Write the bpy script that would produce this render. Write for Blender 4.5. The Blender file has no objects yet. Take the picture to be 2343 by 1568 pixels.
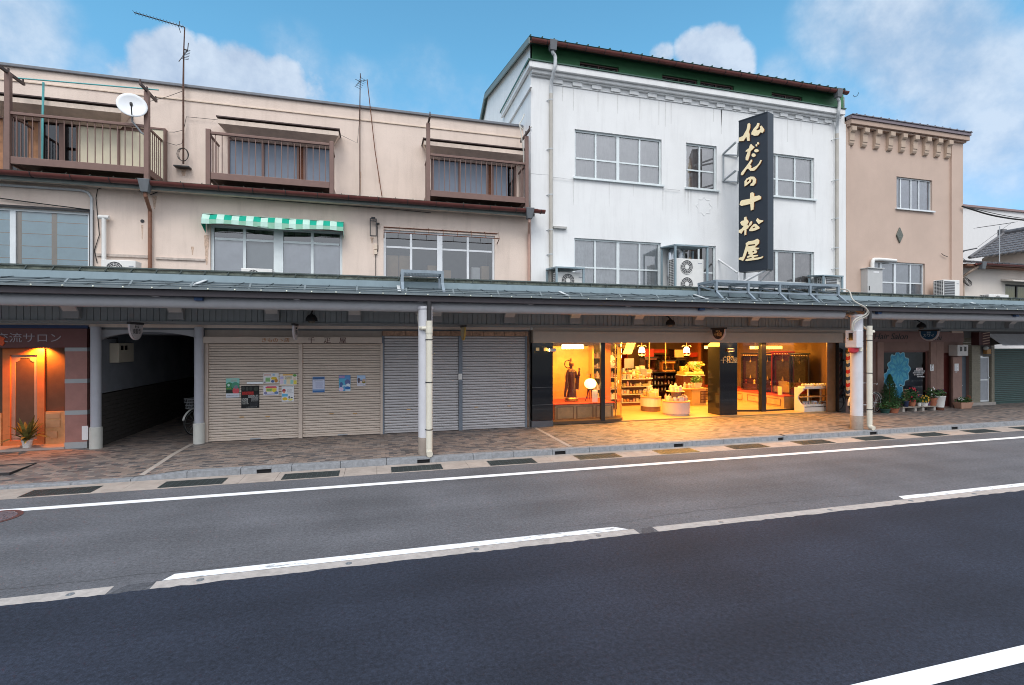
import bpy, bmesh, math, random
from mathutils import Vector, Matrix
from mathutils.geometry import tessellate_polygon
random.seed(11)
R = math.radians
sc = bpy.context.scene
col = sc.collection

# ---------------------------------------------------------------- camera
CAM_H = 2.4
YAW = R(15.24)
FPX, CX, CY = 1134.0, 1171.5, 784.0          # measured on a 2343 px wide view of the photograph
cam_d = bpy.data.cameras.new('camera')
cam = bpy.data.objects.new('camera', cam_d)
col.objects.link(cam)
cam.location = (0, 0, CAM_H)
cam.rotation_euler = (R(90), 0, -YAW)
cam_d.sensor_width = 36
cam_d.lens = 36 * FPX / 2343
cam_d.clip_start = 0.1
cam_d.clip_end = 3000
sc.camera = cam
sc.view_settings.view_transform = 'Standard'
sc.view_settings.look = 'None'
sc.view_settings.gamma = 1
sc.view_settings.exposure = 0
sc.cycles.use_denoising = True
sc.cycles.filter_width = 1.0
sc.cycles.max_bounces = 6
sc.cycles.transparent_max_bounces = 10
sc.cycles.sample_clamp_indirect = 6
sc.cycles.caustics_reflective = False
sc.cycles.caustics_refractive = False

def ray(x):
    u = (x - CX) / FPX
    return (math.sin(YAW) + u * math.cos(YAW), math.cos(YAW) - u * math.sin(YAW))
def at(x, y, Y):
    """world (X, Z) of a measured point that lies at depth Y"""
    dx, dy = ray(x)
    zc = Y / dy
    return (dx * zc, CAM_H + (CY - y) * zc / FPX)
def gnd(x, y, Z=0.0):
    """world (X, Y) of a measured point that lies at height Z"""
    dx, dy = ray(x)
    zc = (CAM_H - Z) * FPX / (y - CY)
    return (dx * zc, dy * zc)
FRM = dict(A1=(0, 114.4, .2553), A2=(0, 371.8, .2553), A3=(0, 657.8, .2553), A4=(0, 1001, .3616), A5=(400.4, 228.8, .2736),
           B1=(400.4, 600.6, .2918), B2=(858, 200.2, .2735), B3=(1058.2, 57.2, .2441), B4=(1487.3, 85.8, .2554),
           B5=(1229.8, 457.6, .2189), B6=(1544.5, 400.4, .2371), C1=(1172.6, 686.4, .2007), C2=(1544.5, 686.4, .2007),
           C3=(1887.7, 657.8, .2189), C4=(1887.7, 200.2, .1943), C5=(1887.7, 457.6, .2007), D=(0, 0, 1),
           S1=(1670.3, 240.2, .13134), S2=(1670.3, 429.0, .13134), E1=(1990.6, 737.9, .12766), T=(308.9, 34.3, .13139),
           P1=(503.4, 840.9, .08301), P2=(697.9, 846.6, .06348))
def pix(f, x, y):
    a, b, s = FRM[f]
    return (a + x * s, b + y * s)
def Q(f, x, y, Y):
    return at(*pix(f, x, y), Y)
def QX(f, x, Y):
    return Q(f, x, 0, Y)[0]
def L(r, g, b):
    return tuple((c / 255 / 12.92) if c < 10.3 else ((c / 255 + .055) / 1.055) ** 2.4 for c in (r, g, b))

# ---------------------------------------------------------------- sky and sun
SUN_EL, SUN_ROT = R(52), R(200)     # the sun stands behind the camera, veiled by cloud
w = bpy.data.worlds.new('World')
sc.world = w
w.use_nodes = True
nt = w.node_tree
nt.nodes.clear()
def wn(t, **k):
    n = nt.nodes.new(t)
    for a, b in k.items(): setattr(n, a, b)
    return n
def wl(a, b): nt.links.new(a, b)
def wmath(op, a, b=None, c=None):
    n = wn('ShaderNodeMath', operation=op)
    for i, v in enumerate((a, b, c)):
        if v is None: continue
        if hasattr(v, 'is_linked'): wl(v, n.inputs[i])
        else: n.inputs[i].default_value = v
    return n.outputs[0]
out = wn('ShaderNodeOutputWorld'); bg = wn('ShaderNodeBackground'); bg.inputs[1].default_value = .1
wl(bg.outputs[0], out.inputs[0])
sky = wn('ShaderNodeTexSky', sky_type='NISHITA', sun_disc=False, sun_elevation=SUN_EL, sun_rotation=SUN_ROT)
sky.air_density = 1.0; sky.dust_density = 0.0; sky.ozone_density = 1.5
tc = wn('ShaderNodeTexCoord')
noi = wn('ShaderNodeTexNoise'); noi.inputs['Scale'].default_value = 9; noi.inputs['Detail'].default_value = 7; noi.inputs['Roughness'].default_value = .55
wl(tc.outputs['Generated'], noi.inputs['Vector'])
noi2 = wn('ShaderNodeTexNoise'); noi2.inputs['Scale'].default_value = 3.2; noi2.inputs['Detail'].default_value = 5
wl(tc.outputs['Generated'], noi2.inputs['Vector'])
def dirv(x, y):
    dx, dy = ray(x)
    return Vector((dx, dy, (CY - y) / FPX)).normalized()
def blob(x, y, r, dens):
    d = dirv(x, y)
    n = wn('ShaderNodeVectorMath', operation='DOT_PRODUCT'); wl(tc.outputs['Generated'], n.inputs[0]); n.inputs[1].default_value = d
    ang = r / FPX * (d.x * math.sin(YAW) + d.y * math.cos(YAW))
    m = wn('ShaderNodeMapRange', interpolation_type='SMOOTHSTEP')
    wl(n.outputs['Value'], m.inputs[0])
    m.inputs[1].default_value = math.cos(ang); m.inputs[2].default_value = 1.0
    m.inputs[3].default_value = 0; m.inputs[4].default_value = dens
    return m.outputs[0]
def cloud(blobs, amp, lo, hi, nz_):
    acc = None
    for b in blobs:
        o = blob(*b); acc = o if acc is None else wmath('MAXIMUM', acc, o)
    fm = wmath('ADD', acc, wmath('MULTIPLY', wmath('MULTIPLY_ADD', nz_, amp, -amp / 2), wmath('MINIMUM', wmath('MULTIPLY', acc, 4.0), 1.0)))
    mk = wn('ShaderNodeMapRange', interpolation_type='SMOOTHSTEP'); wl(fm, mk.inputs[0]); mk.inputs[1].default_value = lo; mk.inputs[2].default_value = hi; mk.inputs[4].default_value = .95
    return mk.outputs[0]
noi.inputs['Scale'].default_value = 13; noi.inputs['Roughness'].default_value = .6
crisp = cloud(((350, 125, 75, .9), (400, 130, 85, 1.1), (380, 180, 110, 1.1), (300, 185, 80, .7), (480, 165, 90, 1.0), (560, 175, 100, 1.0), (640, 195, 95, .9), (500, 220, 120, 1.0), (720, 215, 80, .6), (1585, 115, 60, .9), (1640, 115, 75, 1.1), (1670, 155, 75, 1.0), (1600, 165, 70, .9), (1515, 130, 45, .7)), 1.4, .30, .80, noi.outputs[0])
soft = cloud(((0, 50, 200, .85), (80, 110, 150, .5), (1790, 170, 80, .5), (1950, 40, 170, .8), (2060, 60, 190, 1.0), (2130, 120, 190, 1.0), (2210, 190, 190, 1.0), (2280, 280, 190, .95), (2330, 360, 160, .7), (2330, 130, 120, .4), (2240, 430, 130, .5), (980, 250, 180, .35), (790, 230, 130, .5), (860, 270, 150, .4), (1060, 270, 140, .35), (1950, 270, 240, .5), (200, 150, 90, .45), (680, 170, 140, .5)), 1.0, .08, 1.15, noi.outputs[0])
mk = wmath('MAXIMUM', wmath('MULTIPLY', crisp, .88), wmath('MULTIPLY', soft, .82))
# added bright cloud bank, out of view behind the camera, lights the facades
sep = wn('ShaderNodeSeparateXYZ'); wl(tc.outputs['Generated'], sep.inputs[0])
bk = wn('ShaderNodeMapRange', interpolation_type='SMOOTHSTEP')
hz_ = wmath('MAXIMUM', wmath('MULTIPLY_ADD', sep.outputs[2], .9, -.52), 0.0)
wl(wmath('SUBTRACT', wmath('MULTIPLY_ADD', noi2.outputs[0], .5, sep.outputs[1]), hz_), bk.inputs[0])
bk.inputs[1].default_value = .45; bk.inputs[2].default_value = -.15
skym = wn('ShaderNodeMix', data_type='RGBA', blend_type='MULTIPLY'); skym.inputs[0].default_value = 1
wl(sky.outputs[0], skym.inputs[6]); tz = wn('ShaderNodeMapRange', interpolation_type='SMOOTHSTEP'); wl(sep.outputs[2], tz.inputs[0]); tz.inputs[1].default_value = .1; tz.inputs[2].default_value = .5
tcol = wn('ShaderNodeMix', data_type='RGBA'); wl(tz.outputs[0], tcol.inputs[0]); tcol.inputs[6].default_value = (1.2, 1.55, 1.8, 1); tcol.inputs[7].default_value = (1.45, 2.5, 2.38, 1)
wl(tcol.outputs[2], skym.inputs[7])
ccol = wn('ShaderNodeMix', data_type='RGBA'); cr_ = wn('ShaderNodeMapRange'); wl(noi.outputs[0], cr_.inputs[0]); cr_.inputs[1].default_value = .32; cr_.inputs[2].default_value = .62; wl(cr_.outputs[0], ccol.inputs[0])
ccol.inputs[6].default_value = (4.7, 5.6, 7.3, 1); ccol.inputs[7].default_value = (7.4, 8.2, 9.4, 1)
mx1 = wn('ShaderNodeMix', data_type='RGBA'); wl(mk, mx1.inputs[0]); wl(skym.outputs[2], mx1.inputs[6]); wl(ccol.outputs[2], mx1.inputs[7])
mx2 = wn('ShaderNodeMix', data_type='RGBA'); wl(bk.outputs[0], mx2.inputs[0]); wl(mx1.outputs[2], mx2.inputs[6]); bz = wn('ShaderNodeMapRange', interpolation_type='SMOOTHSTEP'); wl(sep.outputs[2], bz.inputs[0]); bz.inputs[1].default_value = .02; bz.inputs[2].default_value = .6
bcol = wn('ShaderNodeMix', data_type='RGBA'); wl(bz.outputs[0], bcol.inputs[0]); bcol.inputs[6].default_value = (7.8, 8.4, 9.3, 1); bcol.inputs[7].default_value = (17, 18, 19.8, 1)
wl(bcol.outputs[2], mx2.inputs[7])
wl(mx2.outputs[2], bg.inputs[0])
sun_d = bpy.data.lights.new('sun', 'SUN'); sun_d.energy = 1.5; sun_d.angle = R(25); sun_d.color = (1, .96, .9)
sun = bpy.data.objects.new('sun', sun_d); col.objects.link(sun)
sd = Vector((math.sin(SUN_ROT) * math.cos(SUN_EL), math.cos(SUN_ROT) * math.cos(SUN_EL), math.sin(SUN_EL)))
sun.rotation_euler = sd.to_track_quat('Z', 'Y').to_euler()
sun.location = (0, -20, 30)

# ---------------------------------------------------------------- materials
MATS = {}
def mat(name, c, rough=.65, metal=0., var=.1, scale=6., bump=0., bscale=60., spec=.4, streak=0., dirt=(.25, .18, .12), emit=None, es=1., alpha=None):
    if name in MATS: return MATS[name]
    m = bpy.data.materials.new(name); m.use_nodes = True
    t = m.node_tree; p = t.nodes['Principled BSDF']; N = t.nodes.new; K = t.links.new
    p.inputs['Roughness'].default_value = rough; p.inputs['Metallic'].default_value = metal
    p.inputs['Specular IOR Level'].default_value = spec
    g = N('ShaderNodeNewGeometry'); src = None
    if var > 0:
        n = N('ShaderNodeTexNoise'); n.inputs['Scale'].default_value = scale; n.inputs['Detail'].default_value = 6; n.inputs['Roughness'].default_value = .6
        K(g.outputs['Position'], n.inputs['Vector'])
        r = N('ShaderNodeMapRange'); K(n.outputs[0], r.inputs[0]); r.inputs[1].default_value = .3; r.inputs[2].default_value = .7
        r.inputs[3].default_value = 1 - var; r.inputs[4].default_value = 1 + var
        x = N('ShaderNodeVectorMath'); x.operation = 'SCALE'; x.inputs[0].default_value = c; K(r.outputs[0], x.inputs['Scale'])
        src = x.outputs[0]
    else:
        p.inputs['Base Color'].default_value = (*c, 1)
    if streak > 0:
        mp = N('ShaderNodeMapping'); mp.inputs['Scale'].default_value = (5, 5, .55); K(g.outputs['Position'], mp.inputs[0])
        n2 = N('ShaderNodeTexNoise'); n2.inputs['Scale'].default_value = 1.2; n2.inputs['Detail'].default_value = 8; n2.inputs['Roughness'].default_value = .65
        K(mp.outputs[0], n2.inputs['Vector'])
        r2 = N('ShaderNodeMapRange'); K(n2.outputs[0], r2.inputs[0]); r2.inputs[1].default_value = .5; r2.inputs[2].default_value = .8; r2.inputs[4].default_value = streak
        mx = N('ShaderNodeMix'); mx.data_type = 'RGBA'; K(r2.outputs[0], mx.inputs[0]); K(src, mx.inputs[6]); mx.inputs[7].default_value = (*dirt, 1)
        src = mx.outputs[2]
    if src is not None: K(src, p.inputs['Base Color'])
    if bump > 0:
        n3 = N('ShaderNodeTexNoise'); n3.inputs['Scale'].default_value = bscale; n3.inputs['Detail'].default_value = 4; K(g.outputs['Position'], n3.inputs['Vector'])
        b = N('ShaderNodeBump'); b.inputs['Strength'].default_value = bump; b.inputs['Distance'].default_value = .02; K(n3.outputs[0], b.inputs['Height']); K(b.outputs[0], p.inputs['Normal'])
    if emit:
        p.inputs['Emission Color'].default_value = (*emit, 1); p.inputs['Emission Strength'].default_value = es
    MATS[name] = m
    return m
def glass(name, tint=(.85, .9, .92), rough=.01, boost=0.):
    if name in MATS: return MATS[name]
    m = bpy.data.materials.new(name); m.use_nodes = True; t = m.node_tree; t.nodes.clear(); N = t.nodes.new; K = t.links.new
    o = N('ShaderNodeOutputMaterial'); x = N('ShaderNodeMixShader'); a = N('ShaderNodeBsdfTransparent'); b = N('ShaderNodeBsdfGlossy'); f = N('ShaderNodeFresnel')
    a.inputs[0].default_value = (*tint, 1); b.inputs['Roughness'].default_value = rough; b.inputs[0].default_value = (1, 1, 1, 1); f.inputs[0].default_value = 1.5
    ad = N('ShaderNodeMath'); ad.operation = 'ADD'; ad.inputs[1].default_value = boost; K(f.outputs[0], ad.inputs[0])
    K(ad.outputs[0], x.inputs[0]); K(a.outputs[0], x.inputs[1]); K(b.outputs[0], x.inputs[2]); K(x.outputs[0], o.inputs[0])
    MATS[name] = m
    return m
def node_mat(name):
    m = bpy.data.materials.new(name); m.use_nodes = True; MATS[name] = m
    t = m.node_tree
    return m, t, t.nodes['Principled BSDF'], t.nodes.new, t.links.new

# ---------------------------------------------------------------- mesh builder
def basis(d):
    d = Vector(d).normalized()
    a = Vector((0, 0, 1)) if abs(d.z) < .9 else Vector((1, 0, 0))
    s = d.cross(a).normalized()
    return s, s.cross(d).normalized()
class MB:
    def __init__(s): s.v = []; s.f = []; s.mi = []; s.m = 0
    def face(s, *idx): s.f.append(idx); s.mi.append(s.m)
    def poly(s, pts):
        n = len(s.v); s.v += [tuple(p) for p in pts]; s.face(*range(n, n + len(pts))); return s
    def box(s, x0, x1, y0, y1, z0, z1):
        n = len(s.v)
        if x0 > x1: x0, x1 = x1, x0
        if y0 > y1: y0, y1 = y1, y0
        if z0 > z1: z0, z1 = z1, z0
        s.v += [(x0, y0, z0), (x1, y0, z0), (x1, y1, z0), (x0, y1, z0), (x0, y0, z1), (x1, y0, z1), (x1, y1, z1), (x0, y1, z1)]
        for q in ((0, 3, 2, 1), (4, 5, 6, 7), (0, 1, 5, 4), (1, 2, 6, 5), (2, 3, 7, 6), (3, 0, 4, 7)): s.face(*[n + i for i in q])
        return s
    def hexa(s, b, t):
        """b, t: four points each, bottom and top loops"""
        n = len(s.v); s.v += [tuple(p) for p in b] + [tuple(p) for p in t]
        for q in ((0, 3, 2, 1), (4, 5, 6, 7), (0, 1, 5, 4), (1, 2, 6, 5), (2, 3, 7, 6), (3, 0, 4, 7)): s.face(*[n + i for i in q])
        return s
    def bar(s, p, q, w, h=None):
        h = h or w; p = Vector(p); q = Vector(q); a, b = basis(q - p); a = a * w / 2; b = b * h / 2
        return s.hexa((p - a - b, p + a - b, p + a + b, p - a + b), (q - a - b, q + a - b, q + a + b, q - a + b))
    def tube(s, pts, r, n=8, cap=True):
        pts = [Vector(p) for p in pts]; k = len(pts); rs = r if isinstance(r, (list, tuple)) else [r] * k
        base = len(s.v); pa = None
        for i, p in enumerate(pts):
            d = (pts[min(i + 1, k - 1)] - pts[max(i - 1, 0)])
            if pa is None: a, b = basis(d)
            else:
                d = d.normalized(); a = (pa - d * pa.dot(d)); a = a.normalized() if a.length > 1e-5 else basis(d)[0]; b = a.cross(d).normalized()
            pa = a
            for j in range(n):
                t = 2 * math.pi * j / n
                s.v.append(tuple(p + (a * math.cos(t) + b * math.sin(t)) * rs[i]))
        for i in range(k - 1):
            for j in range(n):
                s.face(base + i * n + j, base + i * n + (j + 1) % n, base + (i + 1) * n + (j + 1) % n, base + (i + 1) * n + j)
        if cap:
            s.face(*[base + j for j in range(n)][::-1]); s.face(*[base + (k - 1) * n + j for j in range(n)])
        return s
    def lathe(s, c, prof, n=16, ex=1., ey=1.):
        base = len(s.v); k = len(prof)
        for r, z in prof:
            for j in range(n):
                t = 2 * math.pi * j / n
                s.v.append((c[0] + r * ex * math.cos(t), c[1] + r * ey * math.sin(t), c[2] + z))
        for i in range(k - 1):
            for j in range(n): s.face(base + i * n + j, base + i * n + (j + 1) % n, base + (i + 1) * n + (j + 1) % n, base + (i + 1) * n + j)
        s.face(*[base + j for j in range(n)][::-1]); s.face(*[base + (k - 1) * n + j for j in range(n)])
        return s
    def sphere(s, c, r, n=12, k=8, ez=1.):
        return s.lathe(c, [(max(r * math.sin(math.pi * i / k), r * .02), -r * ez * math.cos(math.pi * i / k)) for i in range(k + 1)], n)
    def prism(s, loops, fn, t0, t1):
        """flat outline (first loop outer, the rest holes) given thickness; fn(a, b, t) -> point"""
        tris = tessellate_polygon([[Vector((a, b, 0)) for a, b in lp] for lp in loops])
        allp = [p for lp in loops for p in lp]; n = len(s.v); k = len(allp)
        s.v += [tuple(fn(a, b, t0)) for a, b in allp] + [tuple(fn(a, b, t1)) for a, b in allp]
        for t in tris: s.face(n + t[0], n + t[1], n + t[2]); s.face(n + k + t[2], n + k + t[1], n + k + t[0])
        o = 0
        for lp in loops:
            for i in range(len(lp)):
                j = (i + 1) % len(lp); s.face(n + o + i, n + o + j, n + k + o + j, n + k + o + i)
            o += len(lp)
        return s
    def build(s, name, m, parent=None, smooth=False, bevel=0., fix=True):
        me = bpy.data.meshes.new(name)
        off = Vector((0, 0, 0))
        if parent is None:
            xs = [p[0] for p in s.v]; ys = [p[1] for p in s.v]
            off = Vector(((min(xs) + max(xs)) / 2, (min(ys) + max(ys)) / 2, min(p[2] for p in s.v)))
        else:
            q = parent
            while q: off = off + q.location; q = q.parent
        me.from_pydata([(p[0] - off.x, p[1] - off.y, p[2] - off.z) for p in s.v], [], s.f)
        ms = m if isinstance(m, (list, tuple)) else [m]
        for x in ms: me.materials.append(x)
        me.polygons.foreach_set('material_index', s.mi)
        if fix:
            bm = bmesh.new(); bm.from_mesh(me); bmesh.ops.recalc_face_normals(bm, faces=bm.faces); bm.to_mesh(me); bm.free()
        if smooth:
            me.polygons.foreach_set('use_smooth', [True] * len(me.polygons)); me.set_sharp_from_angle(angle=R(38))
        o = bpy.data.objects.new(name, me); col.objects.link(o)
        if parent is None: o.location = off
        else: o.parent = parent
        if bevel:
            b = o.modifiers.new('bevel', 'BEVEL'); b.width = bevel; b.segments = 2; b.limit_method = 'ANGLE'
        return o
def thing(name, label, cat, loc=(0, 0, 0), group=None):
    o = bpy.data.objects.new(name, None); col.objects.link(o); o.location = loc; o.empty_display_size = .2
    return tag(o, label, cat, group)
def tag(o, label, cat, group=None):
    o['label'] = label; o['category'] = cat
    if group: o['group'] = group
    return o
def struct(o): o['kind'] = 'structure'; return o
def dup(root, loc, label=None, rotz=None):
    r = root.copy(); col.objects.link(r); r.location = loc
    if rotz is not None: r.rotation_euler = (0, 0, rotz)
    if label: r['label'] = label
    for ch in list(root.children):
        c = ch.copy(); col.objects.link(c); c.parent = r
        for g in list(ch.children):
            d = g.copy(); col.objects.link(d); d.parent = c
    return r
def text(s, size, m, parent, origin, right=(1, 0, 0), up=(0, 0, 1), ext=.004, name='lettering', shear=0., squeeze=1., vertical=False):
    """lettering centred on origin"""
    cu = bpy.data.curves.new(name, 'FONT'); cu.body = s; cu.size = size; cu.extrude = ext; cu.align_x = 'CENTER'; cu.align_y = 'CENTER'; cu.shear = shear
    if vertical: cu.body = '\n'.join(s)
    o = bpy.data.objects.new('tmp', cu); col.objects.link(o)
    me = bpy.data.meshes.new_from_object(o.evaluated_get(bpy.context.evaluated_depsgraph_get()))
    bpy.data.objects.remove(o); bpy.data.curves.remove(cu)
    rt = Vector(right).normalized(); u = Vector(up).normalized(); nn = rt.cross(u)
    off = Vector((0, 0, 0)); q = parent
    while q: off = off + q.location; q = q.parent
    og = Vector(origin) - off
    for v in me.vertices: v.co = og + rt * (v.co.x * squeeze) + u * v.co.y + nn * v.co.z
    me.name = name; me.materials.clear(); me.materials.append(m)
    o = bpy.data.objects.new(name, me); col.objects.link(o); o.parent = parent
    return o
def lamp(kind, loc, energy, color, size=.3, rot=None, **k):
    d = bpy.data.lights.new('lamp_light', kind); d.energy = energy; d.color = color
    if kind == 'POINT': d.shadow_soft_size = size
    if kind == 'AREA': d.shape = 'RECTANGLE'; d.size = size if not isinstance(size, tuple) else size[0]; d.size_y = size if not isinstance(size, tuple) else size[1]
    if kind == 'SPOT': d.shadow_soft_size = size; d.spot_size = k.get('cone', R(90)); d.spot_blend = .6
    o = bpy.data.objects.new('lamp_light', d); col.objects.link(o); o.location = loc
    if rot: o.rotation_euler = rot
    return o
# ---------------------------------------------------------------- palette
F = 13.45            # lower street wall of the cream building
FU = 14.15           # its set-back top floor
G = 13.45            # shop fronts and the white and pink buildings
M_cream = mat('cream_stucco', (.755, .62, .53), .9, var=.06, scale=1.3, bump=.25, bscale=45, streak=.24, dirt=(.38, .29, .23))
M_cream2 = mat('cream_plaster_trim', (.72, .59, .47), .85, var=.08, scale=3)
M_white = mat('white_wall', (.80, .80, .79), .85, var=.04, scale=1.1, bump=.12, bscale=50, streak=.3, dirt=(.54, .53, .52))
M_whtrim = mat('white_trim', (.78, .78, .77), .8, var=.06, scale=4, streak=.2, dirt=(.42, .41, .40))
M_pink = mat('pink_beige_stucco', (.55, .415, .338), .9, var=.06, scale=1.0, bump=.15, bscale=50, streak=.1, dirt=(.40, .30, .25))
M_pinktrim = mat('tan_trim', (.49, .375, .29), .85, var=.06, scale=3)
M_green = mat('green_panel', (.045, .17, .07), .6, var=.05)
M_gtrim = mat('green_flashing', (.04, .10, .07), .5, var=.1)
M_rail = mat('brown_aluminium', (.19, .115, .095), .45, metal=.2, var=.08, scale=9)
M_gut = mat('red_brown_gutter', (.16, .05, .042), .4, var=.15, scale=5)
M_dark = mat('dark_metal', (.03, .028, .03), .5, var=.1)
M_fascia = mat('brown_black_fascia', (.045, .037, .042), .55, var=.1)
M_rust = mat('rusty_iron', (.16, .06, .03), .8, var=.4, scale=30)
M_band = mat('blue_grey_painted_steel', (.25, .325, .36), .5, var=.08, scale=4, streak=.2, dirt=(.15, .2, .22))
M_sheet = mat('grey_roof_sheet', (.07, .09, .10), .75, spec=.15, var=.25, scale=2.5, streak=.2, dirt=(.08, .1, .09))
M_beam = mat('grey_painted_beam', (.44, .44, .455), .5, var=.05)
M_siding = mat('grey_siding', (.36, .39, .40), .6, var=.06)
M_pillar = mat('pale_grey_paint', (.58, .58, .61), .45, var=.05, scale=4, streak=.1, dirt=(.35, .33, .33))
M_pipe = mat('cream_pvc', (.66, .62, .52), .45, var=.05)
M_gpipe = mat('grey_pvc', (.52, .54, .55), .5, var=.08, streak=.2, dirt=(.3, .27, .25))
M_brnpipe = mat('brown_pipe', (.22, .10, .06), .6, var=.2, scale=8)
M_alu = mat('aluminium_frame', (.72, .75, .76), .4, metal=.3, var=.05)
M_sash = mat('grey_green_sash', (.70, .75, .75), .45, metal=.2, var=.06)
M_lace = mat('grey_curtain', (.48, .46, .47), .95, var=.15, scale=5)
M_blue_c = mat('sky_tinted_blind', (.60, .86, .94), .9, var=.06)  # pale blue of the reflected sky is put into the blind's colour
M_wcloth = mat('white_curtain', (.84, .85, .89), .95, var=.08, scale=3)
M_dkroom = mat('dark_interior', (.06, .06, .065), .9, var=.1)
M_panelblue = mat('blue_grey_door_panel', (.20, .24, .305), .4, var=.05)
M_creampanel = mat('yellowed_shutter_panel', (.74, .67, .50), .5, var=.06, scale=4)
M_wood = mat('orange_wood', (.36, .17, .08), .6, var=.3, scale=7)
M_card = mat('cardboard', (.50, .34, .20), .8, var=.1)
M_bshut = mat('beige_shutter', (.57, .48, .405), .55, var=.07, scale=2, streak=.3, dirt=(.42, .31, .22))
M_gshut = mat('grey_shutter', (.46, .445, .45), .45, metal=.2, var=.06, scale=2, streak=.12, dirt=(.3, .28, .27))
M_bhead = mat('beige_panel', (.55, .46, .39), .7, var=.05)
M_conc = mat('concrete', (.36, .33, .30), .9, var=.15, scale=6, bump=.3)
M_acw = mat('white_enamel', (.74, .73, .70), .45, var=.05, streak=.12, dirt=(.5, .46, .4))
M_acg = mat('grille_grey', (.10, .10, .105), .5, var=.05)
M_granite = mat('black_granite', (.012, .013, .016), .07, var=.3, scale=60, spec=.6)
M_terra = mat('terracotta', (.36, .13, .07), .8, var=.15)
M_soil = mat('soil', (.05, .035, .025), .95, var=.2)
M_leaf = mat('green_leaf', (.045, .11, .03), .6, var=.5, scale=9)
M_leaf2 = mat('dark_conifer_leaf', (.03, .085, .025), .7, var=.5, scale=12)
M_leafo = mat('striped_leaf', (.16, .15, .04), .55, var=.6, scale=14)
M_paper = mat('white_paper', (.78, .78, .78), .8, var=0)
M_gold = mat('gold_leaf', (.86, .62, .30), .38, metal=.35, var=.06)
M_red = mat('red_cloth', (.55, .06, .03), .85, var=.1)
M_lacq = mat('black_lacquer', (.02, .015, .012), .15, var=.2)
M_brnwood = mat('brown_lacquer', (.11, .035, .018), .25, var=.3, scale=9)
M_oak = mat('oak_panel', (.62, .36, .16), .5, var=.2, scale=5)
M_cell = mat('white_laminate', (.72, .68, .62), .5, var=.03)
M_wire = mat('black_cable', (.02, .02, .02), .7, var=0)
M_glass = glass('window_glass', (.94, .96, .97), boost=.15)
M_dglass = glass('dark_window_glass', (.30, .36, .42), boost=.02)
M_shopglass = glass('shop_glass', (.95, .97, .95))
M_stain = mat('rust_stain', (.58, .42, .32), .9, var=.3, scale=25)

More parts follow.
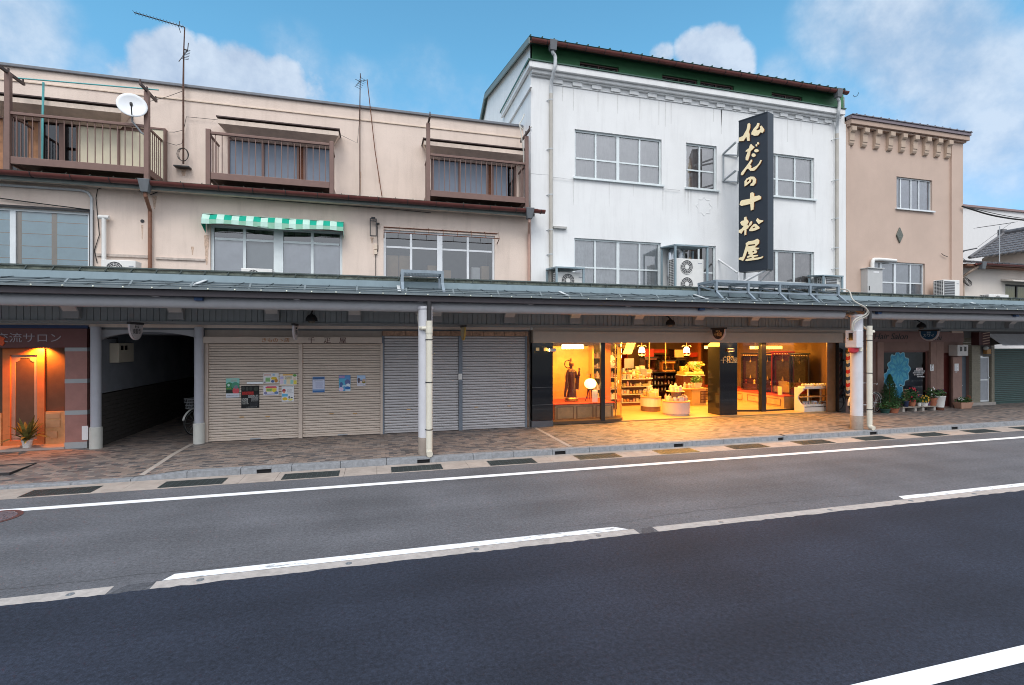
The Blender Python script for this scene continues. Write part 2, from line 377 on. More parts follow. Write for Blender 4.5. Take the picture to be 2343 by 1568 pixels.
# ---------------------------------------------------------------- ground, road, pavement
def sheet(name, x0, x1, y0, y1, z, m):
    o = MB().poly([(x0, y0, z), (x1, y0, z), (x1, y1, z), (x0, y1, z)]).build(name, m)
    return struct(o)
def asphalt(name, c, var, cracks=False):
    m, t, p, N, K = node_mat(name)
    g = N('ShaderNodeNewGeometry')
    n1 = N('ShaderNodeTexNoise'); n1.inputs['Scale'].default_value = 95; n1.inputs['Detail'].default_value = 3; K(g.outputs['Position'], n1.inputs[0])
    n2 = N('ShaderNodeTexNoise'); n2.inputs['Scale'].default_value = .7; n2.inputs['Detail'].default_value = 5; K(g.outputs['Position'], n2.inputs[0])
    v = N('ShaderNodeTexVoronoi'); v.inputs['Scale'].default_value = 140; K(g.outputs['Position'], v.inputs['Vector'])
    r1 = N('ShaderNodeMapRange'); K(n1.outputs[0], r1.inputs[0]); r1.inputs[1].default_value = .25; r1.inputs[2].default_value = .75; r1.inputs[3].default_value = 1 - var; r1.inputs[4].default_value = 1 + var
    r2 = N('ShaderNodeMapRange'); K(n2.outputs[0], r2.inputs[0]); r2.inputs[1].default_value = .3; r2.inputs[2].default_value = .7; r2.inputs[3].default_value = .80; r2.inputs[4].default_value = 1.16
    n4 = N('ShaderNodeTexNoise'); n4.inputs['Scale'].default_value = 26; n4.inputs['Detail'].default_value = 4; n4.inputs['Roughness'].default_value = .7; K(g.outputs['Position'], n4.inputs[0])
    r4 = N('ShaderNodeMapRange'); K(n4.outputs[0], r4.inputs[0]); r4.inputs[1].default_value = .3; r4.inputs[2].default_value = .7; r4.inputs[3].default_value = 1 - var * 1.2; r4.inputs[4].default_value = 1 + var * 1.2
    mt = N('ShaderNodeMapping'); mt.inputs['Scale'].default_value = (.05, 1.6, 1); K(g.outputs['Position'], mt.inputs[0]); n5 = N('ShaderNodeTexNoise'); n5.inputs['Scale'].default_value = 1; n5.inputs['Detail'].default_value = 3; K(mt.outputs[0], n5.inputs[0])
    r5 = N('ShaderNodeMapRange'); K(n5.outputs[0], r5.inputs[0]); r5.inputs[1].default_value = .35; r5.inputs[2].default_value = .65; r5.inputs[3].default_value = .88; r5.inputs[4].default_value = 1.1
    a0 = N('ShaderNodeMath'); a0.operation = 'MULTIPLY'; K(r4.outputs[0], a0.inputs[0]); K(r5.outputs[0], a0.inputs[1])
    a1 = N('ShaderNodeMath'); a1.operation = 'MULTIPLY'; K(r1.outputs[0], a1.inputs[0]); K(a0.outputs[0], a1.inputs[1])
    a = N('ShaderNodeMath'); a.operation = 'MULTIPLY'; K(a1.outputs[0], a.inputs[0]); K(r2.outputs[0], a.inputs[1])
    s = N('ShaderNodeVectorMath'); s.operation = 'SCALE'; s.inputs[0].default_value = c; K(a.outputs[0], s.inputs['Scale'])
    r3 = N('ShaderNodeMapRange'); K(v.outputs['Color'], r3.inputs[0]); r3.inputs[1].default_value = .93; r3.inputs[2].default_value = .97; r3.inputs[4].default_value = .75
    mx = N('ShaderNodeMix'); mx.data_type = 'RGBA'; K(r3.outputs[0], mx.inputs[0]); K(s.outputs[0], mx.inputs[6]); mx.inputs[7].default_value = (c[0] * 2.1, c[1] * 2.0, c[2] * 1.9, 1)
    K(mx.outputs[2], p.inputs['Base Color']); p.inputs['Roughness'].default_value = .85; p.inputs['Specular IOR Level'].default_value = .3
    b = N('ShaderNodeBump'); b.inputs['Strength'].default_value = .5; b.inputs['Distance'].default_value = .008; K(n1.outputs[0], b.inputs['Height']); K(b.outputs[0], p.inputs['Normal'])
    return m
M_old = asphalt('old_asphalt', (.112, .112, .121), .25)
M_new = asphalt('new_asphalt', (.022, .0268, .041), .35)
def paint(name, wear):
    m, t, p, N, K = node_mat(name)
    g = N('ShaderNodeNewGeometry'); n = N('ShaderNodeTexNoise'); n.inputs['Scale'].default_value = 7; n.inputs['Detail'].default_value = 9; n.inputs['Roughness'].default_value = .75
    mp = N('ShaderNodeMapping'); mp.inputs['Scale'].default_value = (.5, 2.2, 1); K(g.outputs['Position'], mp.inputs[0]); K(mp.outputs[0], n.inputs[0])
    r = N('ShaderNodeMapRange'); K(n.outputs[0], r.inputs[0]); r.inputs[1].default_value = .60 - wear; r.inputs[2].default_value = .64 - wear * .8
    mx = N('ShaderNodeMix'); mx.data_type = 'RGBA'; K(r.outputs[0], mx.inputs[0]); mx.inputs[6].default_value = (.80, .80, .80, 1); mx.inputs[7].default_value = (.30, .31, .32, 1)
    K(mx.outputs[2], p.inputs['Base Color']); p.inputs['Roughness'].default_value = .7
    return m
M_paint = paint('road_paint', -.08)
M_wornpaint = paint('worn_road_paint', .045)
M_strip = mat('concrete_strip', (.40, .36, .33), .9, var=.18, scale=12, bump=.3)
RZ = -.12
sheet('ground', -400, 400, -400, 400, RZ - .03, mat('ground_earth', (.12, .12, .11), .95))
sheet('road', -60, 70, -9, 9.82, RZ, M_old)
# newly laid near lane with a slightly ragged edge against the old centre strip
pts = [(-60, -9, RZ + .008), (70, -9, RZ + .008)]
x = 70.0
while x > -60:
    j = random.uniform(-.014, .014) if -8 < x < 22 else 0
    pts.append((x, 5.84 + j, RZ + .008)); x -= .09 if -8 < x < 22 else 2
pts.append((-60, 5.84, RZ + .008))
struct(MB().poly(pts).build('road_new_lane', M_new, fix=False))
cs = MB()
for a, b in ((-60, -2.62), (-2.24, 3.34), (3.62, 70)):
    cs.poly([(a, 5.80, RZ + .004), (b, 5.80, RZ + .004), (b, 6.02, RZ + .004), (a, 6.02, RZ + .004)])
struct(cs.build('centre_strip', M_strip, fix=False))
cp = MB()
for a, b in ((-2.62, -2.24), (3.34, 3.62)):
    cp.poly([(a, 5.80, RZ + .004), (b - .08, 5.80, RZ + .004), (b, 6.02, RZ + .004), (a + .12, 6.02, RZ + .004)])
struct(cp.build('asphalt_patch', asphalt('patch_asphalt', (.075, .076, .084), .3), fix=False))
dl = MB()
for k in range(-3, 6):
    a = -2.12 + 10.35 * k; b = a + 5.35
    dl.poly([(a - .07, 6.022, RZ + .006), (b + .04, 6.022, RZ + .006), (b - .12, 6.16, RZ + .006), (a, 6.16, RZ + .006)])
struct(dl.build('centre_line', M_wornpaint, fix=False))
sheet('edge_line', -60, 70, 9.06, 9.22, RZ + .005, M_paint)
a = gnd(2000, 1568, RZ); b = gnd(2343, 1472, RZ); c = gnd(2343, 1522, RZ)
sheet('near_edge_line', -60, 70, 2.695, 2.85, RZ + .013, M_paint)
# cracks beside the centre strip
cr = MB(); random.seed(3)
for x0, x1, y0 in ((-4.3, -1.2, 6.24), (2.2, 8.0, 6.33)):
    x = x0; y = y0; ln = []
    while x < x1: ln.append((x, y)); x += random.uniform(.1, .25); y += random.uniform(-.03, .035)
    for p, q in zip(ln, ln[1:]): cr.poly([(p[0], p[1] - .003, RZ + .003), (q[0], q[1] - .003, RZ + .003), (q[0], q[1] + .004, RZ + .003), (p[0], p[1] + .004, RZ + .003)])
struct(cr.build('road_crack', mat('crack_dark', (.09, .09, .095), .95), fix=False))
# concrete gutter with joints
gb = MB(); x = -30.0
while x < 45: gb.box(x, x + .594, 9.82, 10.46, RZ - .05, RZ + .006); x += .6
struct(gb.build('gutter_strip', mat('gutter_concrete', (.37, .315, .275), .9, var=.16, scale=5, bump=.25)))
# granite kerb, lowered in front of the passage at the left
KX = at(300, 1090, 10.5)[0] + .0
def kz(x): return max(-.075, min(0., -.075 + .085 * (x - KX) / .9))
kb = MB(); x = KX - 24 * .9
M_kerb = mat('granite_kerb', (.235, .245, .26), .8, var=.22, scale=14, bump=.3, bscale=90)
SL = [-2.1 + 3.04 * k for k in range(-6, 14)]
i = 0
while x < 40:
    x1 = x + .9
    sl = [s for s in SL if x <= s < x1 and s > KX + 1.1]
    segs = [(x + .004, x1 - .004, 0)] if not sl else [(x + .004, sl[0] - .13, 0), (sl[0] - .13, sl[0] + .13, 1), (sl[0] + .13, x1 - .004, 0)]
    for p, q, notch in segs:
        if q - p < .01: continue
        z0, z1 = kz(p), kz(q)
        if notch: kb.hexa(((p, 10.6, -.2), (q, 10.6, -.2), (q, 10.64, -.2), (p, 10.64, -.2)), ((p, 10.6, -.045), (q, 10.6, -.045), (q, 10.64, -.045), (p, 10.64, -.045))); kb.box(p, q, 10.47, 10.64, -.045, 0); kb.m = 1; kb.box(p + .002, q - .002, 10.50, 10.598, -.16, -.047); kb.m = 0
        else: kb.hexa(((p, 10.46, -.2), (q, 10.46, -.2), (q, 10.64, -.2), (p, 10.64, -.2)), ((p, 10.475, z0), (q, 10.475, z1), (q, 10.64, z1), (p, 10.64, z0)))
    x = x1
struct(kb.build('kerb', [M_kerb, mat('slot_dark', (.012, .012, .014), .9)], bevel=.006))  # near-black filler paints in the shade inside the kerb slots
# paving: small bricks in three tones
def paver():
    m, t, p, N, K = node_mat('brick_paving')
    g = N('ShaderNodeNewGeometry'); sp = N('ShaderNodeSeparateXYZ'); K(g.outputs['Position'], sp.inputs[0])
    def mm(op, a, b=None):
        n = N('ShaderNodeMath'); n.operation = op
        for i, v in enumerate((a, b)):
            if v is None: continue
            if hasattr(v, 'is_linked'): K(v, n.inputs[i])
            else: n.inputs[i].default_value = v
        return n.outputs[0]
    ry = mm('DIVIDE', sp.outputs[1], .085); row = mm('FLOOR', ry); fy = mm('FRACT', ry)
    rx = mm('ADD', mm('DIVIDE', sp.outputs[0], .17), mm('MULTIPLY', mm('MODULO', row, 2.0), .5)); cx = mm('FLOOR', rx); fx = mm('FRACT', rx)
    cmb = N('ShaderNodeCombineXYZ'); K(cx, cmb.inputs[0]); K(row, cmb.inputs[1])
    wnz = N('ShaderNodeTexWhiteNoise'); wnz.noise_dimensions = '2D'; K(cmb.outputs[0], wnz.inputs['Vector'])
    cr = N('ShaderNodeValToRGB'); cr.color_ramp.interpolation = 'CONSTANT'; K(wnz.outputs[0], cr.inputs[0])
    e = cr.color_ramp.elements
    for pos, c in ((0, (.285, .222, .188)), (.26, (.215, .17, .148)), (.48, (.165, .143, .135)), (.64, (.26, .22, .197)), (.82, (.09, .086, .09)), (.94, (.13, .105, .10))):
        el = e[0] if pos == 0 else e.new(pos)
        el.color = (*c, 1)
    e.remove(e[-1]) if e[-1].position == 1 else None
    def edge(f, wd):
        a = mm('MINIMUM', f, mm('SUBTRACT', 1.0, f)); return mm('LESS_THAN', a, wd)
    jt = mm('MAXIMUM', edge(fx, .022), edge(fy, .045))
    nz = N('ShaderNodeTexNoise'); nz.inputs['Scale'].default_value = 2.2; nz.inputs['Detail'].default_value = 6; K(g.outputs['Position'], nz.inputs[0])
    r = N('ShaderNodeMapRange'); K(nz.outputs[0], r.inputs[0]); r.inputs[1].default_value = .3; r.inputs[2].default_value = .7; r.inputs[3].default_value = .8; r.inputs[4].default_value = 1.15
    s = N('ShaderNodeVectorMath'); s.operation = 'SCALE'; K(cr.outputs[0], s.inputs[0]); K(r.outputs[0], s.inputs['Scale'])
    mx = N('ShaderNodeMix'); mx.data_type = 'RGBA'; K(jt, mx.inputs[0]); K(s.outputs[0], mx.inputs[6]); mx.inputs[7].default_value = (.12, .105, .095, 1)
    K(mx.outputs[2], p.inputs['Base Color']); p.inputs['Roughness'].default_value = .62
    b = N('ShaderNodeBump'); b.inputs['Strength'].default_value = .6; b.inputs['Distance'].default_value = .004; b.invert = True; K(jt, b.inputs['Height']); K(b.outputs[0], p.inputs['Normal'])
    return m
sw = MB()
xs = [-30, KX - .02] + [KX + .13 * k for k in range(1, 9)] + [40]
for p, q in zip(xs, xs[1:]):
    sw.poly([(p, 10.64, kz(p) - .002), (q, 10.64, kz(q) - .002), (q, 12.2, -.001), (p, 12.2, -.001)])
sw.poly([(-30, 12.2, -.001), (40, 12.2, -.001), (40, 24.5, -.001), (-30, 24.5, -.001)])
struct(sw.build('pavement', paver(), fix=False))
M_pstrip = mat('pale_paving_strip', (.40, .35, .31), .8, var=.12)
for px, py in ((1221, 977), (427, 1023)):
    X = gnd(px, py)[0]
    sheet('paving_strip', X - .05, X + .05, 12.2 if px < 800 else 10.66, 13.3, .003, M_pstrip)
X = gnd(427, 1023)[0]
struct(MB().poly([(X - .05, 10.68, kz(X) + .004), (X + .05, 10.68, kz(X) + .004), (X + .05, 12.2, .003), (X - .05, 12.2, .003)]).build('paving_strip', M_pstrip, fix=False))
# a brick-filled access hatch, its thin frame flush with the paving
hx = gnd(75, 1045)[0]; hatch = thing('access_hatch', 'flush brick-filled access hatch with thin dark frame in the pavement at far left', 'hatch', (hx, 11.6, 0))
hb = MB()
for a in ((hx - .45, hx + .45, 11.25, 11.258), (hx - .45, hx + .45, 12.0, 12.008), (hx - .45, hx - .442, 11.258, 12.0), (hx + .442, hx + .45, 11.258, 12.0)): hb.box(*a, -.06, .004)
hb.build('hatch_frame', M_dark, hatch)

# drain grates in the gutter, about two metres apart
M_grate = mat('galvanised_dark_steel', (.07, .085, .085), .45, metal=.5, var=.2)
def grate(x):
    t = thing('drain_grate', 'green-grey steel bar grating set flush in the roadside gutter', 'drain grate', (x, 10.06, RZ), 'drain grates along the kerb')
    b = MB(); b.box(x - .5, x + .5, 9.86, 9.875, RZ - .03, RZ + .012); b.box(x - .5, x + .5, 10.255, 10.27, RZ - .03, RZ + .012)
    for s in (-.5, .485): b.box(x + s, x + s + .015, 9.875, 10.255, RZ - .03, RZ + .012)
    b.build('frame', M_grate, t)
    b = MB()
    for k in range(9): yy = 9.905 + k * .041; b.box(x - .484, x + .484, yy, yy + .012, RZ - .01, RZ + .011)
    for k in range(11): xx = x - .45 + k * .09; b.box(xx, xx + .01, 9.876, 10.254, RZ - .012, RZ + .0085)
    b.build('grating', M_grate, t)
    MB().box(x - .49, x + .49, 9.87, 10.26, RZ + .0066, RZ + .0076).build('pit_shade', mat('drain_pit', (.022, .026, .026), .9), t)  # dark sheet over the concrete stands in for the shaded pit
    return t
g0 = grate(-5.13)
for k in range(-1, 13):
    if k: dup(g0, (-5.13 + 1.967 * k, 10.06, RZ))
# manhole cover at the left edge of the picture
mx_, my_ = gnd(-26, 1187, RZ)
mh = thing('manhole_cover', 'round rusty red-brown patterned manhole cover in the old asphalt', 'manhole cover', (mx_, my_, RZ))
MB().lathe((mx_, my_, RZ - .02), [(.34, 0), (.36, .026), (.30, .026), (.30, .02)], 40).build('rim', mat('rust_brown_iron', (.10, .045, .04), .6, var=.3, scale=25), mh)
b = MB().lathe((mx_, my_, RZ - .02), [(.296, 0), (.296, .026), (.01, .026)], 40)
for k in range(12):
    for j in (1, 2, 3): a = k * math.pi / 6 + j * .26; b.box(mx_ + math.cos(a) * j * .08 - .02, mx_ + math.cos(a) * j * .08 + .02, my_ + math.sin(a) * j * .08 - .015, my_ + math.sin(a) * j * .08 + .015, RZ + .004, RZ + .013)
b.build('lid', mat('manhole_iron', (.13, .10, .11), .65, var=.3, scale=30), mh)
# snow-melting nozzles in the centre strip
for k, px in enumerate((160, 458, 798, 1090, 1370, 1650, 1900, 2085, 2230)):
    X = at(px, 0, 5.93)[0]
    o = MB().lathe((X, 5.935, RZ), [(.036, 0), (.036, .007), (.025, .009), (.022, .007), (.01, .007), (.008, .011)], 16).build('water_nozzle', mat('grey_brass', (.25, .26, .27), .5, metal=.5, var=.1), smooth=True)
    tag(o, 'small round metal snow-melting water nozzle set in the centre concrete strip', 'nozzle', 'nozzles in the centre strip')
# ---------------------------------------------------------------- wall and window helpers
def wall(b, X0, X1, Z0, Z1, Y, holes=(), depth=.14):
    xs = sorted({X0, X1} | {h[0] for h in holes} | {h[1] for h in holes}); zs = sorted({Z0, Z1} | {h[2] for h in holes} | {h[3] for h in holes})
    xs = [x for x in xs if X0 <= x <= X1]; zs = [z for z in zs if Z0 <= z <= Z1]
    for a, c in zip(xs, xs[1:]):
        for d, e in zip(zs, zs[1:]):
            mx, mz = (a + c) / 2, (d + e) / 2
            if any(h[0] < mx < h[1] and h[2] < mz < h[3] for h in holes): continue
            b.poly([(a, Y, d), (c, Y, d), (c, Y, e), (a, Y, e)])
    for a, c, d, e in holes:
        y = Y + depth
        b.poly([(a, Y, d), (c, Y, d), (c, y, d), (a, y, d)]); b.poly([(a, Y, e), (a, y, e), (c, y, e), (c, Y, e)])
        b.poly([(a, Y, d), (a, y, d), (a, y, e), (a, Y, e)]); b.poly([(c, Y, d), (c, Y, e), (c, y, e), (c, y, d)])
def curtain(X0, X1, Z0, Z1, Y, amp=.025, wl_=.13, sides=None):
    b = MB(); n = max(4, int((X1 - X0) / wl_ * 6)); amp *= .6
    for i in range(n + 1):
        x = X0 + (X1 - X0) * i / n; y = Y + amp * math.sin(2 * math.pi * (x - X0) / wl_ + 1.2 * math.sin(x * 3.1)) * (.6 + .4 * math.sin(x * 2.3))
        b.v += [(x, y, Z0), (x, y, Z1)]
    for i in range(n): b.face(2 * i, 2 * i + 2, 2 * i + 3, 2 * i + 1)
    return b
def window(parent, X0, X1, Z0, Z1, Y, cols=2, rows=(1.,), wide=(), fr=.045, m=None, g=None, cur=None, curY=.09, sill=False, inset=.06):
    """sliding sash window: frame (part) > glazing, curtain"""
    m = m or M_alu; g = g or M_glass; y = Y + inset
    f = MB(); f.box(X0, X0 + fr, y, y + .07, Z0, Z1); f.box(X1 - fr, X1, y, y + .07, Z0, Z1); f.box(X0 + fr, X1 - fr, y, y + .07, Z0, Z0 + fr); f.box(X0 + fr, X1 - fr, y, y + .07, Z1 - fr, Z1)
    cs = [X0 + (X1 - X0) * k / cols for k in range(1, cols)] if isinstance(cols, int) else cols
    edges = [X0 + fr] + list(cs) + [X1 - fr]
    for i, c in enumerate(cs):
        h = fr * (.95 if i in wide else .55); f.box(c - h, c + h, y + .006, y + .062, Z0 + fr, Z1 - fr)
    acc_ = 0
    for r in rows[:-1]:
        acc_ += r; z = Z0 + (Z1 - Z0) * acc_
        for p, q in zip(edges, edges[1:]): f.box(p + .02, q - .02, y + .012, y + .05, z - fr * .45, z + fr * .45)
    if sill: f.box(X0 - .06, X1 + .06, Y - .07, Y + .05, Z0 - .055, Z0 - .002)
    fo = f.build('window', m, parent)
    gb_ = MB().poly([(X0 + fr * .5, y + .032, Z0 + fr * .5), (X1 - fr * .5, y + .032, Z0 + fr * .5), (X1 - fr * .5, y + .032, Z1 - fr * .5), (X0 + fr * .5, y + .032, Z1 - fr * .5)])
    gb_.build('glazing', g, fo, fix=False)
    if cur: curtain(X0 + .02, X1 - .02, Z0, Z1, Y + curY + .04).build('curtain', cur, fo, smooth=True)
    return fo
def pxrect(f, x0, x1, yt, yb, Y, xm=None):
    """X0, X1, Ztop, Zbottom of a measured rectangle on plane Y; yt, yb measured at column xm"""
    xm = xm if xm is not None else (x0 + x1) / 2
    return QX(f, x0, Y), QX(f, x1, Y), Q(f, xm, yt, Y)[1], Q(f, xm, yb, Y)[1]

# ================================================================ CREAM BUILDING
cb = thing('cream_building', 'long cream stucco three-storey building with brown balconies and shuttered shops', 'building', (-3, F, 0))
XL, XR = -12.5, 4.2
TOP = 8.79
# openings
wA = (QX('A2', -900, F), QX('A2', 800, F), 3.95, Q('A2', 440, 425, F)[1])
wB = (QX('A5', 295, F), QX('A5', 1400, F), 3.95, Q('A5', 850, 1070, F)[1])
wC = (QX('B2', 72, F), QX('B2', 1003, F), 3.95, Q('B2', 530, 1215, F)[1])
DT = 7.67
BF = 6.28
d1 = (QX('A1', -260, FU), QX('A1', 1310, FU), BF, DT)
d2 = (QX('A5', 440, FU), QX('A5', 1318, FU), BF, DT)
d3 = (QX('B2', 468, FU), QX('B2', 1180, FU), BF, DT)
b = MB()
wall(b, XL, XR, 2.75, 6.15, F, [wA, wB, wC]); wall(b, XL, XR, 6.0, TOP, FU, [d1, d2, d3]); b.poly([(XL, F, 6.15), (XR, F, 6.15), (XR, FU, 6.15), (XL, FU, 6.15)])
b.poly([(XL, F, 0), (XL, 24, 0), (XL, 24, TOP), (XL, FU, TOP), (XL, FU, 6.15), (XL, F, 6.15)]); b.poly([(XR - .01, F, 2.7), (XR - .01, 24, 2.7), (XR - .01, 24, TOP), (XR - .01, FU, TOP), (XR - .01, FU, 6.15), (XR - .01, F, 6.15)])
b.poly([(XL, 24, 0), (XR, 24, 0), (XR, 24, TOP), (XL, 24, TOP)])
b.build('wall', M_cream, cb, fix=False)
MB().box(XL, XR - .01, FU + .05, 24, TOP - .1, TOP - .05).build('flat_roof', M_conc, cb)
b = MB(); b.box(XL, XR - .02, FU - .06, FU + .2, TOP, TOP + .07)
b.build('coping', mat('slate_grey_coping', (.17, .18, .20), .5, var=.1), cb, bevel=.01)
MB().box(XL, XR - .02, FU - .025, FU - .002, TOP - .325, TOP - .30).build('string_course', M_cream2, cb)
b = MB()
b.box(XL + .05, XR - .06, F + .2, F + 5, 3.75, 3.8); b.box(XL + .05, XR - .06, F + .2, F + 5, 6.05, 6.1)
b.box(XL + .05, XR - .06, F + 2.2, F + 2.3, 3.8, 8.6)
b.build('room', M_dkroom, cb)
# eave between the floors
EV = 5.93
b = MB(); n = 60
for i in range(n):
    a = XL + (XR + .1 - XL) * i / n; c = XL + (XR + .1 - XL) * (i + 1) / n - .012
    b.hexa(((a, 13.0, 6.06), (c, 13.0, 6.06), (c, FU - .004, 6.18), (a, FU - .004, 6.18)), ((a, 13.0, 6.085), (c, 13.0, 6.085), (c, FU - .004, 6.205), (a, FU - .004, 6.205)))
for i in range(38):
    x = XL + .2 + i * .44; b.bar((x, 13.03, 6.09), (x, 13.08, 6.13), .012)
ev = b.build('eave_roof', mat('mossy_dark_sheet', (.045, .045, .035), .8, var=.5, scale=14), cb)
b = MB().box(XL, XR, 13.14, F - .004, 5.94, 5.97)
b.build('soffit', mat('stained_plaster_soffit', (.70, .575, .48), .9, var=.12, scale=2, streak=.35, dirt=(.36, .27, .2)), cb)
MB().box(XL, XR + .02, 13.1, 13.135, 5.90, 6.03).build('eave_board', mat('grey_green_board', (.22, .25, .23), .6, var=.15), cb)
b = MB(); r = .09; zc = 6.05; yc = 13.0; pr = [(yc + r * math.cos(t), zc + r * math.sin(t)) for t in [math.pi + math.pi * k / 8 for k in range(9)]]
pr += [(yc + (r - .012) * math.cos(t), zc + (r - .012) * math.sin(t)) for t in [2 * math.pi - math.pi * k / 8 for k in range(9)]]
b.prism([pr], lambda a, c, t: (t, a, c), XL, XR + .28)
gt = b.build('gutter', M_gut, cb, smooth=True)
b = MB()
for i in range(24):
    x = XL + .3 + i * .72; b.tube([(x, yc + (r + .008) * math.cos(t), zc + (r + .008) * math.sin(t)) for t in [math.pi + math.pi * k / 8 for k in range(9)]], .008, 5)
b.build('gutter_bracket', M_dark, gt)
# hopper heads and down pipes
for px, fr_, last in ((336, 'D', False), (1213, 'D', True)):
    X = at(px - (2 if last else 3), 410, 13.0)[0]
    b = MB().hexa(((X - .07, 12.92, 5.79), (X + .07, 12.92, 5.79), (X + .07, 13.07, 5.79), (X - .07, 13.07, 5.79)), ((X - .12, 12.88, 6.08), (X + .12, 12.88, 6.08), (X + .12, 13.095, 6.08), (X - .12, 13.095, 6.08)))
    hp = b.build('rain_hopper', mat('slate_hopper', (.13, .14, .15), .6, var=.15), cb, bevel=.01)
    XW = QX('A2', 1345, F - .06) if not last else QX('B2', 1288, F - .06)
    MB().tube([(X, 12.99, 5.82), (X, 12.99, 5.72), (XW, F - .07, 5.5), (XW, F - .07, 5.35), (XW, F - .07, 3.9)], .04, 10).build('down_pipe', M_brnpipe if not last else mat('pink_pipe', (.48, .30, .24), .6, var=.1), cb, smooth=True)

# windows of the middle floor
wn_ = window(cb, *wA, F, cols=[QX('A2', 95, F)], wide=(0,), fr=.055, g=glass('sky_reflecting_glass', (.95, .97, .98), boost=.10), cur=None)
MB().box(wA[0], wA[1], F + .135, F + .139, wA[2], wA[3]).build('blind', M_blue_c, wn_)
b = MB()
for px in (170, 488, -330): X = QX('A2', px, F + .13); b.box(X - .05, X + .05, F + .125, F + .134, wA[2], wA[3])
for k in range(5): z = 4.0 + k * .28; b.box(wA[0], wA[1], F + .128, F + .133, z, z + .012)
b.build('blind_frame', mat('pale_wood_lath', (.55, .40, .27), .7, var=.1), wn_)
b = MB(); b.box(wA[0] - .03, wA[1] + .09, F - .05, F - .003, wA[3] + .0, wA[3] + .05); b.box(wA[1] + .02, wA[1] + .09, F - .05, F - .003, 3.95, wA[3])  # upright dark strip stands in for the shadow edge beside the window
b.build('window_hood', M_dark, wn_)
mid = QX('A5', 862, F)
zB = Q('A5', 850, 1180, F)[1]
wn_ = window(cb, *wB, F, cols=[QX('A5', 575, F), mid, QX('A5', 1145, F)], rows=((zB - wB[2]) / (wB[3] - wB[2]), .1), wide=(1,), fr=.06, m=M_sash)
MB().box(mid - .11, mid + .11, F + .05, F + .145, wB[2], wB[3]).build('mullion', M_sash, wn_)
for a, c in ((310, 570), (900, 1140), (1150, 1385)): curtain(QX('A5', a, F), QX('A5', c, F), wB[2], zB - .02, F + .15, .03, .3).build('curtain', M_wcloth, wn_, smooth=True)
MB().box(QX('A5', 585, F), QX('A5', 830, F), F + .2, F + .22, wB[2], zB).build('frosted_pane', mat('frosted_grey', (.38, .42, .43), .5, var=.05), wn_)
zC = Q('B2', 530, 1350, F)[1]
wn_ = window(cb, *wC, F, cols=[QX('B2', 303, F), QX('B2', 545, F), QX('B2', 780, F)], rows=((zC - wC[2]) / (wC[3] - wC[2]), .1), wide=(1,), fr=.055, m=mat('white_sash', (.76, .78, .80), .4, var=.04), g=M_glass)
MB().box(QX('B2', 522, F), QX('B2', 566, F), F + .05, F + .145, wC[2], wC[3]).build('mullion', MATS['white_sash'], wn_)
# storage room seen through it
b = MB().box(wC[0] - .1, wC[1] + .1, F + 1.45, F + 1.5, 3.8, 5.9)
b.build('back_wall', mat('dim_grey_wall', (.16, .17, .19), .9, var=.1), cb)
for x0, x1, yt in ((95, 200, 1405), (203, 300, 1408), (440, 520, 1490), (890, 960, 1495), (575, 640, 1530)):
    X0, X1 = QX('B2', x0, F + .35), QX('B2', x1, F + .35); z = Q('B2', (x0 + x1) / 2, yt, F + .35)[1]
    MB().box(X0, X1 - .01, F + .35, F + .7, 3.8, z).build('stored_box', M_card, cb, bevel=.01)
X0, X1 = QX('B2', 805, F + .35), QX('B2', 880, F + .35)
MB().box(X0, X1, F + .35, F + .6, 3.8, Q('B2', 840, 1505, F + .35)[1]).build('stored_tin', M_acw, cb, bevel=.02)
# bare awning frame above that window
b = MB(); zt = wC[3] + .06; zf = wC[3] - .13; YA = F - .28
xa, xb = QX('B2', 75, F), QX('B2', 1020, F)
for p, q in (((xa, YA, zf), (xb, YA, zf)), ((xa, F - .02, zt), (xb, F - .02, zt)), ((xa, F - .02, zf - .1), (xa, YA, zf)), ((xb, F - .02, zf - .1), (xb, YA, zf))): b.tube([p, q], .012, 6)
for k in range(9):
    x = xa + (xb - xa) * k / 8; b.tube([(x, F - .02, zt), (x, F - .2, zt - .01), (x, YA, zf)], .006, 5)
fa = b.build('awning_frame', M_rust)
tag(fa, 'bare rusty awning frame without cloth above the window with cardboard boxes', 'awning frame')

# third-floor hoods and doors
def hood(x0, x1, fY, ztop, name='window_hood'):
    b = MB().hexa(((x0, fY, ztop - .13), (x1, fY, ztop - .13), (x1 - .22, FU - .003, ztop - .32), (x0 + .22, FU - .003, ztop - .32)), ((x0, fY, ztop - .02), (x1, fY, ztop - .02), (x1, FU - .003, ztop + .02), (x0, FU - .003, ztop + .02)))
    h = b.build(name, mat('hood_plaster', (.70, .575, .48), .85, var=.15, scale=3, streak=.3, dirt=(.2, .14, .1)), cb)
    MB().box(x0 - .03, x1 + .03, fY - .03, FU - .004, ztop + .021, ztop + .05).build('hood_cap', mat('dark_brown_cap', (.07, .045, .04), .6, var=.2), h)
HZ = 7.92
hood(at(-60, 0, 13.65)[0], Q('A1', 1085, 0, 13.65)[0], 13.65, HZ)
hood(Q('A5', 357, 0, 13.65)[0], Q('A5', 1368, 0, 13.65)[0], 13.65, HZ)
hood(Q('B2', 410, 0, 13.65)[0], XR - .06, 13.65, HZ)
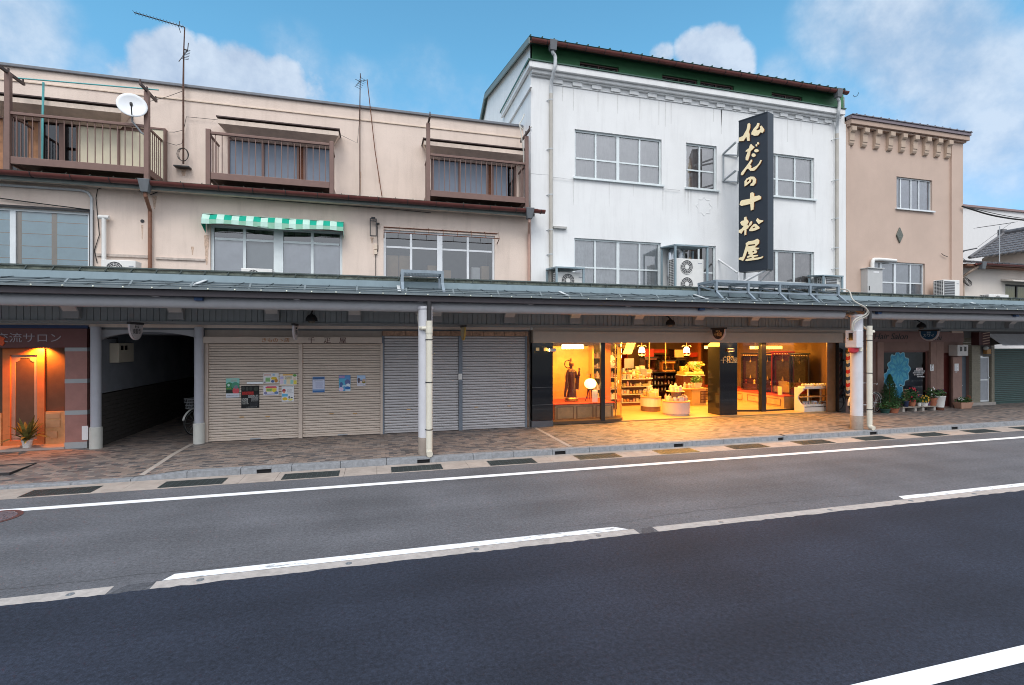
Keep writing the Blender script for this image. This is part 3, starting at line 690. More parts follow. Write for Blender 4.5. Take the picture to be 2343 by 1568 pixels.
def door(f, segs, hole, z0=BF, z1=DT):
    dm = MB(); out_ = []
    dm.box(hole[0], hole[1], FU + .04, FU + .13, z1 - .07, z1)
    for x0, x1, m, inset, kind in segs:
        a, c = QX(f, x0, FU + .08), QX(f, x1, FU + .08)
        a = max(a, hole[0]); c = min(c, hole[1])
        if kind == 'mullion': dm.box(a, c, FU + .03, FU + .13, z0, z1 - .07)
        else: out_.append((a, c, m, inset, kind))
    fo = dm.build('door_frame', M_rail, cb)
    for a, c, m, inset, kind in out_:
        MB().box(a, c, FU + inset, FU + inset + .025, z0, z1 - .07).build(kind, m, fo)
        if m is M_dglass: MB().box(a, c, FU + .5, FU + .52, z0, z1).build('curtain', mat('dim_blue_curtain', (.16, .19, .22), .9), fo)
door('A1', [(-260, 40, M_wood, .1, 'board'), (40, 90, None, 0, 'mullion'), (90, 250, M_dglass, .09, 'pane'), (250, 355, M_wood, .08, 'board'), (355, 392, None, 0, 'mullion'), (392, 540, M_dglass, .09, 'pane'), (540, 580, None, 0, 'mullion'), (580, 690, M_dglass, .09, 'pane'),
            (690, 702, None, 0, 'mullion'), (702, 1065, M_creampanel, .06, 'shutter_panel'), (1065, 1080, None, 0, 'mullion'), (1080, 1300, M_creampanel, .06, 'shutter_panel'), (1300, 1310, None, 0, 'mullion')], d1)
door('A5', [(440, 462, None, 0, 'mullion'), (462, 728, M_panelblue, .06, 'door_panel'), (728, 750, None, 0, 'mullion'), (750, 1022, M_panelblue, .075, 'door_panel'), (1022, 1038, None, 0, 'mullion'), (1038, 1076, M_rust, .08, 'board'), (1076, 1094, None, 0, 'mullion'), (1094, 1300, M_panelblue, .06, 'door_panel'), (1300, 1318, None, 0, 'mullion')], d2)
door('B2', [(468, 482, None, 0, 'mullion'), (482, 696, M_panelblue, .06, 'door_panel'), (696, 712, None, 0, 'mullion'), (712, 934, M_panelblue, .075, 'door_panel'), (934, 946, None, 0, 'mullion'), (946, 974, M_rust, .08, 'board'), (974, 990, None, 0, 'mullion'), (990, 1110, M_panelblue, .06, 'door_panel'), (1110, 1160, M_dglass, .1, 'pane'), (1160, 1180, None, 0, 'mullion')], d3)
# shutter box beside the first door
a, c = QX('A1', 1335, FU - .1), QX('A1', 1470, FU - .1)
sb = MB().box(a, c, FU - .12, FU - .003, 6.3, 7.63).build('shutter_box', M_creampanel, cb)
MB().box(a - .01, c + .04, FU - .14, FU - .003, 7.63, 7.67).box(c, c + .04, FU - .14, FU - .003, 6.28, 7.63).build('shutter_box_frame', M_rail, sb)

# balconies
BY = 13.22
def balcony(xl, xr, tall, arms, label):
    zt, zb = 7.4, 6.34
    f = MB(); f.box(xl + .05, xr - .05, BY - .03, BY + .03, zb - .07, zb + .09)
    for x in (xl, xr): f.box(x - .025, x + .025, BY + .05, FU - .01, zb - .07, zb + .09)
    f.box(xl + .05, xr - .05, BY + .03, FU - .01, zb - .02, zb + .02)
    t = f.build('balcony', M_rail, cb, bevel=.006); t['label'] = label
    r_ = MB(); r_.box(xl + .05, xr - .05, BY - .035, BY + .035, zt - .06, zt)
    for x in (xl, xr): r_.box(x - .02, x + .02, BY + .05, FU - .12, zt - .06, zt - .01)
    r_.build('top_rail', M_rail, t, bevel=.006)
    n = round((xr - xl) / .145); k = MB()
    for i in range(1, n): x = xl + (xr - xl) * i / n; k.box(x - .008, x + .008, BY - .008, BY + .008, zb + .09, zt - .06)
    for x in (xl, xr):
        for i in range(1, 7): y = BY + .05 + i * .115; k.box(x - .008, x + .008, y - .008, y + .008, zb + .09, zt - .06)
    k.build('baluster', M_rail, t)
    for x, h in ((xl, tall[0]), (xr, tall[1])):
        MB().box(x - .05, x + .05, BY - .05, BY + .05, 6.1, h).build('post', M_rail, t, bevel=.008)
    for x, z in arms:
        b = MB().bar((x, BY - .36, z), (x, BY + .5, z), .045, .06)
        for y in (BY - .34, BY, BY + .46): b.box(x - .012, x + .012, y - .02, y + .02, z + .03, z + .1)
        b.build('laundry_arm', mat('dark_brown_arm', (.07, .045, .04), .5, var=.2), t)
    return t
x1l, x1r = at(19, 0, BY)[0], at(336.5, 0, BY)[0]
bal1 = balcony(x1l, x1r, (8.24, 8.17), ((x1l, 8.24), (x1r, 8.19)), 'widest balcony, at far left, with laundry arms and a satellite dish')
balcony(QX('A5', 280, BY), QX('A5', 1310, BY), (7.45, 7.45), (), 'middle balcony with plain posts and no laundry arms')
balcony(QX('B2', 445, BY), QX('B2', 1268, BY), (8.19, 8.14), ((QX('B2', 449, BY), 8.24), (QX('B2', 1262, BY), 8.19)), 'balcony with laundry arms next to the white building')
# turquoise clothes poles
o = MB().tube([(x1l + .0, 13.5, 8.27), (x1r + .22, 13.25, 8.26)], .016, 8).build('clothes_pole', mat('turquoise_pole', (.12, .42, .42), .4, var=.05)); tag(o, 'long horizontal turquoise clothes pole laid across the laundry arms', 'clothes pole')
o = MB().tube([(x1l + .42, 13.55, 6.36), (x1l + .45, 13.55, 8.26)], .022, 8).build('clothes_pole', MATS['turquoise_pole']); tag(o, 'upright turquoise pole standing on the far left balcony', 'clothes pole')
# satellite dish clamped to the balcony
dc = Vector((*at(302, 240, 13.05)[:1], 13.05, at(302, 240, 13.05)[1]))
dish = thing('satellite_dish', 'white round satellite dish clamped to the far left balcony', 'satellite dish', (x1r, BY, 7.3))
nrm = Vector((.3, -.9, .2)).normalized(); a_, b_ = basis(nrm)
b = MB(); rr = .285; nn = 28; base = []
for k in range(6):
    q = k / 5; rad = rr * q; off = -.06 * (1 - q * q)
    for j in range(nn): t = 2 * math.pi * j / nn; b.v.append(tuple(dc + (a_ * math.cos(t) + b_ * math.sin(t) * 1.0) * max(rad, .002) + nrm * off))
for k in range(5):
    for j in range(nn): b.face(k * nn + j, k * nn + (j + 1) % nn, (k + 1) * nn + (j + 1) % nn, (k + 1) * nn + j)
dm = b.build('reflector', mat('dish_white', (.78, .79, .80), .4, var=.03), dish, smooth=True, fix=False); so = dm.modifiers.new('thick', 'SOLIDIFY'); so.thickness = .012
fp = dc + nrm * .26 + Vector((0, 0, -.12))
MB().tube([dc + Vector((0, 0, -.26)), fp], .012, 6).tube([fp - nrm * .0, fp - nrm * .07], .03, 8).build('feed_arm', M_dark, dish)
MB().tube([dc - nrm * .07, dc - nrm * .1 + Vector((.0, 0, -.32)), (x1r - .1, BY - .03, dc.z - .56), (x1r, BY, dc.z - .62)], .02, 8).build('mount', mat('mount_grey', (.3, .31, .32), .5), dish, smooth=True)

# green and white awning
XA, XB = QX('A5', 225, F - .3), QX('A5', 1408, F - .3)
zA1 = Q('A5', 810, 1000, F - .12)[1] + .02
aw = thing('window_awning', 'torn green and white chequered cloth awning over the curtained window', 'awning', ((XA + XB) / 2, F, zA1 - .3))
M_awg = mat('awning_green', (.0, .36, .24), .8, var=.1); M_aww = mat('awning_white', (.50, .72, .62), .8, var=.1); M_awp = mat('awning_pale_green', (.28, .52, .38), .8, var=.1)
b = MB(); n = 20; rows = []
prof = [(-.02, .02), (-.15, .02), (-.27, -.02), (-.34, -.15), (-.345, -.27)]
def awp(i, j):
    x = XA + (XB - XA) * i / n; y, z = prof[j]; q = i / n
    sag = .03 * math.sin(q * 9) * (j == 4) - .05 * q * (j == 4) * 0
    return (x, F + y + .015 * math.sin(i * 1.7) * (j > 1), zA1 + z + sag)
for i in range(n):
    for j in range(4):
        if j == 0 and i % 2 == 0 and i not in (0, 18): continue      # torn holes along the top
        if j == 0: b.m = 2
        elif j == 1: b.m = 2 if i % 2 else 1
        elif j == 2: b.m = 0 if i % 2 else 1
        else: b.m = 1 if i % 2 == 0 else 0
        if j == 3: b.m = 2 if i % 2 else 1
        b.poly([awp(i, j), awp(i + 1, j), awp(i + 1, j + 1), awp(i, j + 1)])
b.m = 0
for i, x in ((0, XA), (n, XB)):
    p = [awp(i, j) for j in range(5)]
    for j in range(4): b.poly([p[j], p[j + 1], (x, F - .02, zA1 - .36 - .02 * j)])
    b.m = 1
ac = b.build('cloth', [M_awg, M_aww, M_awp], aw, fix=False); so = ac.modifiers.new('thick', 'SOLIDIFY'); so.thickness = .006
b = MB()
for j in (0, 2, 4): b.tube([awp(0, j), awp(n, j)], .008, 5)
for i in range(0, n + 1, 2): b.tube([awp(i, j) for j in range(5)], .006, 5)
b.build('frame', M_dark, aw)
# old lamp bracket and box left of the boxes window
X, z = Q('A5', 1658, 1070, F - .08)
lb = thing('lamp_bracket', 'empty black rectangular lantern frame hung on the cream wall', 'wall lamp', (X, F, z - .3))
b = MB(); zt, zb = Q('A5', 1658, 995, F - .08)[1], Q('A5', 1658, 1143, F - .08)[1]
for x in (X - .075, X + .075): b.box(x - .012, x + .012, F - .12, F - .09, zb, zt)
for z in (zb, zt - .07, zt - .02): b.box(X - .087, X + .087, F - .125, F - .085, z, z + .022)
b.box(X - .05, X + .05, F - .125, F - .08, zt, zt + .04); b.box(X + .07, X + .16, F - .11, F - .003, zt - .12, zt - .1)
b.build('frame', M_dark, lb)
b = MB(); xj = QX('A5', 1678, F - .05)
for yt, yb in ((1205, 1250), (1255, 1290)): z1_, z0_ = Q('A5', 1678, yt, F - .05)[1], Q('A5', 1678, yb, F - .05)[1]; b.box(xj - .035, xj + .035, F - .06, F - .003, z0_, z1_)
b.build('junction_box', M_cream2, lb); MB().tube([(xj + .04, F - .04, zt - .1), (xj + .06, F - .03, zb - .3), (xj, F - .04, zb - .5), (xj, F - .03, 3.95)], .008, 5).build('cable', M_wire, lb)

# wall details: conduits, cables, vents, rust marks
zc = Q('A2', 300, 225, F)[1]; xe = QX('A2', 832, F)
MB().tube([(XL + .1, F - .05, zc), (QX('A2', 740, F), F - .05, zc), (QX('A2', 800, F), F - .05, zc - .04), (xe, F - .05, zc - .16), (xe, F - .05, 3.95)], .03, 10).build('conduit', M_gpipe, cb, smooth=True)
xv = QX('A2', 932, F - .1); zv = Q('A2', 932, 480, F - .1)[1]
MB().tube([(xv, F - .1, 4.0), (xv, F - .1, zv)], .045, 10).tube([(xv - .1, F - .1, zv - .03), (xv + .1, F - .1, zv - .03)], .05, 10).build('vent_pipe', M_acw, cb, smooth=True)
def cable(name, f, pts, Y, r=.008, m=None): 
    return MB().tube([(Q(f, x, y, Y)[0], Y, Q(f, x, y, Y)[1]) for x, y in pts], r, 5).build(name, m or M_wire, cb)
cable('cable', 'A2', [(870, 900), (845, 790), (890, 650), (860, 320), (875, 240), (960, 212), (1200, 228), (1320, 290)], F - .02)
cable('cable', 'A2', [(1345, 292), (1420, 262), (1500, 250), (1900, 285), (2294, 330)], F - .02, .01)
cable('cable', 'A5', [(0, 760), (500, 815), (1100, 862), (1800, 912), (2140, 945)], F - .02, .007)
cable('cable', 'A2', [(0, 322), (380, 372), (720, 415), (800, 425)], F - .06, .012)
cable('cable', 'A1', [(1480, 735), (1560, 738), (1640, 720)], FU - .06, .006)
cable('cable', 'A1', [(1490, 830), (1580, 855), (1630, 840), (1650, 700), (1670, 600), (1800, 612), (1960, 628)], FU - .06, .006)
cable('cable', 'A1', [(1330, 465), (1500, 420), (1640, 368)], FU - .1, .006)
cable('cable', 'A5', [(1360, 280), (1450, 325), (1525, 362), (1540, 200), (1542, 60)], FU - .08, .005)
b = MB()
for x, y in ((1277, 527),): X, z = Q('A2', x, y, F); b.tube([(X, F - .012, z), (X, F + .03, z)], .04, 14)
b.build('vent_hole', M_dark, cb)
def stain(f, x, y0, y1, wd, seed, F=F):
    rnd = random.Random(seed); X, z1_ = Q(f, x, y0, F); z0_ = Q(f, x, y1, F)[1]; L_ = []; Rr = []
    for k in range(7):
        q = k / 6; z = z1_ + (z0_ - z1_) * q; h = wd * (1 - q * .75) * rnd.uniform(.7, 1.1); L_.append((X - h, z)); Rr.append((X + h, z))
    return [(p[0], p[1]) for p in L_ + Rr[::-1]]
b = MB()
for a in (('A2', 1725, 755, 830, .035, 1), ('A1', 1645, 1060, 1130, .09, 2), ('A5', 1550, 600, 780, .03, 3), ('A5', 1706, 635, 700, .025, 4), ('A2', 1385, 300, 420, .05, 5), ('A2', 1275, 560, 690, .02, 6), ('A5', 265, 1130, 1380, .07, 7), ('A5', 1648, 1150, 1200, .05, 8)):
    yw = FU if a[:2] in (('A1', 1645), ('A5', 1550), ('A5', 1706)) else F
    b.prism([stain(*a, F=yw)], lambda p, q, t: (p, t, q), yw - .003, yw - .001)
b.build('rust_mark', M_stain, cb)
b = MB(); zz = Q('A2', 1100, 838, F)[1]
b.box(QX('A2', 870, F), QX('A2', 1330, F), F - .035, F - .002, zz - .03, zz + .03); b.box(QX('A2', 1400, F), QX('A2', 1840, F), F - .035, F - .002, zz - .05, zz)
b.build('old_ledge', mat('worn_ledge', (.48, .41, .36), .9, var=.3, scale=8), cb)

# television antenna masts on the wall
def mast(label, px, ytop, ybot, Y, r, f='D'):
    X, zt = Q(f, px, ytop, Y); zb = Q(f, px, ybot, Y)[1]
    t = thing('antenna_mast', label, 'antenna', (X, Y, zb))
    MB().tube([(X, Y, zb), (X, Y, TOP + .1), (X + .01, Y, TOP + .9), (X + .03, Y, zt)], [r * .9, r * .85, r * .6, r * .5], 8).build('mast', mat('dark_rusty_mast', (.10, .05, .035), .8, var=.4, scale=20), t, smooth=True)
    return t, X, zt, zb
t, X, zt, zb = mast('rusty antenna mast with a long boom, left of the middle balcony', 419.5, 62, 375, FU - .14, .026)
bm_ = MB(); YA = FU - .14
pl, pr_ = Q('T', 105, 120, YA), Q('T', 850, 212, YA)
bm_.tube([(pl[0], YA - .35, pl[1]), (pr_[0], YA, pr_[1])], .012, 6)
for k in range(16): q = k / 15; c = Vector((pl[0] + (pr_[0] - pl[0]) * q, YA - .35 * (1 - q), pl[1] + (pr_[1] - pl[1]) * q)); bm_.tube([c + Vector((0, -.09, .0)), c + Vector((0, .09, .0))], .004, 5)
c = Vector((*Q('T', 762, 205, YA)[:1], YA, Q('T', 762, 205, YA)[1]))
for a in ((.02, .0, .14), (.04, 0, -.14)): bm_.tube([c, c + Vector(a)], .008, 5)
bm_.build('yagi_boom', M_dark, t)
b = MB(); p = [Q('T', *q, YA) for q in ((790, 850), (915, 620), (918, 470), (860, 600), (885, 780))]
b.tube([(p[0][0], YA - .1, p[0][1]), (p[1][0], YA, p[1][1]), (p[2][0], YA + .05, p[2][1])], .011, 6); b.tube([(p[3][0], YA, p[3][1]), (p[1][0], YA, p[1][1])], .018, 6)
for k in range(7): q = k / 6; cx_ = Vector((p[1][0] + (p[4][0] - p[1][0]) * q, YA - .02, p[1][1] + (p[4][1] - p[1][1]) * q)); b.tube([cx_ + Vector((-.06, -.05, -.02)), cx_ + Vector((.05, .05, .02))], .007, 5)
b.build('yagi_small', M_dark, t)
b = MB()
for k in range(3): b.tube([(X + .1 * math.cos(a) * (1 + .15 * k), YA - .02 * k, zb + .22 + .16 * math.sin(a)) for a in [j * math.pi / 8 for j in range(17)]], .006, 5)
b.build('cable_coil', M_wire, t); b = MB().box(X - .2, X + .14, FU - .2, FU - .01, zb - .09, zb - .06); b.build('base_plate', M_dark, t)
t, X, zt, zb = mast('thinner antenna mast with a guy rod, left of the rightmost balcony', 823.5, 178, 448, FU - .12, .016)
b = MB(); b.tube([(*at(840, 182, FU - .1)[:1], FU - .1, at(840, 182, FU - .1)[1]), (*at(858, 345, FU - .1)[:1], FU - .1, at(858, 345, FU - .1)[1]), (*at(874, 450, FU - .1)[:1], FU - .1, at(874, 450, FU - .1)[1])], .013, 6)
b.build('guy_rod', M_rust, t)
b = MB(); Yt = FU - .12; zt2 = zt - .1
for dx_, dy_, dz_ in ((-.09, -.5, -.28), (.1, .3, .12), (-.12, .2, .1), (.14, -.3, -.05)): b.tube([(X, Yt, zt2), (X + dx_, Yt + dy_ * .6, zt2 + dz_)], .008, 5)
for k in range(6): b.tube([(X - .13 + k * .03, Yt - .1, zt2 - .2 + k * .05), (X + .02 + k * .03, Yt + .1, zt2 - .16 + k * .05)], .005, 5)
b.build('yagi', M_dark, t)
# ================================================================ CREAM BUILDING, STREET LEVEL
def shutter(parent, X0, X1, Z0, Z1, Y, m, pitch=.063, name='roller_shutter', label=None, handles=()):
    prof = []; z = Z1
    while z > Z0 + .001:
        h = min(pitch, z - Z0)
        prof += [(Y + .030, z), (Y + .030, z - h * .10), (Y + .002, z - h * .14), (Y - .005, z - h * .5), (Y - .001, z - h * .90), (Y + .030, z - h * .96)]
        z -= h
    b = MB(); n = len(prof)
    b.v += [(X0, y, z) for y, z in prof] + [(X1, y, z) for y, z in prof]
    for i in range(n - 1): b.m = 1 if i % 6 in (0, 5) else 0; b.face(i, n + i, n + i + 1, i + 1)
    o = b.build(name, [m, mat('groove_' + m.name, tuple(c * .32 for c in m.diffuse_color[:3]) if False else (.15, .13, .115), .9, var=.1)], parent, fix=False)  # dark groove colour paints in shadow gaps and dirt between slats
    b = MB().box(X0, X1, Y - .02, Y + .02, Z0 - .045, Z0); b.build('bottom_bar', m, o)
    for hx, hz in handles: MB().box(hx - .05, hx + .05, Y - .02, Y + .0, hz - .012, hz + .012).build('handle', mat('yellow_handle', (.5, .30, .13), .6, var=.2), o)
    if label: o['label'] = label
    return o
# piers and header between the shops
xP0, xP1 = QX('A3', 583, G - .02), QX('A3', 780, G - .02)              # pink tiled pier
xC0, xC1 = at(208, 0, G)[0], at(231, 0, G)[0]
xD0 = at(462, 0, G)[0]
b = MB()
b.box(XL, xC1 + .05, G + .02, G + .1, 2.72, 2.88); b.box(xC1 + .05, XR - .02, G + .04, G + .1, 2.70, 2.88)
b.build('header', mat('grey_header', (.17, .19, .20), .6, var=.08), cb)
# salon
M_ptile = mat('pink_tile', (.34, .165, .14), .5, var=.12, scale=5)
M_ltile = mat('grey_tile_band', (.36, .38, .39), .5, var=.06)
zb_ = [(540, 573), (820, 858), (1102, 1141)]
b = MB().box(xP0, xP1, G - .02, G + .4, .0, 2.25); pier = b.build('tiled_pier', M_ptile, cb)
for a, c in zb_: MB().box(xP0 - .004, xP1 + .004, G - .026, G + .3, Q('A3', 680, c, G)[1], Q('A3', 680, a, G)[1]).build('tile_band', M_ltile, pier)
MB().box(xP0 - .006, xP1 + .006, G - .035, G + .3, .002, Q('A3', 680, 1385, G)[1]).build('tile_band', M_ltile, pier)
X, z = Q('A3', 762, 1305, G - .03); MB().box(X - .06, X + .06, G - .032, G - .0225, z - .16, z + .16).build('number_plate', M_paper, pier)
zs0, zs1 = Q('A3', 400, 540, G)[1], Q('A3', 400, 368, G)[1]
sg = MB().box(XL, xP1, G - .03, G + .3, zs0, zs1).build('sign_fascia', mat('dark_red_fascia', (.14, .05, .045), .5, var=.08), cb)
MB().box(XL, xP1 + .02, G - .035, G + .2, zs1 + .005, zs1 + .075).build('blue_trim', mat('navy_trim', (.01, .03, .10), .5, var=.05), cb)
X0, z0 = Q('A3', 270, 458, G); text('交流サロン', .225, mat('silver_letter', (.32, .28, .30), .4, metal=.3, var=0), sg, (X0, G - .035, z0), squeeze=1.08)
lp = [Q('A3', *p, G) for p in ((-60, 440), (0, 428), (30, 445), (58, 455), (45, 475), (55, 500), (35, 525), (0, 512), (-40, 520), (-75, 490))]
MB().prism([lp], lambda a, c, t: (a, t, c), G - .05, G - .031).build('logo', mat('orange_logo', (.75, .10, .02), .5, var=.05), sg)
# recessed entrance of the salon
RY = 13.95; 
b = MB()
b.poly([(XL, RY + .0, 0), (xP0, RY, 0), (xP0, RY, zs0 + .1), (XL, RY, zs0 + .1)])
b.box(xP0 - .0, xP0 + .1, G + .3, RY, 0, 2.3); b.box(XL, xP0 + .1, G + .0, RY + .1, zs0 + .1, zs0 + .16)
b.build('recess_wall', mat('dark_brown_wall', (.10, .055, .03), .6, var=.15), cb)
MB().box(XL, xP0, G - .05, RY, .001, .05).build('step', mat('salon_step', (.42, .34, .30), .6, var=.1), cb)
dz1 = Q('A3', 210, 548, RY - .05)[1]; DY = RY - .05
dx0, dx1, gx0, gx1 = QX('A3', 22, DY), QX('A3', 398, DY), QX('A3', 90, DY), QX('A3', 332, DY); gz1 = Q('A3', 210, 605, DY)[1]; gz0 = .16
b = MB()
wall(b, dx0, dx1, .05, dz1, DY, [(gx0, gx1, gz0, gz1)], depth=.1); b.box(dx1 - .004, dx1, DY + .001, RY, .05, dz1); b.box(dx0, dx0 + .004, DY + .001, RY, .05, dz1)
dr = b.build('door_surround', mat('orange_render', (.62, .20, .06), .6, var=.1), cb, fix=False)
b = MB(); f1 = .075; z = gz1
loopo = [(gx0, gz0), (gx1, gz0), (gx1, gz1), (gx0, gz1)]
c_ = .09; ix0, ix1, iz0, iz1 = gx0 + f1, gx1 - f1, gz0 + .12, gz1 - f1
loopi = [(ix0, iz0), (ix0, iz1 - c_)] + [(ix0 + c_ * math.sin(t), iz1 - c_ * math.cos(t)) for t in (.35, .8, 1.2)] + [(ix0 + c_, iz1), (ix1 - c_, iz1)] + [(ix1 - c_ * math.sin(t), iz1 - c_ * math.cos(t)) for t in (1.2, .8, .35)] + [(ix1, iz1 - c_), (ix1, iz0)]
b.prism([loopo, loopi], lambda a, c, t: (a, t, c), DY + .04, DY + .08)
dd = b.build('door', mat('tan_door_frame', (.40, .27, .20), .5, var=.1), dr)
MB().poly([(ix0 - .01, DY + .06, iz0 - .01), (ix1 + .01, DY + .06, iz0 - .01), (ix1 + .01, DY + .06, iz1 + .01), (ix0 - .01, DY + .06, iz1 + .01)]).build('door_glass', M_dglass, dd, fix=False)
b = MB(); zz = Q('A3', 210, 1120, DY)[1]
b.box(gx0, gx1, DY + .1, DY + .14, .05, zz); b.box(QX('A3', 410, DY), xP0 - .02, RY - .06, RY - .005, .05, zz); b.box(QX('A3', -400, DY), dx0 - .02, RY - .06, RY - .005, .05, zz)
lw = b.build('low_cabinet', M_oak, cb)
b = MB()
for x0, x1, yt, yb in ((415, 540, 1130, 1175), (415, 540, 1190, 1255), (425, 515, 1290, 1350)):
    b.box(QX('A3', x0, RY - .06), QX('A3', x1, RY - .06), RY - .075, RY - .062, Q('A3', 470, yb, RY - .06)[1], Q('A3', 470, yt, RY - .06)[1])
b.build('cabinet_panel', mat('pale_oak', (.50, .32, .17), .6, var=.1), lw)
lx, lz = QX('A3', 375, DY), Q('A3', 375, 545, DY)[1]
dlm = thing('recessed_downlight', 'small lit downlight over the orange salon door', 'lamp', (lx, G + .25, zs0 + .03))
MB().lathe((lx, G + .33, zs0 + .03), [(.05, 0), (.05, .07)], 14).build('lamp_housing', M_alu, dlm)
MB().lathe((lx, G + .33, zs0 + .024), [(.035, 0), (.035, .005)], 12).build('lamp_bulb', mat('bulb_warm', (1, .7, .3), emit=(1, .55, .15), es=30), dlm)
lamp('SPOT', (lx, G + .33, zs0 + .01), 260, (1, .25, .02), .03, (R(22), 0, R(8)), cone=R(135))
# strappy potted plant by the door
def strap_plant(name, label, cx, cy, z0, n, ln, m, seed, up=.8, wd=.05):
    rnd = random.Random(seed); b = MB()
    for k in range(n):
        a = k * 2.4 + rnd.uniform(-.3, .3); l = ln * rnd.uniform(.7, 1.1); tilt = rnd.uniform(.25, 1.15)
        d = Vector((math.cos(a), math.sin(a), 0)); s = Vector((-d.y, d.x, 0)); pts = []
        for j in range(7):
            q = j / 6; out_ = l * q * math.sin(tilt); h = l * (q * math.cos(tilt) - .55 * q * q * math.sin(tilt)) * up
            pts.append((Vector((cx, cy, z0)) + d * out_ + Vector((0, 0, h)), wd * math.sin(math.pi * (.12 + .86 * q)) * .6))
        for (p, w0), (q_, w1) in zip(pts, pts[1:]):
            b.poly([p - s * w0, p + s * w0, q_ + s * w1 + Vector((0, 0, .006)), q_ - s * w1])
    return b
def pot(cx, cy, z0, r, h, name='pot', taper=.72):
    return MB().lathe((cx, cy, z0), [(r * taper, 0), (r * .95, h * .85), (r * 1.06, h * .86), (r * 1.06, h), (r * .92, h), (r * .9, h * .9), (.005, h * .9)], 18)
px_, py_ = gnd(*pix('A3', 243, 1410), .05); py_ = G + .12; px_ = QX('A3', 243, py_)
tp = thing('potted_plant', 'strappy striped-leaf plant in a white pot before the orange salon door', 'potted plant', (px_, py_, .05))
pot(px_, py_, .05, .1, .17).build('pot', M_acw, tp, smooth=True)
strap_plant('leaves', '', px_, py_, .2, 34, .62, M_leafo, 4, 1.05, .075).build('foliage', M_leafo, tp, fix=False)

# passage
pz = 2.42; za = 2.65; zs = Q('A3', 905, 470, G)[1]
px0, px1 = xC1 - .06, xD0 - .03
b = MB(); arch = [(px0, zs - .02)] + [(px0 + (px1 - px0) * k / 14, zs + (za - zs) * math.sin(math.pi * k / 14) ** .7) for k in range(15)] + [(px1, zs - .02)]
b.prism([[(px0, 2.698)] + arch[:1] + arch[1:-1] + arch[-1:] + [(px1, 2.698)]], lambda a, c, t: (a, t, c), G + .02, G + .2)
b.build('passage_arch', mat('grey_arch', (.40, .41, .43), .7, var=.06), cb)
b = MB(); PD = 23.5
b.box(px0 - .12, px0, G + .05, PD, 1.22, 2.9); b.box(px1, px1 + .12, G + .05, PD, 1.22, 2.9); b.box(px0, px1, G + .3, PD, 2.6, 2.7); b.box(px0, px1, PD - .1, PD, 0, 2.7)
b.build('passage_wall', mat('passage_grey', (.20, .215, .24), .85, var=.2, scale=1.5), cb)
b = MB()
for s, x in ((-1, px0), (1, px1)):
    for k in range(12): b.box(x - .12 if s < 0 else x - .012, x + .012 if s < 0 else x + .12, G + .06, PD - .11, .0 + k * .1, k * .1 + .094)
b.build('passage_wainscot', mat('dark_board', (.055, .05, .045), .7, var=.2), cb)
X0, z0 = Q('A3', 985, 500, G + 1.0); X1 = px0 + .26
mb_ = thing('meter_cabinet', 'beige electricity meter cabinet with two dark windows on the passage wall', 'meter box', (px0 + .13, G + 1.3, z0 - .6))
YM0 = 13.95
zt_, zl_ = Q('A3', 1060, 500, YM0)[1], Q('A3', 1060, 675, YM0)[1]
MB().box(px0 + .002, px0 + .2, YM0, YM0 + .75, zl_, zt_).build('cabinet', mat('beige_box', (.50, .45, .36), .6, var=.05), mb_, bevel=.01)
b = MB()
for k in (0, 1): b.box(px0 + .2, px0 + .207, YM0 + .08 + k * .2, YM0 + .2 + k * .2, zl_ + .3, zt_ - .06)
b.build('meter_window', M_lacq, mb_)
MB().tube([(px0 + .1, G + .2, 2.5), (px0 + .12, YM0 + .1, zt_ + .12), (px0 + .1, YM0 + .15, zt_)], .02, 6).build('cable', M_wire, mb_)
# small pillars of the passage
def slim_pillar(px, label):
    X = at(px, 0, 13.33)[0]; t = thing('passage_pillar', label, 'pillar', (X, 13.33, 0), 'slim pillars beside the passage')
    MB().lathe((X, 13.33, 0), [(.1, .45), (.1, 2.76)], 24).build('shaft', mat('lilac_grey_paint', (.40, .41, .45), .45, var=.06, streak=.1, dirt=(.25, .25, .27)), t, smooth=True)
    MB().lathe((X, 13.33, 0), [(.122, 0), (.122, .47), (.102, .49)], 24).build('base_sleeve', mat('cream_sleeve', (.52, .52, .48), .5, var=.06), t, smooth=True)
slim_pillar(219.5, 'slim grey round pillar between the pink tiled pier and the dark passage')
slim_pillar(455.5, 'slim grey round pillar between the dark passage and the beige shutters')
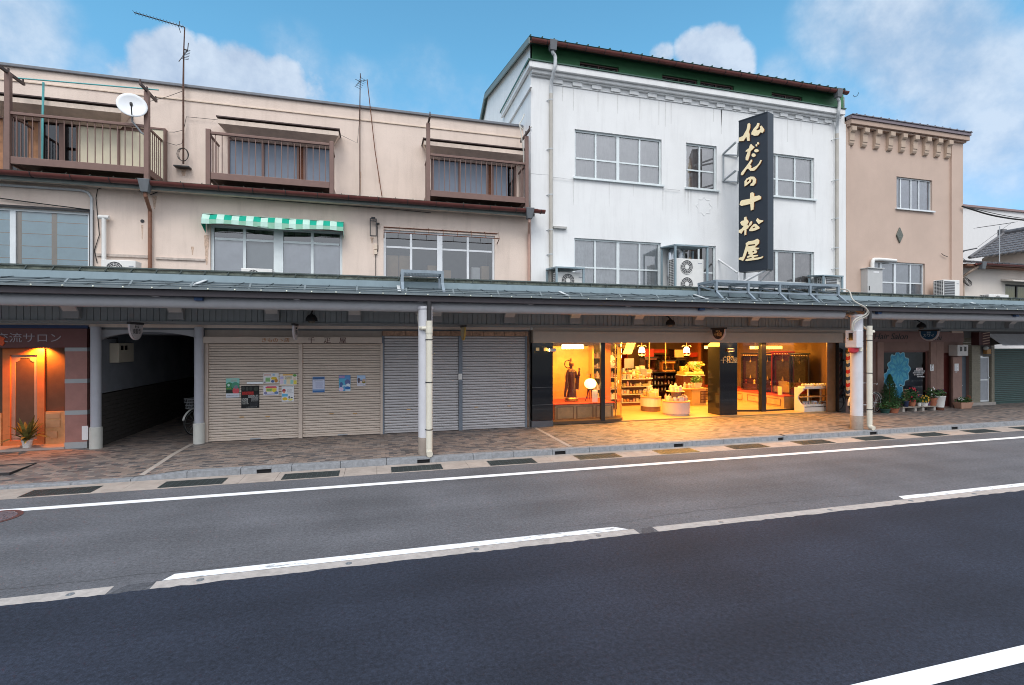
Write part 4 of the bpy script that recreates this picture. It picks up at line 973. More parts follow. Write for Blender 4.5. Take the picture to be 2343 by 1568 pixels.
# bicycles
def bicycle(label, X, Y, rz, basket=True, cat='bicycle', fcol=(.05, .05, .055)):
    t = thing('bicycle', label, cat, (0, 0, 0)); Mt = mat('tyre_rubber', (.02, .02, .02), .8); fr = mat('bike_frame_%d' % int(fcol[0] * 100), fcol, .4)
    rW = .33; yF, yB = .52, -.55
    for y in (yF, yB):
        b = MB(); b.tube([(0, y + rW * math.cos(a), rW + rW * math.sin(a)) for a in [2 * math.pi * k / 32 for k in range(33)]], .018, 6, cap=False); wh = b.build('wheel', Mt, t, smooth=True)
        b = MB(); b.tube([(0, y + (rW - .022) * math.cos(a), rW + (rW - .022) * math.sin(a)) for a in [2 * math.pi * k / 32 for k in range(33)]], .009, 5, cap=False)
        for k in range(14): a = 2 * math.pi * k / 14; b.tube([(0, y, rW), (0, y + (rW - .02) * math.cos(a), rW + (rW - .02) * math.sin(a))], .0025, 4)
        b.tube([(-.05, y, rW), (.05, y, rW)], .022, 8); b.build('rim', M_alu, wh)
        b = MB()
        a0, a1 = (R(15), R(150)) if y > 0 else (R(30), R(185))
        for k in range(10):
            p, q = a0 + (a1 - a0) * k / 10, a0 + (a1 - a0) * (k + 1) / 10
            e = lambda a, s: (s * .03, y + (rW + .035) * math.cos(a), rW + (rW + .035) * math.sin(a))
            b.poly([e(p, -1), e(p, 1), e(q, 1), e(q, -1)])
        fd = b.build('mudguard', mat('white_mudguard', (.62, .62, .58), .4), t, fix=False); fd.modifiers.new('thick', 'SOLIDIFY').thickness = .006
    b = MB(); hd = (0, .36, .78)
    b.tube([hd, (0, .42, .62), (0, yF, rW)], .016, 8); b.tube([(0, .40, .66), (0, .05, .3), (0, -.12, .29)], .018, 8); b.tube([(0, -.12, .29), (0, -.25, .78)], .015, 8)
    for s in (-.05, .05): b.tube([(s * .4, -.2, .6), (s, yB, rW)], .01, 6); b.tube([(0, -.12, .29), (s, yB, rW)], .011, 6)
    b.build('frame', fr, t, smooth=True)
    MB().tube([(-.27, .12, .98), (-.2, .3, 1.0), (0, .36, .98), (.2, .3, 1.0), (.27, .12, .98)], .012, 8).tube([hd, (0, .36, .98)], .012, 8).build('handlebar', M_alu, t, smooth=True)
    MB().lathe((0, -.28, .8), [(.02, 0), (.1, .03), (.11, .06), (.06, .09)], 12, .8, 1.2).build('saddle', M_dark, t, smooth=True)
    MB().tube([(-.13, -.12, .29), (.13, -.12, .29)], .012, 6).lathe((.0, -.12, .2), [(.09, .08), (.09, .1)], 16).build('crank', M_alu, t)
    if basket:
        b = MB(); q = [(-.17, .44), (.17, .44), (.17, .70), (-.17, .70)]
        b.poly([(x * .8, .57 + (y - .57) * .8, .68) for x, y in q])
        for i in range(4):
            (x0, y0), (x1, y1) = q[i], q[(i + 1) % 4]; 
            for z in (.70, .78, .86, .94, .955): k = .8 + .2 * (z - .68) / .28; b.bar((x0 * k, .57 + (y0 - .57) * k, z), (x1 * k, .57 + (y1 - .57) * k, z), .008)
            for j in range(7): f_ = j / 6; x, y = x0 + (x1 - x0) * f_, y0 + (y1 - y0) * f_; b.bar((x * .8, .57 + (y - .57) * .8, .68), (x, y, .955), .006)
        b.build('basket', mat('basket_grey', (.22, .23, .24), .5), t)
    t.location = (X, Y, 0); t.rotation_euler = (0, 0, rz)
    return t
bicycle('parked bicycle with front basket and white mudguards in the dark passage', QX('A3', 1735, 14.6) + .3, 15.05, R(150))

# beige shuttered shop
X0, X1 = QX('B1', 264, G), QX('B1', 970, G); X2, X3 = QX('B1', 1001, G), QX('B1', 1610, G)
zS = Q('B1', 600, 636, G)[1]
hl = [(QX('B1', 525, G), Q('B1', 525, 1212, G)[1]), (QX('B1', 728, G), Q('B1', 728, 1207, G)[1])]
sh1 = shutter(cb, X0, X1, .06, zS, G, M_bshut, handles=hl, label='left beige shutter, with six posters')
hl = [(QX('B1', 1228, G), Q('B1', 1228, 1186, G)[1]), (QX('B1', 1412, G), Q('B1', 1412, 1183, G)[1])]
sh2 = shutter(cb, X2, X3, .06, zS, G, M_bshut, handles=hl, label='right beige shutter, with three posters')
for q in ((X0 - .08, X0 - .002, G - .04), (X1 + .002, X2 - .002, G - .045), (X3 + .002, X3 + .06, G - .04)): MB().box(*q, G + .05, 0, zS).build('shutter_rail', M_bhead, cb)
xh0, xh1 = QX('B1', 222, G - .1), QX('B1', 1622, G)
zh1, zh2 = Q('B1', 900, 584, G - .15)[1], Q('B1', 900, 532, G)[1]
hb = MB().box(xh0, xh1, G - .15, G + .03, zS + .004, zh1).build('shutter_box', M_bhead, cb, bevel=.01)
MB().box(xh0, xh1, G - .0, G + .035, zh1 + .003, 2.70).build('beige_header', mat('dim_beige', (.40, .33, .28), .7, var=.06), cb)
X, z = Q('B1', 788, 612, G - .16); text('きものゝ店', .115, mat('orange_letter', (.42, .17, .05), .6), hb, (X, G - .152, z), squeeze=1.12, name='lettering')
for ch_, xx_ in (('千', 1068), ('疋', 1193), ('屋', 1316)):
    X, z = Q('B1', xx_, 614, G - .16); text(ch_, .16, mat('dark_red_letter', (.07, .015, .015), .6), hb, (X, G - .152, z), squeeze=1.15, name='lettering')
X, z = Q('B1', 628, 945, G); MB().box(X - .18, X + .18, G - .02, G - .004, z - .025, z + .025).build('letter_slot', M_alu, sh1)
for f_, x in ((sh1, 632), (sh2, 1315)): X = QX('B1', x, G); MB().box(X - .12, X + .12, G - .024, G - .0195, .018, .05).build('maker_plate', mat('plate_grey', (.35, .36, .38), .5), f_)
# dark void behind the shops
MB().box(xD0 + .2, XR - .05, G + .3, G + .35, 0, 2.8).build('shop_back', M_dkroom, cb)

# grey shuttered shop with wooden trim
g0x, g1x, g2x, g3x = at(877, 0, G)[0], at(1049, 0, G)[0], at(1058, 0, G)[0], at(1201, 0, G)[0]
zG = at(1000, 769, G)[1]
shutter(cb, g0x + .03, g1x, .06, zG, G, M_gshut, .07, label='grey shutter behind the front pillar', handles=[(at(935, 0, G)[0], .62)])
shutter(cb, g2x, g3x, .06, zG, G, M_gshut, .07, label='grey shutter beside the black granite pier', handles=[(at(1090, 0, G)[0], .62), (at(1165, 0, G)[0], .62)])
for q in ((g1x + .004, g2x - .004, G - .05), (g0x - .03, g0x + .026, G - .03), (g3x + .004, g3x + .06, G - .03)): MB().box(*q, G + .05, 0, zG).build('shutter_rail', mat('blue_grey_rail', (.16, .19, .23), .5), cb)
X, z = at(1053, 862, G - .06); MB().box(X - .05, X + .05, G - .075, G - .052, z - .08, z + .08).build('switch_plate', M_acw, cb)
def woodtrim(x0, x1, z0, z1, y0, y1):
    b = MB(); b.box(x0, x1, y0, y1, z0, z1); return b
M_hw = mat('herringbone_wood', (.33, .20, .13), .55, var=.45, scale=11)
b = MB(); z = .02
while z < zG: b.box(g3x + .065, XR - .07, G - .06 - .004 * (int(z * 10) % 2), G + .05, z, min(z + .195, zG)); z += .2
b.build('wood_jamb', M_hw, cb)
b = MB(); x = g0x - .02
while x < XR - .1: b.box(x, min(x + .29, XR - .07), G - .055 - .004 * (int(x * 10) % 2), G + .05, zG + .003, zG + .13); x += .3
b.build('wood_head', M_hw, cb)
MB().box(g0x - .03, XR - .07, G - .0, G + .038, zG + .134, 2.70).build('grey_board', mat('pale_grey_board', (.30, .31, .32), .6), cb)

# posters on the beige shutters
PC = {}
def pc(*c):
    k = 'print_%d_%d_%d' % c
    return mat(k, L(*c), .7, var=0)
def poster(f, x0, y0, x1, y1, base, patches, label):
    Y = G - .012; A, B = Q(f, x0, y1, Y), Q(f, x1, y0, Y); W_, H_ = B[0] - A[0], B[1] - A[1]
    ms = [pc(*base)]; b = MB().box(A[0], B[0], Y, Y + .004, A[1], B[1])
    for i, p in enumerate(patches):
        kind, a, c, d, e, cl = p
        if pc(*cl) not in ms: ms.append(pc(*cl))
        b.m = ms.index(pc(*cl)); y = Y - .0008 - .0004 * i
        X = lambda u: A[0] + W_ * u
        Z = lambda v: B[1] - H_ * v
        if kind == 'r': b.poly([(X(a), y, Z(d)), (X(c), y, Z(d)), (X(c), y, Z(e)), (X(a), y, Z(e))])
        elif kind == 'o': b.poly([(X((a + c) / 2 + (c - a) / 2 * math.cos(t)), y, Z((d + e) / 2 + (e - d) / 2 * math.sin(t))) for t in [2 * math.pi * k / 18 for k in range(18)]])
        elif kind == 't':      # rows of print
            n = max(1, round((e - d) / .045)); rnd = random.Random(i + int(x0))
            for k in range(n):
                v = d + (e - d) * k / n; u = a
                while u < c - .02: ln = rnd.uniform(.02, .07); b.poly([(X(u), y, Z(v + .022)), (X(min(u + ln, c)), y, Z(v + .022)), (X(min(u + ln, c)), y, Z(v)), (X(u), y, Z(v))]); u += ln + rnd.uniform(.008, .03)
    o = b.build('poster', ms, fix=False)
    return tag(o, label, 'poster', 'posters on the beige shutters')
poster('P1', 168, 300, 535, 835, (190, 200, 205), [('r', .0, 1, .0, .3, (135, 195, 185)), ('r', 0, 1, .28, .78, (40, 110, 75)), ('o', 0, .5, .2, .5, (60, 130, 90)), ('o', .4, 1, .2, .55, (70, 140, 115)), ('r', 0, .5, .6, .78, (35, 45, 40)), ('o', .48, .98, .45, .85, (200, 80, 90)), ('o', .6, .9, .36, .55, (120, 120, 135)), ('o', .1, .28, .28, .42, (190, 215, 205)), ('r', 0, 1, .79, 1, (200, 203, 212)), ('t', .05, .95, .87, .93, (70, 70, 80)), ('t', .35, .8, .06, .18, (190, 170, 160)), ('t', .05, .4, .5, .58, (150, 170, 60))], 'green landscape poster with pink flowers, leftmost on the beige shutters')
poster('P1', 585, 500, 1080, 1130, (20, 20, 22), [('o', .02, .2, .02, .2, (50, 52, 50)), ('o', .25, .4, .04, .22, (60, 62, 58)), ('o', .45, .62, .03, .22, (48, 52, 48)), ('o', .7, .95, .05, .25, (55, 60, 52)), ('t', .05, .7, .26, .43, (170, 40, 40)), ('t', .06, .66, .28, .4, (190, 50, 45)), ('t', .4, .95, .42, .56, (200, 200, 200)), ('t', .03, .4, .56, .84, (205, 205, 200)), ('r', .55, .95, .57, .6, (130, 130, 130)), ('t', .55, .95, .6, .72, (150, 150, 150)), ('t', .5, .95, .76, .94, (70, 72, 80)), ('t', .3, .9, .94, .98, (150, 150, 150))], 'large black poster with red title and white print on the left beige shutter')
poster('P1', 1195, 163, 1615, 440, (215, 215, 215), [('t', .05, .5, .06, .28, (190, 90, 50)), ('r', .6, .75, .04, .24, (150, 180, 205)), ('r', .14, .45, .42, .85, (145, 190, 130)), ('o', .5, .9, .36, .66, (210, 180, 60)), ('o', .72, .95, .55, .95, (190, 130, 60)), ('o', .5, .72, .68, .95, (80, 100, 150)), ('t', .18, .42, .5, .8, (100, 140, 100)), ('o', .06, .14, .82, .95, (70, 70, 90))], 'white leaflet with green box and yellow bubble, upper left of the leaflet group')
poster('P1', 1645, 178, 2122, 485, (222, 215, 205), [('r', .18, .75, .02, .14, (215, 165, 80)), ('o', .75, .98, .02, .26, (95, 150, 75)), ('r', .02, .22, .22, .45, (180, 175, 210)), ('r', .03, .2, .5, .92, (215, 195, 215)), ('r', .23, .38, .55, .92, (165, 200, 215)), ('r', .4, .6, .28, .92, (225, 210, 175)), ('r', .62, .78, .55, .92, (155, 205, 195)), ('r', .8, .98, .6, .95, (220, 205, 90)), ('t', .3, .7, .22, .5, (120, 120, 80)), ('t', .8, .95, .35, .55, (200, 130, 50))], 'white leaflet with orange heading and pastel boxes, upper right of the leaflet group')
poster('P1', 1195, 503, 1615, 772, (215, 213, 222), [('r', .22, .82, .04, .1, (205, 120, 140)), ('r', .14, .88, .1, .22, (195, 70, 95)), ('r', .17, .87, .22, .62, (230, 195, 110)), ('r', .2, .58, .28, .6, (165, 195, 120)), ('o', .58, .86, .3, .7, (215, 200, 70)), ('o', .04, .25, .6, .92, (130, 130, 165)), ('o', .72, .98, .6, .92, (100, 130, 175)), ('r', .2, .78, .84, .92, (150, 150, 190)), ('t', .24, .54, .34, .56, (90, 130, 70))], 'white leaflet with a red-roofed yellow frame, lower left of the leaflet group')
poster('P1', 1698, 508, 2038, 945, (220, 222, 226), [('t', .05, .95, .04, .1, (70, 110, 130)), ('o', .05, .33, .18, .42, (165, 60, 70)), ('o', .1, .3, .34, .46, (230, 150, 120)), ('t', .45, .85, .2, .4, (150, 150, 150)), ('t', .5, .95, .44, .48, (80, 80, 80)), ('r', .03, .5, .5, .68, (100, 175, 210)), ('o', .05, .48, .72, .93, (215, 180, 60)), ('o', .5, .92, .8, .95, (220, 210, 120)), ('o', .55, .68, .64, .82, (110, 115, 120)), ('o', .72, .92, .72, .78, (60, 60, 70))], 'white portrait leaflet with red, blue and yellow spots, lower right of the leaflet group')
poster('P2', 270, 240, 710, 820, (150, 165, 195), [('r', .02, .98, .03, .18, (70, 105, 150)), ('r', .02, .98, .18, .84, (190, 195, 215)), ('t', .1, .9, .07, .14, (45, 70, 110)), ('t', .1, .85, .25, .29, (60, 60, 80)), ('t', .25, .85, .33, .72, (150, 155, 185)), ('r', .02, .98, .8, .88, (120, 150, 190)), ('r', .02, .98, .88, .98, (60, 105, 160))], 'blue and white notice full of small print, leftmost on the right beige shutter')
poster('P2', 1222, 195, 1640, 770, (120, 170, 205), [('r', .0, 1, 0, .3, (90, 140, 190)), ('r', .0, .6, .22, .6, (85, 165, 195)), ('t', .02, .5, .02, .18, (220, 130, 160)), ('o', .5, .98, .26, .62, (95, 105, 150)), ('o', .6, .98, .52, .8, (210, 220, 230)), ('o', .5, .98, .7, .9, (50, 105, 170)), ('o', .05, .35, .42, .75, (75, 100, 150)), ('o', .25, .7, .62, .74, (170, 200, 215)), ('o', 0, .4, .75, 1, (215, 190, 215)), ('r', .4, .55, .7, 1, (90, 150, 195)), ('r', .56, 1, .9, 1, (200, 215, 225))], 'bright blue picture poster with pink heading, middle one on the right beige shutter')
poster('P2', 1880, 195, 2178, 590, (200, 205, 220), [('r', 0, 1, 0, .5, (165, 190, 220)), ('o', .05, .35, .22, .72, (85, 75, 85)), ('o', .25, .65, .4, .5, (75, 90, 125)), ('o', .58, 1, .5, .75, (125, 115, 45)), ('o', .62, .95, .32, .6, (190, 160, 140)), ('o', .3, .55, .5, .75, (215, 195, 190)), ('r', 0, 1, .74, 1, (205, 205, 215)), ('t', .05, .9, .84, .88, (110, 110, 130)), ('t', .7, .95, .92, .96, (60, 60, 70))], 'smallest poster, with blue sky and a golden bush, rightmost on the beige shutters')
# ================================================================ ARCADE CANOPY
CX0, CX1 = -11.0, 30.0
ac = thing('arcade_canopy', 'long grey-green steel canopy over the whole pavement', 'canopy', (5, 12, 2.9))
xJ = 12.86
b = MB(); b.box(CX0, xJ - .02, 10.56, 10.61, 3.265, 3.385); b.box(xJ + .02, CX1, 10.56, 10.61, 3.265, 3.385); b.build('front_gutter', M_fascia, ac, bevel=.006)
b = MB(); b.tube([(CX0, 10.88, 3.185), (xJ - .4, 10.88, 3.185)], .125, 24); b.tube([(xJ + .3, 10.88, 3.185), (CX1, 10.88, 3.185)], .125, 24)
bm_ = b.build('beam', M_beam, ac, smooth=True)
b = MB()
for k in range(-4, 12): x = .9 + 2.45 * k; b.box(x - .05, x + .05, 10.62, 10.85, 3.26, 3.31)
b.build('beam_bracket', M_beam, ac)
b = MB()
for px, yy in ((455, 680), (1605, 706), (2010, 0), (2325, 0)): X = at(px, 0, 10.7)[0]; b.box(X - .07, X + .07, 10.66, 10.74, 3.2, 3.258)
b.build('blue_clip', mat('blue_clip', (.02, .06, .16), .5), ac)
# sloping roof sheet with standing ribs
b = MB(); n = 140
for i in range(n):
    a = CX0 + (CX1 - CX0) * i / n; c = CX0 + (CX1 - CX0) * (i + 1) / n
    d = .008 * math.sin(i * 2.1)
    b.poly([(a, 10.50, 3.398), (c, 10.50, 3.398), (c, 11.99, 3.70 + d * .3), (a, 11.99, 3.70 + d * .3)])
rs = b.build('roof_sheet', M_sheet, ac, fix=False)
b = MB()
for i in range(0, n, 2): a = CX0 + (CX1 - CX0) * i / n; b.bar((a, 10.52, 3.41), (a, 11.98, 3.708), .02, .012)
b.build('seam', M_sheet, rs)
b = MB(); b.box(CX0, CX1, 10.49, 10.52, 3.388, 3.43); b.tube([(CX0, 10.62, 3.47), (CX1, 10.62, 3.47)], .010, 6); b.tube([(CX0, 10.75, 3.52), (CX1, 10.75, 3.52)], .010, 6)
for k in range(41): x = CX0 + .6 + k; b.bar((x, 10.6, 3.41), (x, 10.78, 3.56), .035, .012)
b.m = 1
for k in range(90): b.sphere((CX0 + .2 + k * .455, 10.49, 3.405), .017, 6, 4)
b.build('snow_guard', [mat('galvanised_guard', (.17, .20, .21), .6, metal=.2, var=.1), mat('pale_bolt', (.62, .64, .54), .4, metal=.2)], ac)
# upstand and ridge
MB().box(CX0, CX1, 12.0, 12.06, 3.69, 3.845).build('upstand', M_band, ac)
b = MB(); b.box(CX0, CX1, 12.0, 12.1, 3.93, 3.958); b.box(CX0, CX1, 12.03, 12.07, 3.848, 3.87)
for k in range(92): x = CX0 + .2 + .45 * k; b.bar((x, 12.015, 3.846), (x + .05, 12.015, 3.929), .03, .02)
rg = b.build('ridge_rail', mat('dark_green_grey', (.075, .095, .09), .6, var=.2), ac)
MB().box(CX0, CX1, 12.072, 12.08, 3.872, 3.926).build('ridge_fill', mat('pale_mossy_felt', (.42, .45, .36), .9, var=.5, scale=9), rg)
b = MB().hexa(((CX0, 12.09, 3.80), (CX1, 12.09, 3.80), (CX1, G - .06, 3.74), (CX0, G - .06, 3.74)), ((CX0, 12.09, 3.84), (CX1, 12.09, 3.84), (CX1, G - .06, 3.78), (CX0, G - .06, 3.78)))
b.build('rear_roof', M_sheet, ac)
# soffit and ribbed back panel
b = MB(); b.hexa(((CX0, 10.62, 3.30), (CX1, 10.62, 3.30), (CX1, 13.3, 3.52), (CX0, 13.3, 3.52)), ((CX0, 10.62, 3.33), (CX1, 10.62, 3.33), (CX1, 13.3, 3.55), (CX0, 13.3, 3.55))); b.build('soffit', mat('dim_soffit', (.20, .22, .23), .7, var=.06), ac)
b = MB(); x = CX0
while x < CX1: b.box(x, x + .118, 13.33 + random.uniform(0, .004), 13.36, 2.90, 3.70); x += .13
b.box(CX0, CX1, 13.361, 13.38, 2.90, 3.70)
sd_ = b.build('ribbed_panel', M_siding, ac)
b = MB(); b.box(CX0, CX1, 13.28, 13.385, 2.862, 2.897); b.box(CX0, CX1, 13.31, 13.36, 2.825, 2.858); b.build('panel_trim', mat('trim_grey', (.28, .29, .29), .6, var=.06), sd_)
# diagonal braces at the front pillars
b = MB()
for x in (1.0, 12.93):
    b.tube([(x, 10.85, 3.19), (x, 13.3, 3.19)], .06, 10); b.tube([(x - .9, 12.2, 3.4), (x - .15, 10.95, 3.1)], .035, 8)
b.build('cross_beam', M_beam, ac, smooth=True)
# sloped-front canopy lights, all unlit
def canopy_light(x):
    t = thing('canopy_light', 'unlit grey box light with slanted front on the ribbed canopy panel', 'canopy light', (x, 13.3, 2.93), 'box lights along the arcade')
    pr = [(13.325, 2.94), (13.2, 2.94), (13.2, 3.09), (13.03, 3.27), (13.325, 3.27)]
    MB().prism([pr], lambda a, c, s: (s, a, c), x - .155, x + .155).build('housing', mat('light_housing', (.38, .39, .40), .5, var=.05), t, bevel=.006)
    d = Vector((0, -.17, .18)).normalized(); nrm = Vector((0, -.18, -.17)).normalized() * .004
    p = [Vector((x - .13, 13.2, 3.09)) + d * .02, Vector((x + .13, 13.2, 3.09)) + d * .02, Vector((x + .13, 13.2, 3.09)) + d * .225, Vector((x - .13, 13.2, 3.09)) + d * .225]
    MB().hexa([q + nrm * -.5 for q in p], [q + nrm for q in p]).build('diffuser', mat('milky_diffuser', (.60, .58, .56), .4, var=.03), t)
    return t
xs_ = [at(p, 0, 13.2)[0] for p in (161, 402, 622, 811, 1166, 1316, 1461, 1599.7, 1726, 1844.6, 2056, 2150, 2241, 2315)]
l0 = canopy_light(xs_[0])
for x in xs_[1:]: dup(l0, (x, 13.3, 2.93))
dup(l0, (at(998, 0, 13.2)[0], 13.3, 2.93))
# round hooded speakers/lamps hanging below the panel
def dome(px, label):
    X, z = at(px, 735, 13.12); t = thing('dome_lamp', label, 'dome lamp', (X, 13.12, z), 'dark dome lamps under the canopy')
    c = (X, 13.1, 2.93)
    MB().lathe(c, [(.14, 0), (.135, .07), (.09, .14), (.03, .17), (.02, .2)], 18).tube([(X, 13.1, 3.1), (X, 13.25, 3.2), (X, 13.33, 3.2)], .018, 6).build('shade', mat('black_shade', (.02, .02, .022), .5), t, smooth=True)
    MB().sphere((X, 13.1, 2.925), .09, 12, 6, .6).build('bulb', mat('dim_bulb', (.12, .11, .09), .3), t, smooth=True)
dome(713, 'dark dome lamp under the canopy above the beige shutters')
dome(1533, 'dark dome lamp under the canopy above the lit shop entrance')
dome(2107, 'dark dome lamp under the canopy above the blue half-round sign')
# half-round boards hanging at right angles to the shop fronts
def hang_sign(X, face, m1, m2, mt, t1, t2, label):
    t = thing('hanging_sign', label, 'hanging sign', (X, 12.95, 2.5), 'half-round boards hanging under the arcade')
    zt, hw, h = 2.80, .315, .345; yc = 12.93
    def lp(k): return [(yc - hw * k, zt)] + [(yc - hw * k * math.cos(a), zt - .03 - (h * k - .03) * math.sin(a)) for a in [math.pi * i / 20 for i in range(21)]] + [(yc + hw * k, zt)]
    MB().prism([lp(1)], lambda a, c, s: (s, a, c), X - .02, X + .02).build('board', m1, t)
    MB().prism([lp(.86)], lambda a, c, s: (s, a, c), X - .024, X + .024).build('panel', m2, t)
    MB().box(X - .03, X + .03, yc - .34, yc + .34, zt + .002, zt + .055).build('hanger', M_dark, t)
    for s in (1, -1):
        rt = (0, s, 0); x = X + s * .026
        if not t2: continue
        text(t1, .07, mt, t, (x, yc, zt - .055), rt, ext=.002, name='small_lettering'); text(t2, .13, mt, t, (x, yc, zt - .16), rt, ext=.002)
M_sgw = mat('sign_white', (.62, .58, .60), .5, var=.03); M_blk = mat('sign_black', (.015, .015, .02), .4, var=0); M_sgb = mat('sign_blue', (.01, .07, .15), .5, var=.05); M_sgp = mat('sign_pale_rim', (.50, .46, .47), .5)
hang_sign(QX('A3', 1215, 12.93), 1, M_sgw, mat('sign_white_panel', (.66, .63, .64), .5), M_blk, '浄土宗', '東龍寺', 'white half-round hanging board with black characters, before the dark passage')
hang_sign(QX('B1', 942, 12.93), 1, M_sgw, MATS['sign_white_panel'], M_blk, 'きもの', '千疋屋', 'white half-round hanging board seen nearly edge-on, above the beige shutters')
hang_sign(at(1060, 0, 12.93)[0], -1, mat('sign_yellow', (.50, .33, .08), .5), mat('sign_cream', (.6, .5, .3), .5), M_blk, '', '', 'yellow half-round hanging board seen edge-on, above the grey shutters')
hang_sign(QX('C2', 497, 12.93), -1, M_sgp, M_blk, M_gold, '仏だん', '十松屋', 'black half-round hanging board with gold characters, above the lit shop')
hang_sign(QX('C3', 1090, 12.93), -1, M_sgp, M_sgb, mat('sign_pale_letter', (.45, .55, .60), .5), '理容', 'カワイ', 'blue half-round hanging board, before the barber shop')

# front pillars with drain pipes
def pillar(X, label, extra):
    t = thing('arcade_pillar', label, 'pillar', (X, 10.75, 0), 'front pillars of the arcade')
    MB().lathe((X, 10.77, 0), [(.152, .36), (.152, 3.1), (.17, 3.12), (.17, 3.17)], 32).build('shaft', M_pillar, t, smooth=True)
    MB().lathe((X, 10.77, 0), [(.157, 0), (.157, .37), (.15, .38)], 32).build('base_sleeve', mat('brown_grey_base', (.27, .225, .19), .7, var=.2, scale=6), t, smooth=True)
    xp, yp = X + .06 + extra, 10.575
    dp = MB().lathe((xp, yp, 0), [(.068, .17), (.068, 2.86)], 18).tube([(xp, yp, .2), (xp, yp, .12), (xp, yp - .03, .075), (xp, yp - .12, .06)], .066, 14).build('drain_pipe', M_pipe, t, smooth=True)
    b = MB()
    for z in (.55, 1.55, 2.45): b.lathe((xp, yp, z), [(.074, 0), (.074, .02)], 18); b.box(xp - .08, xp + .08, yp, 10.7, z + .004, z + .016)
    b.build('pipe_band', M_dark, dp)
    MB().lathe((xp, yp, 2.6), [(.076, 0), (.076, .13)], 18).build('pipe_collar', M_pipe, dp, smooth=True)
    MB().tube([(xp, yp, 2.84), (xp, yp, 3.27)], .05, 12).build('upper_pipe', M_dark, dp, smooth=True)
    s = 1 if extra > .02 else -1
    MB().tube([(xp, yp, 2.7), (xp + s * .14, yp, 2.7), (xp + s * .17, yp + .1, 2.7)], .04, 10).tube([(xp + s * .17, yp + .1, 2.7), (xp + s * .18, yp + .4, 2.9), (xp + s * .18, yp + .5, 3.3)], .035, 8).build('side_pipe', M_pipe, dp, smooth=True)
    return t
pillar(1.005, 'round pale grey front pillar with cream drain pipe, before the grey shutters', .0)
p2 = pillar(12.86, 'round pale grey front pillar beside the lit shop, carrying a box and cables', .16)
# box and lamp on the right pillar
X1b = 12.86 - .13
eb = thing('electric_box', 'white electric box with dark window and red lamp, strapped to the right pillar', 'electric box', (X1b, 10.6, 2.2))
MB().box(X1b - .17, X1b + .05, 10.52, 10.86, 2.26, 2.735).build('cabinet', mat('box_white', (.58, .58, .60), .5, var=.04), eb, bevel=.012)
MB().box(X1b - .178, X1b - .168, 10.63, 10.75, 2.46, 2.66).build('meter_window', M_lacq, eb); MB().box(X1b - .176, X1b - .168, 10.78, 10.80, 2.5, 2.52).build('lock', M_dark, eb)
MB().lathe((X1b - .07, 10.70, 2.10), [(.06, 0), (.12, .05), (.13, .155)], 18).build('red_lamp', mat('red_plastic', (.50, .04, .06), .35, var=.05), eb, smooth=True)
b = MB()
for z in (2.3, 2.42, 2.72): b.lathe((12.86, 10.77, z), [(.158, 0), (.158, .012)], 32)
b.build('strap', M_dark, eb)
b = MB(); b.tube([(X1b + .02, 10.62, 2.28), (X1b + .05, 10.6, 2.17), (X1b + .1, 10.6, 2.17), (X1b + .13, 10.62, 2.3)], .022, 8); b.build('cable_loop', M_pipe, eb, smooth=True)
zc_ = lambda x, y, Y=10.5: Q('B6', x, y, Y)
# pale conduit that comes over the canopy edge and runs down the pillar
b = MB(); pts = [(1450, 1112, 11.6), (1640, 1100, 11.5), (1690, 1125, 11.2), (1705, 1200, 10.8), (1760, 1240, 10.5), (1830, 1270, 10.46), (1862, 1310, 10.46), (1840, 1350, 10.5), (1740, 1390, 10.55), (1710, 1430, 10.58), (1705, 1500, 10.6)]
P_ = []
for x, y, Y in pts: X, z = Q('B6', x, y, Y); P_.append((X, Y, z))
def smooth_pts(p, it=2):
    for _ in range(it):
        q = [p[0]]
        for a, c in zip(p, p[1:]): a, c = Vector(a), Vector(c); q += [a * .75 + c * .25, a * .25 + c * .75]
        p = q + [p[-1]]
    return p
o = MB().tube(smooth_pts(P_), .019, 8).tube(smooth_pts([(x + .05, y, z - .04) for x, y, z in P_[4:]]), .014, 8).build('conduit', mat('dull_pipe', (.45, .43, .38), .5, var=.1), smooth=True)
tag(o, 'pair of curved cream conduits running over the canopy edge down the right pillar', 'conduit')

